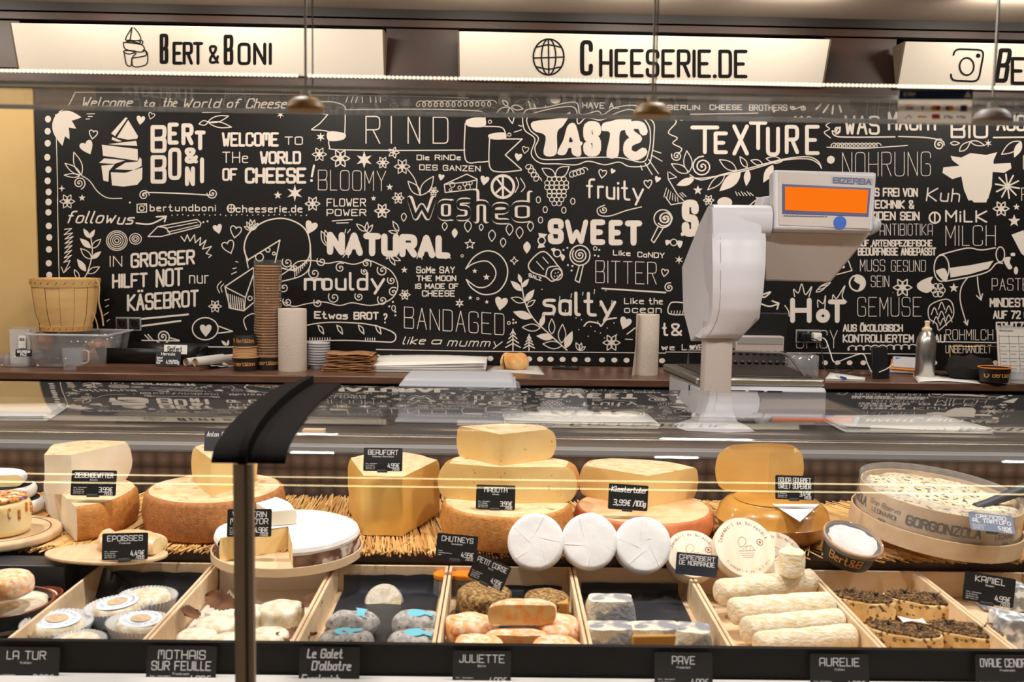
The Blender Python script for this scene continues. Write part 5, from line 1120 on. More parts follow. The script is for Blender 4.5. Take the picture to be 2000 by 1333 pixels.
pd('pay_navy', lambda d: (d.text('VISA', w * .09, h * .5, w * .2, h * .42, h * .02), d.poly([(w * .84, h * .36), (w * .93, h * .36), (w * .93, h * .55), (w * .84, h * .55)]), d.text('V', w * .3, h * .52, w * .35, h * .4, h * .03)))
pd('pay_orange', lambda d: (d.disc((w * .48, h * .46), h * .09, 16), d.line([(w * .08, h * .55), (w * .2, h * .55)], h * .02), d.line([(w * .27, h * .2), (w * .38, h * .2)], h * .05), d.disc((w * .71, h * .46), h * .08, 14)))
pd('pay_red', lambda d: (d.disc((w * .535, h * .46), h * .08, 16), d.poly([(w * .46, h * .14), (w * .57, h * .14), (w * .56, h * .28), (w * .45, h * .28)])))
pd('pay_navy', lambda d: (d.disc((w * .665, h * .46), h * .07, 14), d.text('G Pay', w * .62, h * .24, w * .74, h * .16, h * .02), d.text('Pay', w * .84, h * .24, w * .92, h * .16, h * .02), d.disc((w * .81, h * .2), h * .035, 10), d.line([(w * .09, h * .15), (w * .14, h * .25), (w * .18, h * .15)], h * .02)))
d = D2(); d.text('O PAY', w * .06, h * .92, w * .22, h * .82, h * .02); d.poly([(w * .88, h * .78), (w * .98, h * .78), (w * .93, h * .96)]); d.build('lettering', 'tag_ink', lambda u_, v_: M @ Vector((u_, -.0012, v_)), ps)
# ---------------------------------------------------------------- things on the rear worktop (seen through the glass)
def onW(px, py): return PZ(px, py, WZ)
P = [onW(-60, 822), onW(95, 822), onW(132, 798), onW(-60, 797)]
sheets('white paper pad on the steel worktop at the left edge', P, 7, .0022, z0=WZ, seed=4)
P = [onW(990, 834), onW(1285, 838), onW(1262, 820), onW(983, 815)]
sheets('white wrapping paper pad on the worktop left of the scale foot', P, 9, .0022, z0=WZ, seed=5)
P = [onW(1650, 846), onW(1940, 849), onW(1830, 826), onW(1600, 820)]
sheets('white wrapping paper pad on the worktop right of the scale', P, 8, .0024, z0=WZ, seed=6, amp=.006)
a, b = onW(225, 826), onW(745, 831); gb = thing('cutting_board', 'large dark grey cutting board on the rear worktop', 'cutting board', ((a.x + b.x) / 2, a.y + .07, WZ))
MB().box(a.x, b.x, a.y, a.y + .26, WZ + .0005, WZ + .022).build('board', 'steel_dark', gb, bevel=.003)
a, b = PZ(160, 806, WZ + .03), PZ(228, 807, WZ + .03); kn = thing('cheese_knife', 'large knife with grey handle lying across the cutting board end', 'knife', tuple(a))
MB().tube([a, a.lerp(b, .1), a.lerp(b, .9), b], [.007, .012, .011, .008], 10).build('handle', 'black_matte', kn); MB().box(b.x, b.x + .26, b.y - .018, b.y + .018, WZ + .0275, WZ + .0295).build('blade', 'steel', kn)
a, b = onW(590, 850), onW(632, 851); tag(MB().box(a.x, b.x, a.y, a.y + .03, WZ + .0005, WZ + .012).build('wooden_block', 'crate_wood', loc=(a.x, a.y, WZ)), 'small pale wooden block at the worktop edge beside the bracket', 'block')
# clear acrylic boxes, upside down
def abox(label, x0, x1, yt, yb, Y, dep, z0, m_='acrylic_frost'):
    a, b = PY(x0, yb, Y), PY(x1, yb, Y); zt_ = zY(x0, yt, Y); th = thing('plastic_box', label, 'box', ((a.x + b.x) / 2, Y + dep / 2, z0)); e = .006; h_ = zt_ - z0
    X0, X1 = a.x, b.x
    MB().hexa([(X0, Y, z0), (X1, Y, z0), (X1, Y + dep, z0), (X0, Y + dep, z0), (X0 + e, Y + e, zt_), (X1 - e, Y + e, zt_), (X1 - e, Y + dep - e, zt_), (X0 + e, Y + dep - e, zt_)]).build('shell', m_, th, bevel=.008)
    MB().box(X0 - .005, X1 + .005, Y - .005, Y + dep + .005, z0, z0 + .006).build('rim', 'acrylic_frost', th, bevel=.002); return zt_
z1_ = abox('frosted clear plastic box turned over, lower one of the stacked pair', 775, 1022, 762, 800, 2.62, .22, WZ + .001, 'acrylic')
abox('frosted clear plastic box turned over, on top of the stacked pair', 783, 1005, 740, 762, 2.68, .2, z1_ + .0005)
abox('low clear plastic box on the worktop left of the scale', 1055, 1150, 768, 792, 2.76, .12, WZ + .001, 'acrylic')
# ---------------------------------------------------------------- weighing scale
SY = 2.66
sc_ = thing('weighing_scale', 'large white shop scale with raised customer display on a post', 'scale', (PY(1450, 820, SY).x, SY, WZ))
P = lambda px, py, Y=SY: PY(px, py, Y)
# base housing
zb1_ = P(1450, 744, SY).z
f0, f1 = P(1366, 820, 2.64).x, P(1614, 820, 2.64).x
def quad(x0, y0, x1, y1, z0, z1, x0b=None): return [(x0, y0, z0), (x1, y0, z0), (x1, y1, z0), (x0b if x0b is not None else x0, y1, z0), (x0, y0, z1), (x1, y0, z1), (x1, y1, z1), (x0b if x0b is not None else x0, y1, z1)]
MB().hexa(quad(f0, 2.64, f1, 2.97, WZ + .012, P(1500, 757, 2.64).z, f0 - .03)).build('base_housing', 'white_plastic', sc_, bevel=.012)
for fx in (f0 + .03, f1 - .03):
    for fy in (2.67, 2.93): MB().lathe([(.0001, 0), (.014, 0), (.012, .014), (.0001, .014)], 16, (fx, fy, WZ)).build('foot', 'rubber', sc_)
zz0 = P(1500, 757, 2.64).z
MB().hexa(quad(f0 - .01, 2.65, f1 - .004, 2.97, zz0 + .001, P(1500, 740, 2.65).z, f0 - .05)).build('weigh_pan', 'steel', sc_, bevel=.006)
ztp = P(1500, 740, 2.65).z
MB().hexa(quad(f0 + .02, 2.68, f1 - .03, 2.95, ztp + .0005, ztp + .003, f0 - .01)).build('pan_plate', 'steel_dark', sc_, bevel=.001)
rb = [P(1352, 740, 2.70), P(1354, 699, 2.94), P(1575, 702, 2.94), P(1585, 706, 2.92), P(1585, 738, 2.70)]
rz = lambda p, z_: Vector((p.x, p.y, z_))
zrl = ztp + .045
rail = [Vector((f0 + .02, 2.93, ztp + .002)), Vector((f0 + .02, 2.93, zrl)), Vector((f1 - .06, 2.90, zrl)), Vector((f1 - .045, 2.86, zrl - .004)), Vector((f1 - .045, 2.70, ztp + .004))]
MB().tube([tuple(q) for q in rail], .004, 8).build('guard_rail', 'steel', sc_)
MB().lathe([(.0001, 0), (.007, 0), (.007, .004), (.0001, .004)], 14, (f1 - .045, 2.70, ztp + .003)).build('screw', 'steel', sc_)
for k in range(4): MB().box(f0 + .03 + k * .05, f0 + .07 + k * .05, 2.637, 2.6395, zz0 - .012, zz0 - .009).build('vent_slot', 'black_matte', sc_)
MB().box(f0 - .012, f0 - .008, 2.74, 2.743, zz0 - .04, zz0 - .01).build('vent_slot', 'black_matte', sc_)
# post: hexagonal column with flared base
pc = P(1396, 800, 2.60); u = mpp(2.60); zt_ = P(1396, 650, 2.60).z
hx = [(-28 * u, -.004), (-24 * u, -.018), (6 * u, -.026), (28 * u, -.018), (28 * u, .02), (-28 * u, .02)]
MB().prism([(pc.x + a, 2.60 + b) for a, b in hx], WZ + .02, zt_ + .03).build('post', 'white_plastic2', sc_, bevel=.002)
m = MB(); rings = [(2.6, WZ + .001), (2.3, WZ + .006), (1.5, WZ + .02), (1.15, WZ + .05), (1.02, WZ + .09)]; vs = []
for s_, z_ in rings: vs += [(pc.x + a * s_, 2.60 + b * s_, z_) for a, b in hx]
m.add(vs, [(i * 6 + k, i * 6 + (k + 1) % 6, (i + 1) * 6 + (k + 1) % 6, (i + 1) * 6 + k) for i in range(4) for k in range(6)]); m.build('post_flare', 'white_plastic', sc_)
# main body: printer housing (left polygon side + rounded front)
def ext(pts, Y0, Y1, m, name, bev=.006, dx=0, scale=1.0):
    A = [P(a, b, Y0) for a, b in pts]; n = len(A); cx = sum(p.x for p in A) / n; cz = sum(p.z for p in A) / n
    B = [Vector((cx + (p.x - cx) * scale + dx, Y1, cz + (p.z - cz) * scale)) for p in A]
    mb = MB(); mb.add([tuple(p) for p in A] + [tuple(p) for p in B], [tuple(reversed(range(n))), tuple(range(n, 2 * n))] + [(i, (i + 1) % n, (i + 1) % n + n, i + n) for i in range(n)])
    return mb.build(name, m, sc_, bevel=bev, merge=True)
# left side slab, angular
front = [(1391, 404), (1392, 480), (1393, 560), (1391, 612), (1345, 668), (1334, 610), (1330, 522), (1362, 440), (1385, 402)]
A = [P(1391, 404, 2.575), P(1393, 480, 2.555), P(1394, 560, 2.56), P(1390, 622, 2.575), P(1348, 668, 2.66), P(1334, 610, 2.78), P(1330, 522, 2.80), P(1364, 440, 2.78), P(1383, 402, 2.74)]
B = [p + Vector((.13, .01, 0)) for p in A]; n = len(A)
mb = MB(); mb.add([tuple(p) for p in A + B], [tuple(range(n)), tuple(reversed(range(n, 2 * n)))] + [(i, i + n, (i + 1) % n + n, (i + 1) % n) for i in range(n)])
mb.build('printer_housing', 'white_plastic', sc_, bevel=.005, merge=True)
# rounded front column shell
rows = [(456, 1391, 1495, 0), (470, 1391, 1496, .012), (520, 1392, 1495, .030), (570, 1392, 1491, .034), (605, 1391, 1484, .028), (635, 1384, 1468, .012), (655, 1372, 1452, 0), (661, 1366, 1442, -.01)]
def colf(u_, v):
    i = min(int(v * (len(rows) - 1)), len(rows) - 2); f = v * (len(rows) - 1) - i; a, b = rows[i], rows[i + 1]; g = [a[k] + (b[k] - a[k]) * f for k in range(4)]
    Y = 2.57 - g[3] - .016 * math.sin(math.pi * min(max(u_, 0), 1)) ** .7; return P(g[1] + (g[2] - g[1]) * u_, g[0], Y)
mb = MB(); mb.grid(colf, 14, 28)
bk_ = len(mb.v); L_ = [mb.v[j * 15] + Vector((0, .10, 0)) for j in range(29)]; R_ = [mb.v[j * 15 + 14] + Vector((-.0, .10, 0)) for j in range(29)]
mb.add([tuple(mb.v[j * 15]) for j in range(29)] + [tuple(p) for p in L_], [(j, j + 1, j + 30, j + 29) for j in range(28)])
mb.add([tuple(mb.v[j * 15 + 14]) for j in range(29)] + [tuple(p) for p in R_], [(j, j + 29, j + 30, j + 1) for j in range(28)])
mb.add([tuple(mb.v[k]) for k in range(15)] + [tuple(L_[0]), tuple(R_[0])], [tuple(list(range(15)) + [16, 15])])
mb.add([tuple(mb.v[28 * 15 + k]) for k in range(15)] + [tuple(L_[28]), tuple(R_[28])], [tuple(list(range(15)) + [16, 15])])
mb.build('front_cover', 'white_plastic', sc_)
m = MB()
for X_, w_ in ((1407, 1.2),): m.tube([colf((X_ - 1391) / 105, v / 12) + Vector((0, -.0004, 0)) for v in range(1, 12)], .0008, 5)
m.build('seam', 'grey_plastic', sc_)
# horizontal arm
arm = [(1385, 402), (1392, 400), (1520, 402), (1520, 462), (1392, 458), (1388, 440)]
ax = P(1388, 430, 2.62); bx_ = P(1478, 430, 2.62); rr = 30 * mpp(2.62)
mb = MB(); vs = []
for X_ in (ax.x, bx_.x + .03):
    for k in range(24): a = 6.2832 * k / 24; c_, s_ = math.cos(a), math.sin(a); vs.append((X_, 2.62 + .045 * math.copysign(abs(c_) ** .7, c_), ax.z + rr * math.copysign(abs(s_) ** .7, s_)))
mb.add(vs, [(k, (k + 1) % 24, (k + 1) % 24 + 24, k + 24) for k in range(24)], True); mb.add(vs[:24], [tuple(range(24))]); mb.add(vs[24:], [tuple(reversed(range(24)))])
mb.build('arm', 'white_plastic', sc_)
ext([(1484, 408), (1492, 384), (1510, 382), (1530, 384), (1530, 408)], 2.64, 2.72, 'white_plastic', 'arm_knuckle', .004)
# wedge under the display
A = [P(1490, 452, 2.60), P(1700, 456, 2.60), P(1622, 552, 2.70), P(1494, 549, 2.66)]; B = [P(1490, 440, 2.80), P(1712, 440, 2.82), P(1622, 545, 2.80), P(1494, 545, 2.80)]
mb = MB(); mb.add([tuple(p) for p in A + B], [(0, 1, 2, 3), (7, 6, 5, 4), (0, 4, 5, 1), (1, 5, 6, 2), (2, 6, 7, 3), (3, 7, 4, 0)]); mb.build('display_wedge', 'white_plastic2', sc_, bevel=.005, merge=True)
# right knuckle
mb = MB(); c_ = P(1700, 440, 2.66); rr2 = 20 * mpp(2.66); x0_ = P(1600, 440, 2.66).x; vs = []
for X_ in (x0_, c_.x + .0, c_.x + .018):
    q = 1 if X_ < c_.x + .01 else .6
    for k in range(20): a = 6.2832 * k / 20; vs.append((X_, 2.66 + .05 * q * math.cos(a), c_.z + rr2 * q * math.sin(a)))
mb.add(vs, [(j * 20 + k, j * 20 + (k + 1) % 20, (j + 1) * 20 + (k + 1) % 20, (j + 1) * 20 + k) for j in range(2) for k in range(20)], True); mb.add(vs[40:], [tuple(range(20))]); mb.build('hinge', 'white_plastic', sc_)
# display head: slab tilted back
TL, TR, BR, BL = P(1511, 331, 2.60), P(1713, 336, 2.60), P(1706, 452, 2.57), P(1512, 448, 2.57)
nrm = (TR - TL).cross(BL - TL).normalized(); 
if nrm.y > 0: nrm = -nrm
bk3 = -nrm * .05
mb = MB(); mb.hexa([BL, BR, BR + bk3, BL + bk3, TL, TR, TR + bk3, TL + bk3]); mb.build('display_housing', 'white_plastic', sc_, bevel=.007)
def face(u_, v, o=.0): return TL.lerp(TR, u_).lerp(BL.lerp(BR, u_), v) + nrm * o
def pxf(px, py, o): return face((px - 1511) / 200, (py - 333) / 117, o)
def plate(c, o0, o1, m, name, bev=0, seg=1):
    A = [pxf(a, b, o0) for a, b in c]; B = [pxf(a, b, o1) for a, b in c]; n = len(c)
    mb = MB(); mb.add([tuple(p) for p in A + B], [tuple(range(n)), tuple(range(n, 2 * n))] + [(i, (i + 1) % n, (i + 1) % n + n, i + n) for i in range(n)]); return mb.build(name, m, sc_, bevel=bev, merge=True)
plate([(1520, 338), (1706, 342), (1702, 446), (1520, 442)], 0, .002, 'white_plastic2', 'front_panel', .001)
plate([(1527, 362), (1700, 366), (1698, 422), (1527, 420)], .0025, .0035, 'navy', 'screen_bezel')
plate([(1532, 367), (1695, 370), (1694, 416), (1532, 413)], .0038, .0042, 'orange_screen', 'screen')
plate([(1655 - 13 * math.cos(k * .3142) - 13, 435 + 13 * math.sin(k * .3142)) for k in range(20)], .0025, .0035, 'blue_dot', 'blue_sticker')
npl = plate([(1623, 345), (1704, 347), (1704, 360), (1623, 358)], .0022, .0024, 'grey_plastic', 'name_plate')
d = D2(); d.text('BIZERBA', 1626, 347, 1701, 357, 2.6, gap=1.1, dy=1.6); d.build('lettering', 'navy', lambda a, b: pxf(a, b, .0030), npl)
d = D2()
for k in range(16): d.line([(1530 + k * 5.5, 424), (1533 + k * 5.5, 424)], 2)
d.build('lettering', 'navy', lambda a, b: pxf(a, b, .0030), sc_)
# ---------------------------------------------------------------- straw mat
mat('straw', (206, 150, 78), .6, col2=(246, 208, 140), island=True, lo=.0, hi=1.0)
rs = random.Random(11); m = MB()
def straw(x, y0, y1, z_, ang, r, bend=0):
    dx = math.tan(R(ang)) * (y1 - y0); p0 = Vector((x, y0, z_)); p1 = Vector((x + dx, y1, z_ + rs.uniform(-.002, .003)))
    d = (p1 - p0).normalized(); a = Vector((d.y, -d.x, 0)) * r; b = Vector((0, 0, r)); vs = []
    for p in (p0, p1): vs += [p - a, p - b, p + a, p + b]
    m.add(vs, [(0, 1, 5, 4), (1, 2, 6, 5), (2, 3, 7, 6), (3, 0, 4, 7), (3, 2, 1, 0)])
x = -1.5
while x < 1.55:
    for lay in range(3):
        base = -22 * math.sin(x * 1.3 + .6) * (1 if x < .3 else .4) - (26 if x > .55 else 0)
        y0 = 1.90 + rs.uniform(-.018, .02); y1 = 2.30 + rs.uniform(-.03, .03)
        straw(x + rs.uniform(-.003, .003) - math.tan(R(base)) * .2, y0, y1, DZ + .002 + lay * .0038, base + rs.uniform(-5, 5), rs.uniform(.0011, .0022))
    if rs.random() < .30: straw(x, 1.90 - rs.uniform(0, .03), 1.90 + rs.uniform(.05, .15), DZ + .010, rs.uniform(-35, 35), .0014)
    x += .0034
tag(m.build('straw_mat', 'straw', loc=(0, 1.9, DZ)), 'golden straw mat of loose stalks lining the cheese shelf', 'mat', kind='stuff')
# ---------------------------------------------------------------- cheese helpers
def sm_run(pts):
    """pts [(x,y,tag)], tag of the edge to the next point; runs of rind edges become curves"""
    out = []; n = len(pts); i = 0
    st = next((k for k in range(n) if pts[k][2] == 'r' and pts[k - 1][2] != 'r'), None)
    if st is None:
        if pts[0][2] == 'r': return [(p[0], p[1], 'r') for p in curve2([q[:2] for q in pts], 6, True)]
        st = 0
    P = [pts[(st + k) % n] for k in range(n)]; i = 0
    while i < n:
        if P[i][2] == 'r':
            j = i
            while j < n and P[j][2] == 'r': j += 1
            run = [q[:2] for q in P[i:j]] + [P[j % n][:2]]
            c = curve2(run, 7); out += [(a[0], a[1], 'r') for a in c[:-1]]; i = j
        else:
            a, b = P[i], P[(i + 1) % n]
            for k in range(5): out.append((a[0] + (b[0] - a[0]) * k / 5, a[1] + (b[1] - a[1]) * k / 5, 'c'))
            i += 1
    return out
def slab(name, label, cat, out, z0, z1, rm, cm, bulge=.006, rnd=.006, group=None, tm=None, jit=.0012, seed=0):
    o = sm_run(out); n = len(o); cx = sum(p[0] for p in o) / n; cy = sum(p[1] for p in o) / n
    area = sum(o[i][0] * o[(i + 1) % n][1] - o[(i + 1) % n][0] * o[i][1] for i in range(n)); sg = 1 if area > 0 else -1
    nr = []
    for i in range(n):
        acc = Vector((0, 0))
        for a, b in ((i - 1, i), (i, (i + 1) % n)):
            if o[a][2] == 'r':
                e = Vector((o[b][0] - o[a][0], o[b][1] - o[a][1]))
                if e.length > 1e-7: acc += Vector((e.y, -e.x)).normalized() * sg
        nr.append(acc.normalized() if acc.length > 0 else Vector((0, 0)))
    rows = [0, .03, .09, .18, .32, .5, .68, .82, .91, .97, 1]; vs = []; H_ = z1 - z0
    for t in rows:
        d = min(t, 1 - t); off = bulge * math.sin(math.pi * t) - rnd * max(0, 1 - d / .14) ** 2
        for i in range(n):
            q = noise.noise_vector(Vector((o[i][0] * 30 + seed, o[i][1] * 30, (z0 + t * H_) * 30))) * jit * (1 if o[i][2] == 'c' or o[i - 1][2] == 'c' else 1.3)
            edge = 0 if t in (0,) else 1
            vs.append((o[i][0] + nr[i].x * off + q.x, o[i][1] + nr[i].y * off + q.y, z0 + t * H_ + (q.z * .6 if 0 < t < 1 else 0)))
    th = thing(name, label, cat, (cx, cy, z0), group)
    mr, mc, mt = MB(), MB(), MB(); fr_, fc = [], []
    for j in range(len(rows) - 1):
        for i in range(n):
            f = (j * n + i, j * n + (i + 1) % n, (j + 1) * n + (i + 1) % n, (j + 1) * n + i)
            if sg < 0: f = f[::-1]
            (fr_ if o[i][2] == 'r' else fc).append(f)
    def sub(fs, mname, pn, extra=None):
        used = {}; V = []
        F = []
        for f in fs:
            g = []
            for i in f:
                if i not in used: used[i] = len(V); V.append(vs[i])
                g.append(used[i])
            F.append(tuple(g))
        mb = MB(); mb.add(V, F, True); return mb.build(pn, mname, th, sharp=14 if pn == 'cut_face' else 50)
    b = list(range(n)); top = [(len(rows) - 1) * n + i for i in range(n)]
    tp = [Vector(vs[i]) for i in top]
    tess = [tuple(x) for x in tessellate_polygon([[Vector((p.x, p.y, 0)) for p in tp]])]
    tf = [tuple(top[i] for i in t) for t in tess]; bf = [tuple(b[i] for i in t) for t in tess]
    if fr_: sub(fr_, rm, 'rind')
    sub(tf + bf, tm or rm, 'top_rind' if True else 'rind')
    if fc: sub(fc, cm, 'cut_face')
    th['_z1'] = z1; return th
def px_slab(name, label, pts, base, zb_, rm, cm, **k):
    """pts on the top plane in picture px, first height found from the front corner base=(px, y_base, y_top)"""
    D = PZ(base[0], base[1], zb_).y; zt = zY(base[0], base[2], D)
    o = [(lambda q: (q.x, q.y, p[2]))(PZ(p[0], p[1], zt)) for p in pts]
    th = slab(name, label, 'cheese', o, zb_, zt, rm, cm, **k); return th, zt
def wheel(name, label, cxp, rpx, yb, yt, zb_, m_, bulge=.006, rnd=.2, tm=None, amp=.0012, seg=56):
    D = PZ(cxp, yb, zb_).y; Rw = rpx * D / FPX / (1 - rpx / FPX); Yc = D + Rw * .97; c = PY(cxp, 1000, Yc); zt = zY(cxp, yt, D + .003); H_ = zt - zb_
    th = thing(name, label, 'cheese', (c.x, Yc, zb_)); e = rnd * H_
    side = [(Rw - e, 0)] + [(Rw - e + e * math.sin(R(a)), e - e * math.cos(R(a))) for a in (30, 60, 90)] + [(Rw + bulge, H_ * .5)] + [(Rw - e + e * math.cos(R(a)), H_ - e + e * math.sin(R(a))) for a in (0, 30, 60, 90)]
    dd = lambda p: p + noise.noise_vector(p * 22 + Vector((cxp, 0, 0))) * amp
    MB().lathe([(.0001, 0)] + side, seg, (c.x, Yc, zb_), disp=dd).build('rind', m_, th)
    MB().lathe([(Rw - e, H_), (Rw * .7, H_ + .0005), (Rw * .35, H_), (.0001, H_)], seg, (c.x, Yc, zb_), disp=dd).build('top_rind', tm or m_, th)
    return th, zt
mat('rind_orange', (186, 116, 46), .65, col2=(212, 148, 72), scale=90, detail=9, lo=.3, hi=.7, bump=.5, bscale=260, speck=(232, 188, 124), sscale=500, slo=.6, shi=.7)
mat('rind_brown', (158, 92, 42), .7, col2=(190, 126, 68), scale=110, detail=9, lo=.3, hi=.7, bump=.6, bscale=320, speck=(216, 166, 104), sscale=600, slo=.58, shi=.7)
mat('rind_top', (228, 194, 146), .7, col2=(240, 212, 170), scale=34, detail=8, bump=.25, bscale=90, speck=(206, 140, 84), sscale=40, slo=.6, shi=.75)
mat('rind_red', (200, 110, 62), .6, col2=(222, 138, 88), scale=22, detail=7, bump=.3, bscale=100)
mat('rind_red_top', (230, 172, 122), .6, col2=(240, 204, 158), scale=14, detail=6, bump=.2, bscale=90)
mat('rind_tan', (222, 186, 136), .7, col2=(196, 150, 96), scale=20, bump=.4, bscale=120)
mat('paste_yellow', (234, 196, 122), .5, col2=(240, 208, 142), scale=7, detail=3, bump=.12, bscale=60)
mat('paste_hole', (232, 192, 116), .5, col2=(240, 206, 138), scale=10, detail=3, speck=(190, 128, 54), sscale=120, slo=.70, shi=.725, bump=.12, bscale=80)
mat('paste_gold', (222, 172, 90), .45, col2=(230, 184, 106), scale=7, speck=(206, 136, 48), sscale=60, slo=.74, shi=.76, bump=.08, bscale=60)
mat('paste_beaufort', (236, 190, 106), .45, col2=(228, 176, 84), scale=5, detail=3, stretch=(1, 1, 2), bump=.2, bscale=18)
mat('paste_white', (238, 222, 196), .6, col2=(246, 234, 212), scale=9, bump=.15, bscale=40)
mat('paste_cream', (244, 214, 150), .5, col2=(250, 226, 172), scale=18, bump=.3, bscale=50)
mat('gouda_rind', (206, 150, 66), .3, col2=(184, 120, 40), scale=7, coat=.5)
mat('bloom_white', (248, 246, 242), .85, col2=(236, 230, 222), scale=40, bump=.3, bscale=120)
mat('goat_white', (236, 226, 206), .85, col2=(208, 190, 156), scale=55, detail=7, bump=.6, bscale=130)
mat('goat_side', (232, 212, 176), .85, col2=(214, 182, 128), scale=70, bump=.7, bscale=140)
mat('wrap_white', (246, 244, 244), .6, bump=.7, bscale=28)
mat('ash_grey', (148, 142, 138), .9, col2=(190, 184, 178), scale=60, detail=8, bump=.9, bscale=110, speck=(96, 92, 90), sscale=160)
mat('ash_half', (236, 224, 202), .85, col2=(150, 148, 154), scale=17, detail=3, lo=.45, hi=.52, bump=.7, bscale=150)
mat('ash_blue', (236, 232, 228), .9, col2=(140, 146, 152), scale=50, detail=6, bump=.9, bscale=90, lo=.42, hi=.55)
mat('herb_rind', (112, 72, 34), .9, col2=(184, 150, 92), scale=150, detail=4, bump=1, bscale=160, speck=(74, 44, 22), sscale=240)
mat('herb_top', (98, 66, 36), .9, col2=(166, 124, 74), scale=170, detail=4, bump=1, bscale=190, speck=(52, 36, 24), sscale=240, slo=.5, shi=.56)
mat('herb_side', (216, 176, 110), .8, col2=(232, 200, 144), scale=30, bump=.7, bscale=80, speck=(110, 80, 44), sscale=110, slo=.56, shi=.62)
mat('herb_cut', (204, 150, 70), .6)
mat('washed_orange', (246, 180, 118), .6, col2=(250, 224, 196), scale=80, detail=7, lo=.42, hi=.58, bump=.8, bscale=80, speck=(232, 126, 30), sscale=60, slo=.62, shi=.7)
mat('washed_cut', (232, 198, 138), .5, col2=(236, 164, 84), scale=60, detail=6, lo=.45, hi=.62)
mat('log_white', (246, 236, 214), .85, col2=(234, 212, 172), scale=60, detail=7, bump=.9, bscale=110, stretch=(1, 2, 2))
mat('gorg_top', (236, 220, 192), .7, col2=(216, 196, 160), scale=40, detail=7, bump=1, bscale=90, speck=(84, 80, 74), sscale=110, slo=.57, shi=.63)
mat('black_paper', (42, 44, 50), .45, bump=.5, bscale=25)
mat('parchment', (236, 226, 214), .7, bump=.6, bscale=18)
mat('chestnut_leaf', (84, 50, 28), .8, col2=(122, 78, 46), scale=30)
mat('sky_label', (112, 192, 212), .6)
mat('label_white', (236, 240, 248), .5)
mat('label_gold', (222, 190, 140), .5, col2=(196, 168, 150), scale=120)
mat('terracotta', (132, 62, 36), .35)
mat('slate_bowl', (52, 52, 56), .4)
mat('flowers', (226, 140, 30), .8, col2=(90, 70, 120), scale=120, detail=2, lo=.5, hi=.6, bump=1, bscale=140, speck=(250, 226, 180), sscale=90, slo=.55, shi=.6)
mat('brie_side', (104, 66, 48), .75, col2=(150, 110, 88), scale=30, detail=7, bump=.6, bscale=60, speck=(226, 216, 206), sscale=24, slo=.58, shi=.64)
mat('amber_glass', (224, 138, 30), .2, spec=.8)
mat('pleat_paper', (240, 240, 244), .6)
mat('herb_needle', (120, 92, 56), .8, col2=(52, 38, 26), island=True, lo=0, hi=1)
mat('tag_glare', (120, 128, 150), .35)  # glare on the tag is put into its base colour
mat('tag_blue', (44, 50, 64), .4)
mat('pen_grey', (66, 68, 74), .5)
onM = lambda px, py: PZ(px, py, MZ)
# ---------------------------------------------------------------- cut wheels and wedges on the straw mat
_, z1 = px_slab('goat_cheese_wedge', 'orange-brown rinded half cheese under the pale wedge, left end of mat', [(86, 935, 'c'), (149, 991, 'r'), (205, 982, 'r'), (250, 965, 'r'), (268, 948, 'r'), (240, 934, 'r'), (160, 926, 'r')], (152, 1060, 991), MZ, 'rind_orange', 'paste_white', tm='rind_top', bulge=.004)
px_slab('pale_cheese_wedge', 'tall pale cheese wedge with cracked cut face, behind the first price tag on the left', [(86, 889, 'c'), (139, 889, 'c'), (246, 866, 'r'), (240, 862, 'r'), (170, 860, 'r'), (103, 868, 'c')], (140, 966, 889), z1, 'rind_top', 'paste_white', tm='rind_top', bulge=.012, rnd=.003)
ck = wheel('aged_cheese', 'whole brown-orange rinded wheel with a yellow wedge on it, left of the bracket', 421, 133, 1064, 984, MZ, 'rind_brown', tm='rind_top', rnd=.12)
px_slab('alpine_cheese_wedge', 'yellow wedge standing on the brown wheel beside the dark bracket plate', [(377, 872, 'c'), (412, 897, 'c'), (498, 872, 'r'), (440, 858, 'r')], (416, 971, 897), ck[1], 'rind_tan', 'paste_yellow', tm='rind_top')
px_slab('mountain_cheese_block', 'tall golden block of cut mountain cheese right of the bracket', [(682, 894, 'c'), (711, 930, 'c'), (786, 932, 'c'), (858, 898, 'r'), (800, 884, 'r'), (730, 884, 'r')], (786, 1048, 932), MZ, 'rind_orange', 'paste_beaufort', tm='rind_top', bulge=.003, jit=.003)
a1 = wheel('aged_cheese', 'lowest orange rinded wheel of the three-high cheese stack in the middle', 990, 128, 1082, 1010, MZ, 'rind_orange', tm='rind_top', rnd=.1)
_, z2 = px_slab('holey_cheese_half', 'broad golden half wheel with small holes, middle of the three-high stack', [(866, 905, 'c'), (978, 913, 'c'), (1116, 913, 'r'), (1112, 898, 'r'), (1000, 885, 'r'), (892, 890, 'r')], (978, 984, 913), a1[1], 'rind_orange', 'paste_hole', tm='rind_top', bulge=.012, rnd=.012)
px_slab('holey_cheese_wedge', 'top wedge of the three-high stack, golden with tiny holes', [(896, 832, 'c'), (977, 849, 'c'), (1078, 838, 'r'), (1056, 830, 'r'), (980, 827, 'r')], (982, 911, 849), z2, 'rind_tan', 'paste_hole', tm='rind_top', bulge=.011, rnd=.008)
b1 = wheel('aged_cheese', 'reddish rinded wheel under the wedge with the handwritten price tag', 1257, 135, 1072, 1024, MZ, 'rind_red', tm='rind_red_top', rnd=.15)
px_slab('abbey_cheese_wedge', 'large pale yellow wedge lying on the reddish wheel', [(1139, 910, 'c'), (1267, 930, 'c'), (1360, 913, 'r'), (1300, 901, 'r'), (1205, 895, 'r'), (1150, 899, 'r')], (1265, 992, 930), b1[1], 'rind_red_top', 'paste_yellow', tm='rind_top', bulge=.008, rnd=.006)
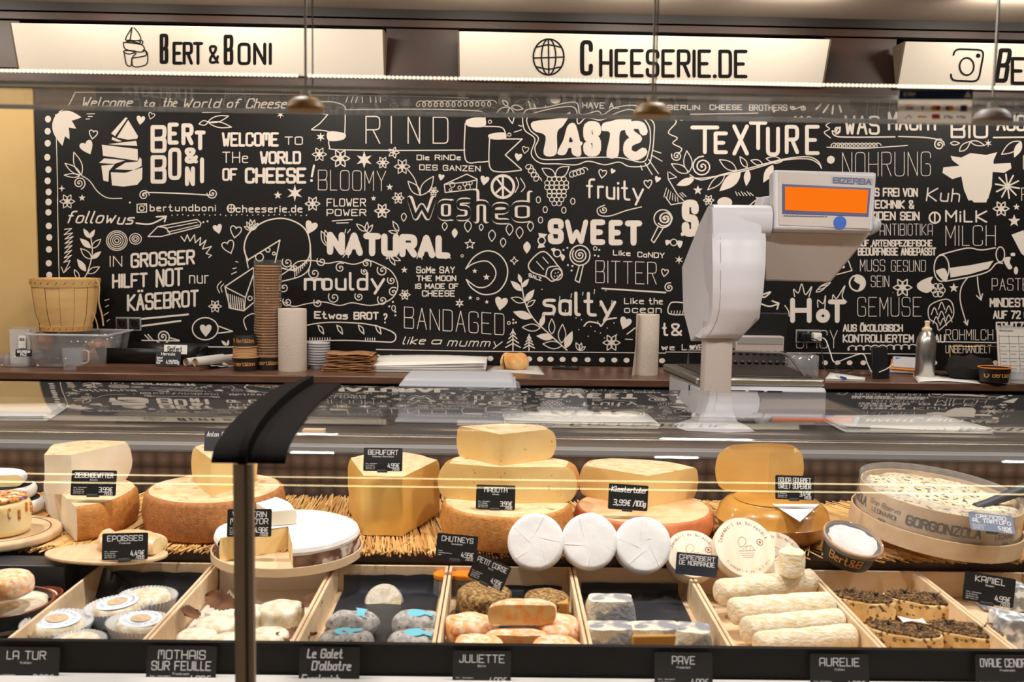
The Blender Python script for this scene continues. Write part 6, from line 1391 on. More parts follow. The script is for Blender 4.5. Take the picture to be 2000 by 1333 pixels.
g1 = wheel('waxed_cheese', 'smooth waxy golden wheel with rounded side, right of the reddish wheel', 1509, 110, 1080, 1000, MZ, 'gouda_rind', rnd=.48, bulge=.002, amp=.0004)
px_slab('gouda_half', 'half golden wheel standing on the waxy round wheel', [(1408, 877, 'c'), (1503, 886, 'c'), (1562, 876, 'r'), (1550, 868, 'r'), (1490, 864, 'r'), (1425, 868, 'r')], (1503, 968, 886), g1[1] - .001, 'gouda_rind', 'paste_gold', tm='gouda_rind', bulge=.011, rnd=.012)
# torn label on the waxy wheel
c = g1[0].location; zt = g1[1]; lb = MB()
q = [PZ(1508, 985, zt + .0007), PZ(1560, 1018, zt + .0007), PZ(1562, 1020, zt + .0007), PZ(1600, 985, zt + .0007)]; lb.add([tuple(p) for p in q], [(0, 1, 2, 3)]); lb.build('label', 'paper', g1[0])
# ---- soft cheese in wooden hoop (notched)
D = 1.765; Rb = .139; c = PY(562, 1050, D + Rb); zb_ = MZ - .012
vm = thing('hooped_soft_cheese', 'large white soft cheese with wedge cut out, in a low wooden hoop', 'cheese', (c.x, c.y, zb_))
A0, A1 = -74, 216
def secrot(mb): return mb
MB().lathe([(.0001, 0), (Rb + .004, 0), (Rb + .004, .006), (.0001, .006)], 60, (c.x, c.y, zb_)).build('base_disc', 'crate_wood', vm)
MB().lathe([(Rb + .003, .0), (Rb + .003, .016), (Rb + .006, .016), (Rb + .006, 0)], 60, (c.x, c.y, zb_)).build('hoop', 'crate_wood', vm)
ds = lambda p: p + noise.noise_vector(p * 20) * .003
MB().lathe([(Rb - .003, .007), (Rb - .001, .02), (Rb - .002, .036)], 60, (c.x, c.y, zb_), a0=A0, a1=A1, disp=ds).build('side_rind', 'brie_side', vm)
MB().lathe([(Rb - .002, .036), (Rb, .042), (Rb - .003, .049), (Rb - .012, .053), (Rb * .6, .054), (Rb * .3, .0545), (.0001, .054)], 60, (c.x, c.y, zb_), a0=A0, a1=A1, disp=lambda p: p + noise.noise_vector(p * 14) * .0015).build('top_rind', 'bloom_white', vm)
for a in (A0, A1):
    mb = MB(); mb.grid(lambda u_, v: Vector((c.x + math.cos(R(a)) * (Rb - .003) * u_ * 1.0, c.y + math.sin(R(a)) * (Rb - .003) * u_, zb_ + .0065 + .046 * v)) + noise.noise_vector(Vector((u_ * 7 + a, v * 3, 0))) * .002, 10, 5); mb.build('cut_face', 'paste_cream', vm)
zt = zb_ + .054
slab('soft_cheese_wedge', 'small white wedge lying on the hooped soft cheese beside the bracket', 'cheese', [(lambda q_: (q_.x, q_.y, t))(PZ(a, b, zt + .028)) for a, b, t in ((500, 985, 'c'), (528, 1002, 'c'), (577, 998, 'r'), (562, 980, 'r'), (535, 970, 'c'))], zt + .0015, zt + .030, 'bloom_white', 'paste_white', tm='bloom_white', bulge=.002, rnd=.004)
# ---- soft orange cheese pieces on an oval wooden platter
zp_ = MZ + .002; cc = PZ(208, 1080, zp_ + .006); pl = thing('wooden_platter', 'pale oval wooden platter at the mat edge under a price tag', 'platter', (cc.x, cc.y, zp_))
puck(.116, .006, .4, 48, 0, sy=.5).xf(T4((cc.x, cc.y, zp_), -4)).build('board', 'board_wood', pl)
for i, (pts, z_, lb) in enumerate((([(214, 1052, 'r'), (250, 1060, 'r'), (300, 1058, 'c'), (320, 1046, 'r'), (290, 1034, 'r'), (235, 1034, 'r')], .028, 'runny orange cheese piece with wrinkled rind on the oval platter, right one'),
                                   ([(194, 1044, 'r'), (214, 1056, 'c'), (236, 1046, 'r'), (215, 1032, 'r')], .03, 'runny orange cheese piece on the oval platter, partly behind the price tag'))):
    slab('washed_rind_cheese', lb, 'cheese', [(lambda q_: (q_.x, q_.y, t))(PZ(a, b, zp_ + .006 + z_)) for a, b, t in pts], zp_ + .0065, zp_ + .006 + z_, 'washed_orange', 'paste_cream', tm='rind_red_top', jit=.004, bulge=.006, rnd=.009)
# ---- left end
cc = onM(2, 1050); bw = thing('round_board', 'round light wooden board at the left frame edge', 'board', (cc.x, cc.y, MZ)); cc.z = MZ
puck(.112, .016, .35, 48, 0).xf(T4(cc)).build('board', 'board_wood', bw); MB().lathe([(.090, .0161), (.0905, .0166), (.092, .0166), (.0925, .0161)], 48, tuple(cc)).build('juice_groove', 'chestnut_leaf', bw)
fz = MZ + .0175; fc_ = PZ(5, 1040, fz); fl = thing('flower_cheese', 'round pale cheese topped with orange and blue petals on the round board', 'cheese', (fc_.x, fc_.y, fz))
puck(.052, .068, .18, 40, .0015, c=(fc_.x, fc_.y, fz)).build('rind', 'paste_cream', fl)
puck(.049, .006, .4, 40, .003, 60, c=(fc_.x, fc_.y, fz + .0675)).build('flower_crust', 'flowers', fl)
mb = MB(); rr = random.Random(2)
for k in range(60):
    a, r_ = rr.uniform(0, 6.28), .048 * rr.random() ** .5; p = Vector((fc_.x + r_ * math.cos(a), fc_.y + r_ * math.sin(a), fz + .073)); an = rr.uniform(0, 3.14); l = rr.uniform(.002, .004)
    v_ = Vector((math.cos(an), math.sin(an), rr.uniform(0, .5))) * l; w_ = Vector((-math.sin(an), math.cos(an), .2)) * l * .5; mb.add([p, p + w_, p + v_, p - w_ + v_ * .5], [(0, 1, 2, 3)])
mb.build('petals', 'flowers', fl, kind='stuff')
for k in range(6): puck(.0025, .02, .4, 8).xf(T4((fc_.x + .053 * math.cos(-1.2 + k * .35), fc_.y + .053 * math.sin(-1.2 + k * .35), fz + .045 - .006 * (k % 3)))).build('petal', 'flowers', fl)
cw = onM(12, 1010); cw = PY(12, 1000, 2.14)
for k, (x_, z_, lb) in enumerate(((28, MZ, 'white wrapped round cheese with red lettering, lower of the pair at the left edge'), (14, MZ + .031, 'white wrapped round cheese with black rim, upper of the pair at the left edge'))):
    p = PY(x_, 1000, 2.14); th = thing('wrapped_cheese', lb, 'cheese', (p.x, 2.14, z_), 'wrapped rounds behind the flower cheese')
    puck(.062, .029, .45, 40, .0015, 25, k, c=(p.x, 2.14, z_)).build('wrapper', 'wrap_white', th)
    puck(.052, .0012, .3, 40, c=(p.x, 2.14, z_ + .029)).build('lid_label', 'black_matte', th)
    d = D2(); d.text('Rebl', .0, .018, .03, .006, .0022, shear=.3); d.build('lettering', 'pay_red', lambda u_, v, p=p, z_=z_: Vector((p.x + .0635 * math.cos(R(-62) + u_ / .062), 2.14 + .0635 * math.sin(R(-62) + u_ / .062), z_ + v)), th)
zt = MZ + .0625
px_slab('brie_piece', 'white rinded yellow cheese piece on top of the wrapped rounds, left edge', [(-30, 930, 'c'), (38, 928, 'r'), (48, 920, 'r'), (30, 914, 'r'), (-20, 913, 'c')], (0, 953, 930), zt, 'bloom_white', 'paste_cream', tm='bloom_white', bulge=.006, rnd=.006)
# ---- gorgonzola tub
Rg = .163; gp = PY(1822, 1040, 1.985); G0 = T4((gp.x, 1.985, MZ + .024), 0, 4, 5.5)
gg = thing('gorgonzola_tub', 'large round wooden tub of blue veined cheese with printed band', 'cheese tub', (gp.x, 1.985, MZ))
MB().lathe([(.0001, .0), (Rg + .003, 0), (Rg + .003, .034), (Rg + .0, .034), (Rg - .001, .003), (.0001, .003)], 64).xf(G0).build('base_hoop', 'crate_wood', gg)
MB().lathe([(Rg - .008, .004), (Rg - .008, .085), (Rg - .011, .085), (Rg - .011, .004)], 64).xf(G0).build('wooden_band', 'crate_wood', gg)
MB().lathe([(Rg - .005, .02), (Rg - .004, .098), (Rg - .009, .100), (Rg - .012, .098), (Rg - .013, .06)], 64).xf(G0).build('plastic_rim', 'acrylic', gg)
MB().lathe([(Rg - .012, .070), (Rg - .02, .079), (Rg * .7, .081), (Rg * .4, .079), (.0001, .082)], 56, disp=lambda p: p + Vector((0, 0, 1)) * noise.noise(p * 38) * .006 + noise.noise_vector(p * 60) * .002).xf(G0).build('cheese_top', 'gorg_top', gg)
rg = Rg - .0072
gm = lambda u_, v: G0 @ Vector((rg * math.cos(R(-90) + u_ / rg), rg * math.sin(R(-90) + u_ / rg), v))
d = D2()
for u0 in (-.330, -.088): d.text('GORGONZOLA', u0 - .035, .062, u0 + .105, .045, .0038, gap=1.4)
d.build('lettering', 'pen_grey', gm, gg)
d = D2()
for u0 in (-.192, .060): d.text('Gran Riserva', u0 - .02, .068, u0 + .055, .058, .0010, shear=.3); d.text('LEONARDI', u0 - .012, .052, u0 + .05, .044, .0013); d.line([(u0 - .012, .040), (u0 + .05, .040)], .0006); d.text('IGOR', u0 + .01, .036, u0 + .028, .031, .001); 
d.build('lettering', 'pen_grey', gm, gg)
a, b = PY(1875, 1000, 1.93), PY(2010, 952, 1.96)
sp = thing('cheese_spatula', 'grey handled spatula stuck in the blue veined cheese tub', 'spatula', tuple(a))
s0 = PY(1905, 993, 1.93); hd_ = [s0, s0.lerp(b, .25), s0.lerp(b, .7), b]
MB().tube(hd_, [.010, .0085, .011, .012], 12).build('handle', 'pen_grey', sp); MB().tube([PY(1868, 1003, 1.94), s0], [.004, .005], 8).build('shank', 'steel', sp)
p = PY(1994, 1012, 1.99); tag(puck(.03, .07, .3, 24, c=(p.x + .015, 1.99, MZ)).build('honey_jar', 'amber_glass', loc=(p.x + .015, 1.99, MZ)), 'amber jar at the right frame edge behind the tub', 'jar')
# ---- lidded cup
p = PY(1656, 1085, 1.845); M = T4((p.x, 1.855, MZ + .008), 0, 20, 9); lc = thing('lidded_cup', 'black paper cup of white cream cheese under a clear lid', 'cup', (p.x, 1.845, MZ))
MB().lathe([(.0001, .001), (.046, .001), (.053, .042), (.052, .042), (.0001, .038)], 40).xf(M).build('cup_body', 'cup_black', lc)
MB().lathe([(.0001, .043), (.03, .044), (.05, .041), (.0515, .037)], 40, disp=lambda q: q + noise.noise_vector(q * 50) * .002).xf(M).build('filling', 'bloom_white', lc)
MB().lathe([(.0565, .036), (.0575, .044), (.055, .048), (.052, .046), (.0001, .0475)], 40).xf(M).build('lid', 'acrylic', lc)
MB().lathe([(.0535, .042), (.056, .042), (.057, .046), (.0545, .0475)], 40).xf(M).build('rim', 'cup_rim', lc)
d = D2(); d.text('Bert&B', -.035, .030, .03, .014, .0022); d.build('lettering', 'gold', lambda u_, v: M @ Vector(((.0472 + v * .16) * math.cos(R(-115) + u_ / .05), (.0472 + v * .16) * math.sin(R(-115) + u_ / .05), v)), lc)
# ---- white camemberts leaning, wooden camembert boxes
for k, (cxp, cyp, rx, rz, lb) in enumerate(((1046, 1058, 66, -6, 'white paper wrapped round cheese leaning on the stack, leftmost of three'), (1152, 1057, 66, -2, 'white paper wrapped round cheese leaning, middle of three'), (1258, 1064, 66, 3, 'white paper wrapped round cheese leaning beside the wooden boxes, rightmost of three'))):
    Yd = 1.838; p = PY(cxp, cyp, Yd); M = T4(p, rz, rx) @ Matrix.Translation((0, 0, -.036))
    th = thing('wrapped_camembert', lb, 'cheese', tuple(M.translation), 'white wrapped rounds leaning at the mat edge')
    puck(.0535, .037, .2, 48, .0016, 26, k).xf(M).build('wrapped_body', 'wrap_white', th)
    mb = MB()
    for q in range(5):
        a = q * 1.3 + k * 2; mb.tube([M @ Vector((.048 * math.cos(a), .048 * math.sin(a), .0371)), M @ Vector((.01 * math.cos(a + .9), .01 * math.sin(a + .9), .0372))], [.0006, .0002], 5)
    mb.build('wrapper_folds', 'wrap_white', th)
def arctext(d, txt, r, a0, a1, h, lw):
    n = len(txt)
    for i, ch in enumerate(txt):
        a = R(a0 + (a1 - a0) * i / (n - 1)); ux, uy = math.cos(a), math.sin(a); sg = -1 if a1 < a0 else 1
        tx, ty = -uy * sg, ux * sg; nx, ny = (ux, uy) if sg < 0 else (-ux, -uy); w_ = abs(R(a1 - a0)) * r / n * .62
        for kind, ps in glyph(ch):
            pp = [(r * ux + tx * (x_ / 4 - .5) * w_ + nx * y_ / 8 * h, r * uy + ty * (x_ / 4 - .5) * w_ + ny * y_ / 8 * h) for x_, y_ in ps]
            if kind == 'D': [d.disc(q, lw * .6, 5) for q in pp]
            else: d.line(pp, lw, kind == 'O')
for k, (cxp, cyp, Yd, rx, rz, Rr, lb) in enumerate(((1353, 1082, 1.86, 42, 0, .050, 'round wooden camembert box behind its name tag'), (1455, 1069, 1.835, 52, 8, .0575, 'round wooden camembert box tilted towards the viewer, front one'), (1522, 1088, 1.865, 50, 14, .050, 'round wooden camembert box half hidden behind the tilted one'))):
    p = PY(cxp, cyp, Yd); M = T4(p, rz, rx) @ Matrix.Translation((0, 0, -.03)); th = thing('camembert_box', lb, 'cheese box', tuple(M.translation), 'wooden camembert boxes')
    MB().lathe([(.0001, 0), (Rr - .001, 0), (Rr - .001, .028), (.0001, .028)], 48).xf(M).build('box_body', 'crate_wood', th)
    MB().lathe([(Rr, .012), (Rr + .0012, .012), (Rr + .0012, .0305), (Rr - .0003, .031), (.0001, .031)], 48).xf(M).build('lid', 'lid_wood', th)
    d = D2(); arctext(d, 'Camembert de Normandie', Rr * .78, 165, 20, Rr * .12, .0007); arctext(d, 'Fromagerie au lait cru', Rr * .88, 215, 325, Rr * .09, .0005)
    d.line(curve2([(-.012, .012), (-.004, .020), (.004, .014), (0, .004), (-.01, 0), (-.012, .012)], 4), .0007); d.line([(-.014, -.008), (.018, -.008), (.012, .002), (0, 0), (-.006, -.006)], .0007); d.line([(.0, -.008), (.004, .001)], .0006); d.line([(.008, -.008), (.01, .001)], .0006)
    for q in range(3): d.line([(-.012 + q * .002, -.013 - q * .004), (.016 - q * .002, -.013 - q * .004)], .0006)
    d.line([(.031 + .006 * math.cos(q * .5), .008 + .006 * math.sin(q * .5)) for q in range(13)], .0012); d.disc((.031, .008), .0025)
    d.build('printed_lid_text', 'kraft', lambda u_, v, M=M: M @ Vector((u_, v, .0313)), th)
# jars under the chutney tag
for k, px in enumerate((868, 905)):
    p = PY(px, 1102, 1.835); th = thing('chutney_jar', ('small jar with orange lid under the chutney tag, left one', 'small jar with orange lid under the chutney tag, right one')[k], 'jar', (p.x, 1.862, .837), 'small jars in front of the straw mat')
    MB().lathe([(.0001, 0), (.022, 0), (.022, .028), (.019, .034)], 24, (p.x, 1.862, .837)).build('glass_body', 'acrylic', th); MB().lathe([(.0225, .034), (.0225, .040), (.0001, .0405)], 24, (p.x, 1.862, .837)).build('lid', 'orange_rubber', th)
# ---------------------------------------------------------------- wooden crates in the front well
RZ = .885; FZ = .836
XS = [-.762, -.545, -.315, -.094, .144, .369, .607, .815, 1.03]
YF, YB = 1.492, 1.886
clab = ['pale wooden crate with gold-labelled white cheeses in pleated paper', 'pale wooden crate with goat cheeses on brown leaves beside the bracket', 'pale wooden crate with grey cheeses and sky blue labels', 'pale wooden crate holding orange cheeses and herb cheeses',
        'pale wooden crate with half ash-dusted cheeses on black paper', 'pale wooden crate holding long white goat cheese logs', 'pale wooden crate with rosemary crusted cheeses', 'pale wooden crate at right edge with grey mouldy cheeses']
for i in range(8):
    x0, x1 = XS[i] + .0012, XS[i + 1] - .0012; t = .0055
    th = thing('wooden_crate', clab[i], 'crate', ((x0 + x1) / 2, (YF + YB) / 2, .8295), 'wooden crates in the front row')
    MB().box(x0, x1, YF, YB, .8295, .8345).build('base_panel', 'crate_wood', th)
    MB().box(x0, x0 + t, YF, YB, .8347, RZ).build('side_panel', 'crate_wood', th, bevel=.0008); MB().box(x1 - t, x1, YF, YB, .8347, RZ).build('side_panel', 'crate_wood', th, bevel=.0008)
    MB().box(x0 + t, x1 - t, YB - t, YB, .8347, RZ).build('end_panel', 'crate_wood', th, bevel=.0008); MB().box(x0 + t, x1 - t, YF, YF + t, .8347, RZ).build('end_panel', 'crate_wood', th, bevel=.0008)
def liner(i, m_, label, y0=1.52, up=.03, seed=0, name='paper_liner', hoff=0, xa=.01, xb=.01, yb=YB - .012):
    x0, x1 = XS[i] + .0085 + xa, XS[i + 1] - .0085 - xb
    def f(u_, v):
        y = y0 + (yb - y0) * min(v / .8, 1); zz = FZ + .002 + (up * (v - .8) / .2 if v > .8 else 0) + abs(noise.noise(Vector((u_ * 3 + seed, v * 4, seed)))) * .006
        return Vector((x0 + (x1 - x0) * u_, y, zz))
    o = MB().grid(f, 12, 14).build(name, m_, loc=((x0 + x1) / 2, (y0 + yb) / 2, FZ)); tag(o, label, 'paper')
    return o
liner(0, 'black_paper', 'black waxed paper lining the crate of gold-labelled cheeses', seed=1, up=.03)
# pointed corner of black paper standing over the rim
p0, p1, p2 = PY(205, 1108, 1.868), PY(160, 1160, 1.84), PY(262, 1150, 1.862)
mb = MB(); mb.add([tuple(p0), tuple(p1), tuple(PY(190, 1200, 1.80)), tuple(p2)], [(0, 1, 2, 3)]); tag(mb.build('paper_corner', 'black_paper', loc=tuple(p2), solid=.0006), 'pointed corner of black paper standing up in the leftmost crate', 'paper')
liner(2, 'black_paper', 'black paper under the grey cheeses with blue labels', seed=2); liner(3, 'black_paper', 'black paper under the orange and herb cheeses', seed=3, up=.012)
liner(4, 'black_paper', 'shiny black paper under the ash-dusted cheeses', seed=4, up=.02); liner(1, 'parchment', 'translucent parchment draped up the back of the leaf cheese crate', seed=5, up=.052, xa=.002, xb=.002)
def crate_pt(px, py, z_): return PZ(px, py, z_)
# crate 1: soft cheeses in pleated paper
S1 = [(109, 1207, .043, 8, 1, 'gold-labelled white cheese nearest the left side of the first crate'), (232, 1174, .041, -6, 1, 'gold-labelled white cheese in the middle of the first crate'), (272, 1207, .040, 10, 1, 'gold-labelled white cheese at the right front of the first crate'),
      (288, 1156, .040, 0, 0, 'unlabelled cream cheese in pleated paper at the back right of the first crate'), (152, 1243, .034, 0, 0, 'unlabelled cream cheese at the front of the first crate, half behind the rail')]
for k, (px, py, r_, tl, lab, lb) in enumerate(S1):
    zt = FZ + .040; p = PZ(px, py, zt); M = T4((p.x, p.y, FZ + .006), tl * 3, 3 if lab else 0, tl * .4); th = thing('gold_label_cheese' if lab else 'cream_cheese', lb, 'cheese', (p.x, p.y, FZ), 'white cheeses in pleated paper')
    puck(r_, .031, .3, 40, .0012, 40, k).xf(M).build('cheese_body', 'goat_white', th)
    def pl_(u_, v, M=M, r_=r_): 
        a = 6.2832 * u_; q = r_ * (1.03 + .28 * v * (1 + .25 * math.sin(a * 2 + k))) + .0014 * (1 if int(u_ * 96 + .5) % 2 else -1) * (.3 + v); return M @ Vector((q * math.cos(a), q * math.sin(a), -.003 + .030 * v))
    MB().grid(pl_, 96, 4, smooth=False).build('pleated_paper', 'pleat_paper', th)
    if lab:
        mb = MB().lathe([(r_ * .86, .0315), (r_ * .84, .0325), (.0001, .033)], 32, disp=lambda q: q + Vector((0, 0, .0012 * math.sin(40 * q.x)))); mb.xf(M).build('paper_label', 'label_white', th)
        MB().lathe([(r_ * .42, .0341), (.0001, .0343)], 24).xf(M).build('gold_emblem', 'label_gold', th)
        d = D2(); arctext(d, 'LA TUR FORMAGGIO', r_ * .6, 200, -20, r_ * .12, .0006); arctext(d, 'CASEIFICIO', r_ * .72, 220, 320, r_ * .1, .0006); d.build('lettering', 'navy', lambda u_, v, M=M: M @ Vector((u_, v, .0346)), th)
# crate 2: goat cheeses on chestnut leaves
for k, (px, py, r_, lb) in enumerate(((428, 1214, .038, 'knobbly white goat cheese left of the bracket in the leaf crate'), (549, 1184, .040, 'knobbly white goat cheese right of the bracket, furthest back in the leaf crate'), (524, 1236, .034, 'white goat cheese at the front right of the leaf crate'), (448, 1248, .034, 'white goat cheese at the front of the leaf crate left of the bracket'), (385, 1236, .032, 'white goat cheese in the front left corner of the leaf crate'), (492, 1190, .03, 'white goat cheese directly behind the bracket in the leaf crate'))):
    zt = FZ + .036 + (.004 if k == 1 else 0); p = PZ(px, py, zt); th = thing('goat_cheese', lb, 'cheese', (p.x, p.y, FZ + .008), 'goat cheeses on brown leaves')
    puck(r_, zt - FZ - .008, .26, 44, .0013, 60, k).xf(T4((p.x, p.y, FZ + .008), 20 * k)).build('cheese_body', 'goat_white', th)
def leafmesh(M, L_, W_, seed):
    def f(u_, v):
        w_ = W_ * math.sin(math.pi * u_ ** .8) * (1 + .12 * math.sin(u_ * 60)); return M @ Vector((L_ * (u_ - .5), w_ * (v - .5), .010 * math.sin(2 * u_ + seed) + .004 * abs(v - .5) * 2 + .003 * math.sin(9 * u_ + seed)))
    return MB().grid(f, 24, 6)
for k, (px, py, rz, rx, L_, lb) in enumerate(((442, 1180, -40, 50, .12, 'brown chestnut leaf sticking up between the goat cheeses left of the bracket'), (605, 1185, 70, 30, .075, 'brown chestnut leaf at the right wall of the leaf crate'), (372, 1200, 80, 30, .07, 'brown chestnut leaf at the left wall of the leaf crate'), (580, 1235, 30, 10, .07, 'brown chestnut leaf under the goat cheeses, front right'))):
    p = PZ(px, py, FZ + .035); o = leafmesh(T4(p, rz, rx), L_, .034, k).build('chestnut_leaf', 'chestnut_leaf', loc=tuple(p)); tag(o, lb, 'leaf', 'brown chestnut leaves')
# crate 3: grey pebbles with blue labels
for k, (px, py, r_, lb, ribbon) in enumerate(((688, 1200, .040, 'grey pebble-shaped cheese with ribbon-shaped blue label, back left', 0), (676, 1236, .040, 'grey pebble-shaped cheese with ring-shaped blue label, front left', 1), (816, 1200, .040, 'grey pebble-shaped cheese with blue tail label, back right', 2), (812, 1238, .040, 'grey pebble-shaped cheese with blue tail label, front right', 2))):
    r_ = .0455; zt = FZ + .044; p = PZ(px, py, zt); th = thing('ash_pebble_cheese', lb, 'cheese', (p.x, p.y, FZ + .006), 'grey pebble cheeses with blue labels')
    m_ = puck(r_, .038, .5, 44, .005, 34, k + 3, sy=.74); m_.xf(T4((p.x, p.y, FZ + .0065))).build('cheese_body', 'ash_grey', th)
    d = D2()
    if ribbon == 0: d.poly([(-.008, .018), (.014, .012), (.009, .004), (.012, -.018), (.004, -.010), (-.006, -.018), (-.002, .004)])
    else:
        d.poly([(-.016 + .0 * q, 0) for q in range(0)] or [(.016 * math.cos(q * .314), .012 * math.sin(q * .314)) for q in range(20)]); d.poly([(.008, .008), (.03, .011 if ribbon == 1 else -.004), (.027, .004 if ribbon == 1 else -.012), (.012, -.004)])
    sgx = 1 if ribbon != 2 else 1; Ml = T4((p.x + (.012 if ribbon == 0 else -.002), p.y - .004, FZ + .0478), 0, 8)
    d.build('blue_label', 'sky_label', lambda u_, v, Ml=Ml: Ml @ Vector((u_, v, 0)), th)
    if ribbon == 1: d = D2(); d.poly([(-.004, -.003), (.004, -.003), (.003, .003), (-.003, .004)]); d.build('label_mark', 'ash_grey', lambda u_, v, Ml=Ml: Ml @ Vector((u_, v, .0009)), th)
p = PY(749, 1176, 1.80); th = thing('ash_pebble_cheese', 'cut grey rimmed cheese disc with pale face leaning at the back of its crate', 'cheese', tuple(p)); M = T4(p, 0, 55)
puck(.036, .02, .4, 40, .001, 30, 2).xf(M @ Matrix.Translation((0, 0, -.02))).build('cheese_body', 'ash_grey', th); puck(.033, .0014, .3, 36, .0008, 50).xf(M).build('cut_face', 'goat_white', th)
# crate 4: herb and orange cheeses
for k, (px, py, r_, h_, lb) in enumerate(((946, 1146, .050, .05, 'dark herb-coated round cheese at the back left of its crate, behind the tilted tag'), (1068, 1156, .041, .044, 'herb-topped round cheese with cut side at the back right of its crate'))):
    zt = FZ + h_; p = PZ(px, py + 4, zt); th = thing('herb_cheese', lb, 'cheese', (p.x, p.y, FZ + .003)); puck(r_, h_ - .003, .3, 44, .0022, 60, k).xf(T4((p.x, p.y, FZ + .003))).build('herb_crust', 'herb_rind', th)
    if k: MB().box(p.x - r_ * .1, p.x + r_ * .93, p.y - r_ * .86, p.y - r_ * .2, FZ + .006, zt - .004).build('cut_face', 'herb_cut', th, bevel=.003)
OR = [(922, 1208, .040, 'orange washed cheese half at the left of the pile'), (1010, 1236, .044, 'orange washed cheese half at the front middle of the pile'), (1092, 1212, .040, 'orange washed cheese half at the right of the pile'), (936, 1250, .038, 'orange washed cheese half at the front left, partly behind the rail'), (1088, 1252, .036, 'orange washed cheese half at the front right, partly behind the rail'), (885, 1240, .0, '')]
for k, (px, py, r_, lb) in enumerate(OR):
    if not r_: continue
    z0 = FZ + .005; h_ = .040 if k != 1 else .036; p = PZ(px, py, z0 + h_)
    if k in (0, 2, 3, 4):
        th = thing('orange_cheese', lb, 'cheese', (p.x, p.y, z0), 'orange washed cheeses in a pile'); puck(r_ * 1.12, h_, .34, 44, .0045, 36, k * 3, sy=.86).xf(T4((p.x, p.y, z0), 40 * k)).build('washed_rind', 'washed_orange', th)
        mb = MB().grid(lambda u_, v: Vector((p.x + r_ * (1.5 * u_ - .75), p.y - r_ * .70 - r_ * .12 * math.sin(math.pi * u_), z0 + .006 + (h_ - .016) * v)) + noise.noise_vector(Vector((u_ * 4 + k, v * 3, 0))) * .003, 10, 4); mb.build('cut_face', 'washed_cut', th); continue
    n_ = 16; o = [(p.x + r_ * 1.15 * math.cos(math.pi * q / n_), p.y - r_ * .3 + r_ * math.sin(math.pi * q / n_), 'r') for q in range(n_)] + [(p.x - r_ * 1.15, p.y - r_ * .3, 'c')]
    slab('orange_cheese', lb, 'cheese', o[::2][:8] + [o[-1]], z0, z0 + h_, 'washed_orange', 'washed_cut', group='orange washed cheeses in a pile', bulge=.005, rnd=.010, jit=.004, seed=k * 9)
z0 = FZ + .046; p = PZ(1022, 1178, z0 + .034); o = [(p.x - .054, p.y - .014, 'c'), (p.x + .050, p.y - .010, 'r'), (p.x + .050, p.y + .008, 'r'), (p.x + .02, p.y + .026, 'r'), (p.x - .025, p.y + .026, 'r'), (p.x - .047, p.y + .008, 'r')]
slab('orange_cheese', 'orange washed cheese half lying on top of the pile', 'cheese', o, z0, z0 + .034, 'washed_orange', 'washed_cut', group='orange washed cheeses in a pile', bulge=.004, rnd=.008, jit=.004)
# crate 5: ash halves
def block(px, py, w, d_, h_, rz, m_, lb, z0, seed, name='ash_cheese', cut=None, grp='half ash-dusted cheeses'):
    p = PZ(px, py, z0 + h_); M = T4((p.x, p.y, z0), rz); th = thing(name, lb, 'cheese', (p.x, p.y, z0), grp)
    mb = puck(1, h_, .35, 40, 0); 
    def sq(q):
        r_ = math.hypot(q.x, q.y)
        if r_ < 1e-4: return q
        a = math.atan2(q.y, q.x); s_ = (abs(math.cos(a)) ** 5 + abs(math.sin(a)) ** 5) ** (-1 / 5); k_ = 1 - .18 * q.z / h_; v = Vector((q.x * s_ * w / 2 * k_, q.y * s_ * d_ / 2 * k_, q.z)); return v + noise.noise_vector(v * 45 + Vector((seed, 0, 0))) * .0016
    mb.v = [sq(q) for q in mb.v]; mb.xf(M).build('cheese_body', m_, th)
    if cut: MB().box(-w * .40, w * .36, -d_ / 2 - .0012, -d_ / 2 + .006, .004, h_ - .007).xf(M).build('cut_face', cut, th, bevel=.003)
block(1192, 1168, .095, .055, .042, -2, 'ash_half', 'half ash-dusted cheese block at the back left, white left half', FZ + .006, 1)
block(1190, 1222, .090, .055, .042, 2, 'ash_half', 'half ash-dusted cheese block at the left front, greyish corner', FZ + .006, 12)
block(1352, 1226, .07, .06, .042, -8, 'ash_half', 'half ash-dusted cheese block against the right crate wall', FZ + .006, 5)
block(1278, 1222, .105, .05, .040, 4, 'ash_half', 'cut ash-dusted cheese with honey-coloured face at the front middle', FZ + .008, 9, cut='herb_cut')
# crate 6: goat logs
def loglike(A, B, r_, lb, seed, name='goat_log', nseg=30):
    th = thing(name, lb, 'cheese', tuple(A), 'goat cheese logs'); prof_ = []; L_ = (B - A).length
    for q in range(5): a = R(q * 22.5); prof_.append((max(r_ * .55 + r_ * .45 * math.sin(a), .0001) if q else .0001, r_ * .35 * (1 - math.cos(a))))
    prof_ = [(.0001, 0), (r_ * .6, .0)] + [(r_ * .6 + r_ * .4 * math.sin(R(q * 30)), r_ * .4 * (1 - math.cos(R(q * 30)))) for q in range(1, 4)]
    prof_ += [(r_, L_ * (.1 + .8 * q / 12)) for q in range(13)] + [(r_ * .6 + r_ * .4 * math.cos(R(q * 30)), L_ - r_ * .4 * (1 - math.sin(R(q * 30)))) for q in range(1, 4)] + [(.0001, L_)]
    d_ = (B - A).normalized(); Rm = d_.to_track_quat('Z', 'Y').to_matrix().to_4x4()
    MB().lathe(prof_, nseg, disp=lambda q: q + noise.noise_vector(Vector((q.x * 40 + seed, q.y * 40, q.z * 40))) * .0022).xf(Matrix.Translation(A) @ Rm).build('log_body', 'log_white', th)
def lp(px, py, z_): return PZ(px, py, z_)
zc_ = FZ + .026
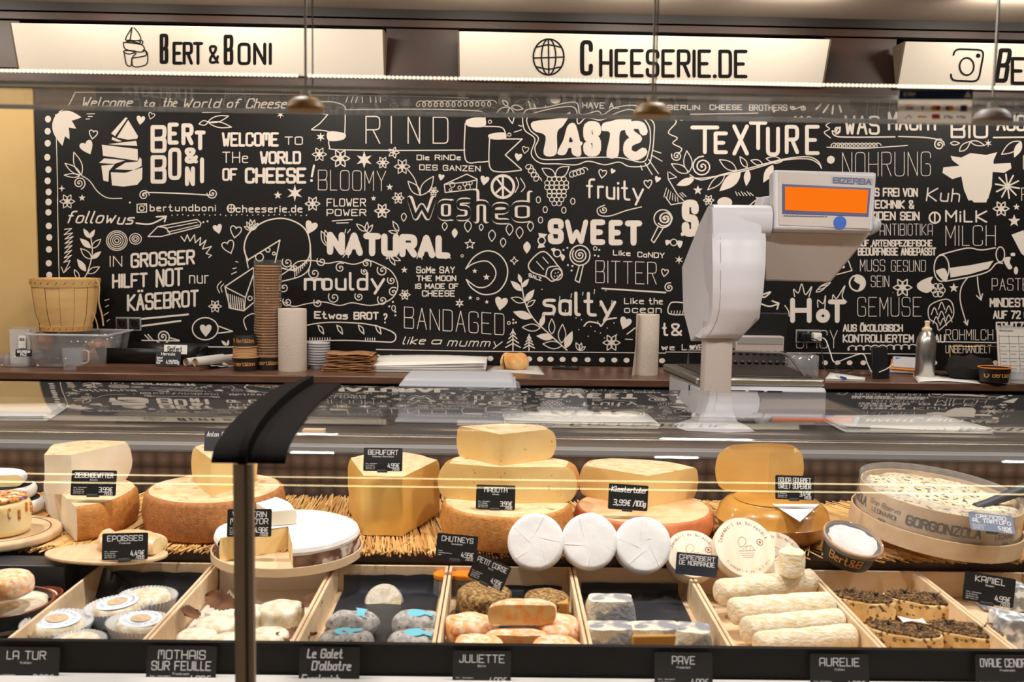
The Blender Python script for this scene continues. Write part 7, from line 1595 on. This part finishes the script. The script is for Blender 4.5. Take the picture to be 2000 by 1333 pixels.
LG = [((1402, 1158), (1615, 1132), .0235, FZ + .050, 'white goat log furthest back, carrying the upright cut piece'), ((1428, 1196), (1672, 1178), .0245, FZ + .043, 'white goat log second from the back with open left end'),
      ((1452, 1232), (1700, 1208), .023, FZ + .032, 'white goat log third from the back'), ((1478, 1262), (1745, 1238), .022, FZ + .030, 'white goat log nearest the rail'), ((1500, 1132), (1650, 1120), .019, FZ + .030, 'short white goat log peeping out at the back of its crate')]
for k, (a, b, r_, z_, lb) in enumerate(LG):
    A, B = lp(*a, z_), lp(*b, z_ - .002)
    xr = XS[6] - .012; 
    if B.x > xr: B = A.lerp(B, (xr - A.x) / (B.x - A.x))
    if A.x < XS[5] + .012: A.x = XS[5] + .012
    B.y = min(B.y, YB - .03); A.y = min(A.y, YB - .03)
    loglike(A, B, r_, lb, k * 5.1)
A = PY(1545, 1148, 1.79); loglike(Vector((A.x, A.y, FZ + .068)), Vector((A.x, A.y + .004, FZ + .068 + .05)), .024, 'short cut goat cheese piece standing upright on the logs', 31)
# crate 7: rosemary cheeses
for k, (px, py, rx_, lb) in enumerate(((1684, 1166, .058, 'rosemary-crusted cheese half at the back left of its crate'), (1796, 1168, .064, 'rosemary-crusted cheese half at the back right of its crate'), (1765, 1230, .062, 'rosemary-crusted cheese half at the front left of its crate'), (1884, 1230, .064, 'rosemary-crusted cheese half at the front right of its crate'))):
    h_ = .040; p = PZ(px, py, FZ + h_); th = thing('rosemary_cheese', lb, 'cheese', (p.x, p.y, FZ + .003), 'rosemary-crusted cheeses'); M = T4((p.x, p.y, FZ + .003), -24)
    puck(rx_, h_ - .004, .12, 44, .0016, 45, k, sy=.52).xf(M).build('cheese_body', 'herb_side', th)
    puck(rx_ * .93, .005, .4, 44, .0022, 80, k, sy=.52).xf(M @ Matrix.Translation((0, 0, h_ - .0048))).build('herb_crust', 'herb_top', th)
    rr = random.Random(k + 40); mb = MB()
    for s_ in range(2):
        ox = (-.022 + .044 * s_) * rx_ / .056; 
        for q in range(9):
            a = rr.uniform(0, 6.28); l = rr.uniform(.008, .02); b0 = Vector((ox, .002, h_)); mb.tube([b0, b0 + Vector((math.cos(a) * l * .6, math.sin(a) * l * .5, l * .7))], [.0009, .0003], 4)
    mb.xf(M).build('rosemary_sprigs', 'rubber', th, kind='stuff')
    mb = MB()
    for q in range(240):
        a, r_ = rr.uniform(0, 6.28), rr.random() ** .5 * .9; b0 = Vector((rx_ * .93 * r_ * math.cos(a), rx_ * .93 * .52 * r_ * math.sin(a), h_ + .0005)); an = rr.uniform(0, 6.28); mb.tube([b0, b0 + Vector((math.cos(an) * .004, math.sin(an) * .004, .0012))], .0005, 3)
    mb.xf(M).build('herb_needles', 'herb_needle', th, kind='stuff')
p = PZ(1783, 1212, FZ + .045); tag(MB().grid(lambda u_, v: p + Vector((-.022 + .044 * u_, -.012 + .024 * v, .003 * math.sin(4 * u_ + 2 * v))), 6, 4).build('paper_scrap', 'paper', loc=tuple(p), solid=.0005), 'small white paper scrap between the rosemary-crusted cheeses', 'paper')
# crate 8
block(1985, 1205, .075, .06, .045, -20, 'ash_blue', 'blue-grey mouldy cheese cube at the right frame edge, front one', FZ + .004, 3, 'mouldy_cheese', grp='blue-grey mouldy cheeses')
block(1960, 1140, .09, .06, .044, -5, 'ash_blue', 'blue-grey mouldy cheese cube behind the tilted tag at the right edge', FZ + .004, 8, 'mouldy_cheese', grp='blue-grey mouldy cheeses')
block(1950, 1195, .03, .03, .02, 15, 'ash_blue', 'small crumb of mouldy cheese below the tilted tag', FZ + .004, 15, 'mouldy_cheese', grp='blue-grey mouldy cheeses')
# ---- far left of the well: slate tray, bowls
sl_ = thing('slate_tray', 'dark slate grey tray left of the wooden crates', 'tray', (-.95, 1.69, .8295)); MB().box(-1.12, -.766, 1.495, 1.885, .8295, .836).build('tray_base', 'slate_bowl', sl_, bevel=.002); MB().box(-1.12, -.766, 1.862, 1.872, .8362, .885).build('tray_back', 'slate_bowl', sl_, bevel=.002)
p = PZ(12, 1178, .880); tb = thing('terracotta_bowl', 'round terracotta bowl with dark outside at the left frame edge', 'bowl', (p.x, p.y, .8365))
MB().lathe([(.0001, 0), (.05, 0), (.072, .022), (.078, .044), (.075, .045), (.07, .024), (.048, .004), (.0001, .004)], 44, (p.x, p.y, .8365)).build('bowl_body', 'slate_bowl', tb); MB().lathe([(.0735, .0440), (.0785, .0452), (.0765, .047), (.0735, .0462)], 44, (p.x, p.y, .8365)).build('glazed_rim', 'terracotta', tb)
th = thing('bowl_cheese', 'white cheese filling the terracotta bowl', 'cheese', (p.x, p.y, .842)); puck(.066, .041, .25, 40, .0022, 45, 3, c=(p.x, p.y, .842)).build('cheese_body', 'goat_white', th)
p = PZ(92, 1160, .872); tb = thing('terracotta_dish', 'small brown terracotta dish beside the crate at left', 'dish', (p.x, p.y, .8365)); MB().lathe([(.0001, 0), (.03, 0), (.036, .036), (.033, .036), (.028, .004), (.0001, .004)], 32, (p.x - .01, p.y, .8365)).build('dish_body', 'terracotta', tb)
th = thing('dish_cheese', 'small white round cheese in the brown terracotta dish', 'cheese', (p.x - .01, p.y, .841)); puck(.027, .034, .3, 32, .0015, 45, 5, c=(p.x - .01, p.y, .841)).build('cheese_body', 'goat_white', th)
p = PZ(8, 1118, .945); th = thing('washed_cheese_half', 'yellow-orange soft cheese half on the dark box at the left edge', 'cheese', (p.x, p.y, .905)); puck(.045, .036, .4, 36, .003, 35, 4, c=(p.x, p.y, .905)).build('cheese_body', 'washed_orange', th)
bx = MB().box(-1.12, -.80, 1.80, 1.86, .8365, .904).build('slate_box', 'slate_bowl', loc=(-.95, 1.83, .8365), bevel=.003); tag(bx, 'dark box behind the bowls at the left frame edge', 'box')
# ---------------------------------------------------------------- price tags
SM1 = {'k': 0}
def price(label, px, py, wpx, D, title, sub, pr, unit='/100G', roll=0, tilt=-12, hr=.60, name='price_tag', bg='tag_black', fg='tag_ink', hand=False, clip=True, yaw=0, small=('Kuh - thermisiert', 'ca. 10 Monate', 'tierisches Lab', '45% Fett i.Tr.')):
    w = wpx * D / FPX; h = w * hr; c = PY(px, py, D); M = Matrix.Translation(c) @ Matrix.Rotation(R(yaw), 4, 'Z') @ Matrix.Rotation(R(tilt), 4, 'X') @ Matrix.Rotation(R(roll), 4, 'Y') @ Matrix.Translation((-w / 2, 0, -h / 2))
    th = thing(name, label, 'price tag', tuple(c), 'black price tags')
    r = w * .035; pts = []
    for cx_, cy_, a0 in ((w - r, h - r, 0), (r, h - r, 90), (r, r, 180), (w - r, r, 270)):
        for q in range(4): a = R(a0 + q * 30); pts.append((cx_ + r * math.cos(a), cy_ + r * math.sin(a)))
    plt = MB().prism(pts, 0, .0009, 'y').xf(M).build('plate', bg, th)
    if clip: MB().box(w * .36, w * .62, -.0015, .006, -h * .06, h * .02).xf(M).build('clip', 'slate_bowl', th, bevel=.0006)
    d = D2(); mpc = cardmap(M, .0004)
    if hand:
        for t, x0, yt, x1, yb, lw in title: d.text(t, x0 * w, yt * h, x1 * w, yb * h, lw * w, shear=.12)
    else:
        n = len(title)
        for i, t in enumerate(title):
            tw = min(.86, .095 * len(t) + .02) * w; yt = h * (.90 - i * .25) ; hh = h * .19
            d.text(t, w / 2 - tw / 2, yt, w / 2 + tw / 2, yt - hh, w * .016, deco=True, gap=1.5)
        ys = h * (.90 - n * .25 - .0)
        if sub: d.text(sub, w / 2 - .012 * len(sub) * w, ys + .0, w / 2 + .012 * len(sub) * w, ys - h * .05, w * .0055)
        d.text(pr, w * .62, h * .33, w * .93, h * .15, w * .016, gap=1.2); d.text(unit, w * .74, h * .12, w * .93, h * .03, w * .009, gap=1.2)
        d.build('lettering', fg, mpc, plt); d = D2()
        for i, t in enumerate(small): d.text(t, w * .06, h * (.34 - i * .075), w * (.06 + .0175 * len(t)), h * (.34 - i * .075) - h * .035, w * .0045)
        d.line([(w * .36, h * .05), (w * .6, h * .055)], w * .003)
        if pr == '': d = D2()
    if d.v: d.build('lettering', fg, mpc, plt)
    return th
tg = lambda s: 'black price tag reading ' + s
price('black price tag leaning on the pale wedge, top left of the mat', 183, 944, 89, 1.955, ['ZIEGENGEWITTER'], 'Schweiz', '3.99€', hr=.56)
price('black price tag with one short title in front of the oval platter', 244, 1068, 91, 1.78, ['EPOISSES'], 'Frankreich', '4.49€', roll=-2, hr=.58)
price('black price tag behind the lower bracket on the hooped cheese', 487, 1022, 88, 1.83, ["VACHERIN", "MONT D'OR"], '', '4.98€', roll=-1, hr=.62)
price('black price tag on top of the tall golden block', 748, 898, 77, 1.965, ['BEAUFORT'], 'Frankreich, Rhone-Alpes', '4.99€', hr=.60)
price('black price tag in front of the three-high cheese stack', 968, 972, 78, 1.93, ['MAGOTH'], 'Schweiz', '3.99€', roll=1, hr=.62)
price('handwritten black price tag on the reddish wheel', 1227, 972, 79, 1.96, [('Klostertaler', .06, .90, .96, .70, .022), ('3,99€', .12, .38, .56, .18, .024), ('/100g', .62, .38, .95, .18, .022)], '', '', roll=3, hr=.64, hand=True)
price('black price tag on the waxy golden wheel', 1552, 953, 77, 1.93, ['GOUDA GOURMET', 'SWEET SUPERIOR'], '', '3.49€', roll=1, hr=.62)
price('price tag with painted-on pale glare hanging before the tub', 1937, 1022, 88, 1.81, ['CREMOSO', 'AL TARTUFO'], '', '5.99€', roll=6, hr=.44, tilt=-38, bg='tag_glare')
price('black price tag above the small orange-lidded jars', 892, 1070, 82, 1.83, ['CHUTNEYS'], 'Deutschland', '4.99€', '/STK', roll=5, hr=.62, small=('Frucht', 'verschiedene Sorten', 'vegan'))
price('strongly tilted black price tag over the dark herb cheese', 956, 1118, 75, 1.68, ['PETIT CORSE'], 'Berlin', '4.99€', roll=23, hr=.68)
price('small dark blue name tag before the wooden camembert box', 1361, 1104, 84, 1.80, ['CAMEMBERT', 'DE NORMANDIE'], '', '', '', roll=5, hr=.52, bg='tag_blue', small=(), clip=False)
price('tilted black price tag over the mouldy cheeses at right', 1932, 1152, 104, 1.72, ['KAMIEL'], 'Belgien', '4.99€', roll=9, hr=.56)
price('dark handwritten price tag left of the bracket plate, above the yellow wedge', 432, 860, 66, 2.05, [('Anton', .06, .86, .42, .66, .02), ('Preis', .50, .86, .88, .66, .02), ('4.99', .42, .42, .80, .18, .024)], '', '', hr=.66, hand=True, bg='tag_blue')
FD = 1.462
price('black price tag on the front rail at the left frame edge', 50, 1305, 134, FD, ['LA TUR'], 'Italien', '3.99€', roll=0, hr=.60, clip=False)
price('black price tag with two-line title on the rail left of the bracket', 354, 1306, 140, FD, ['MOTHAIS', 'SUR FEUILLE'], 'Frankreich', '4.99€', hr=.62, clip=False)
price('handwritten black price tag on the rail right of the bracket', 643, 1312, 122, FD, [('Le Galet', .12, .95, .72, .78, .026), ("D'albatre", .2, .70, .86, .53, .026), ('Frankreich', .04, .42, .68, .26, .024), ('4.99', .6, .2, .9, .04, .024)], '', '', hand=True, hr=.78, clip=False)
price('black price tag on the rail below the orange cheeses', 941, 1311, 118, FD, ['JULIETTE'], 'Berlin', '4.99€', hr=.66, clip=False)
price('black price tag on the rail below the ash-dusted cheeses', 1335, 1314, 118, FD, ['PAVE'], 'Frankreich', '4.99€', hr=.66, clip=False)
price('black price tag on the rail below the goat logs', 1640, 1318, 120, FD, ['AURELIE'], 'Italien', '4.99€', hr=.66, clip=False)
price('black price tag on the rail at the right frame edge', 1968, 1320, 130, FD, ['OVALIE CENDREE'], 'Frankreich', '4.99€', hr=.62, clip=False)
for o in bpy.data.objects:
    if '_w' in o: del o['_w']
    if '_z1' in o: del o['_z1']
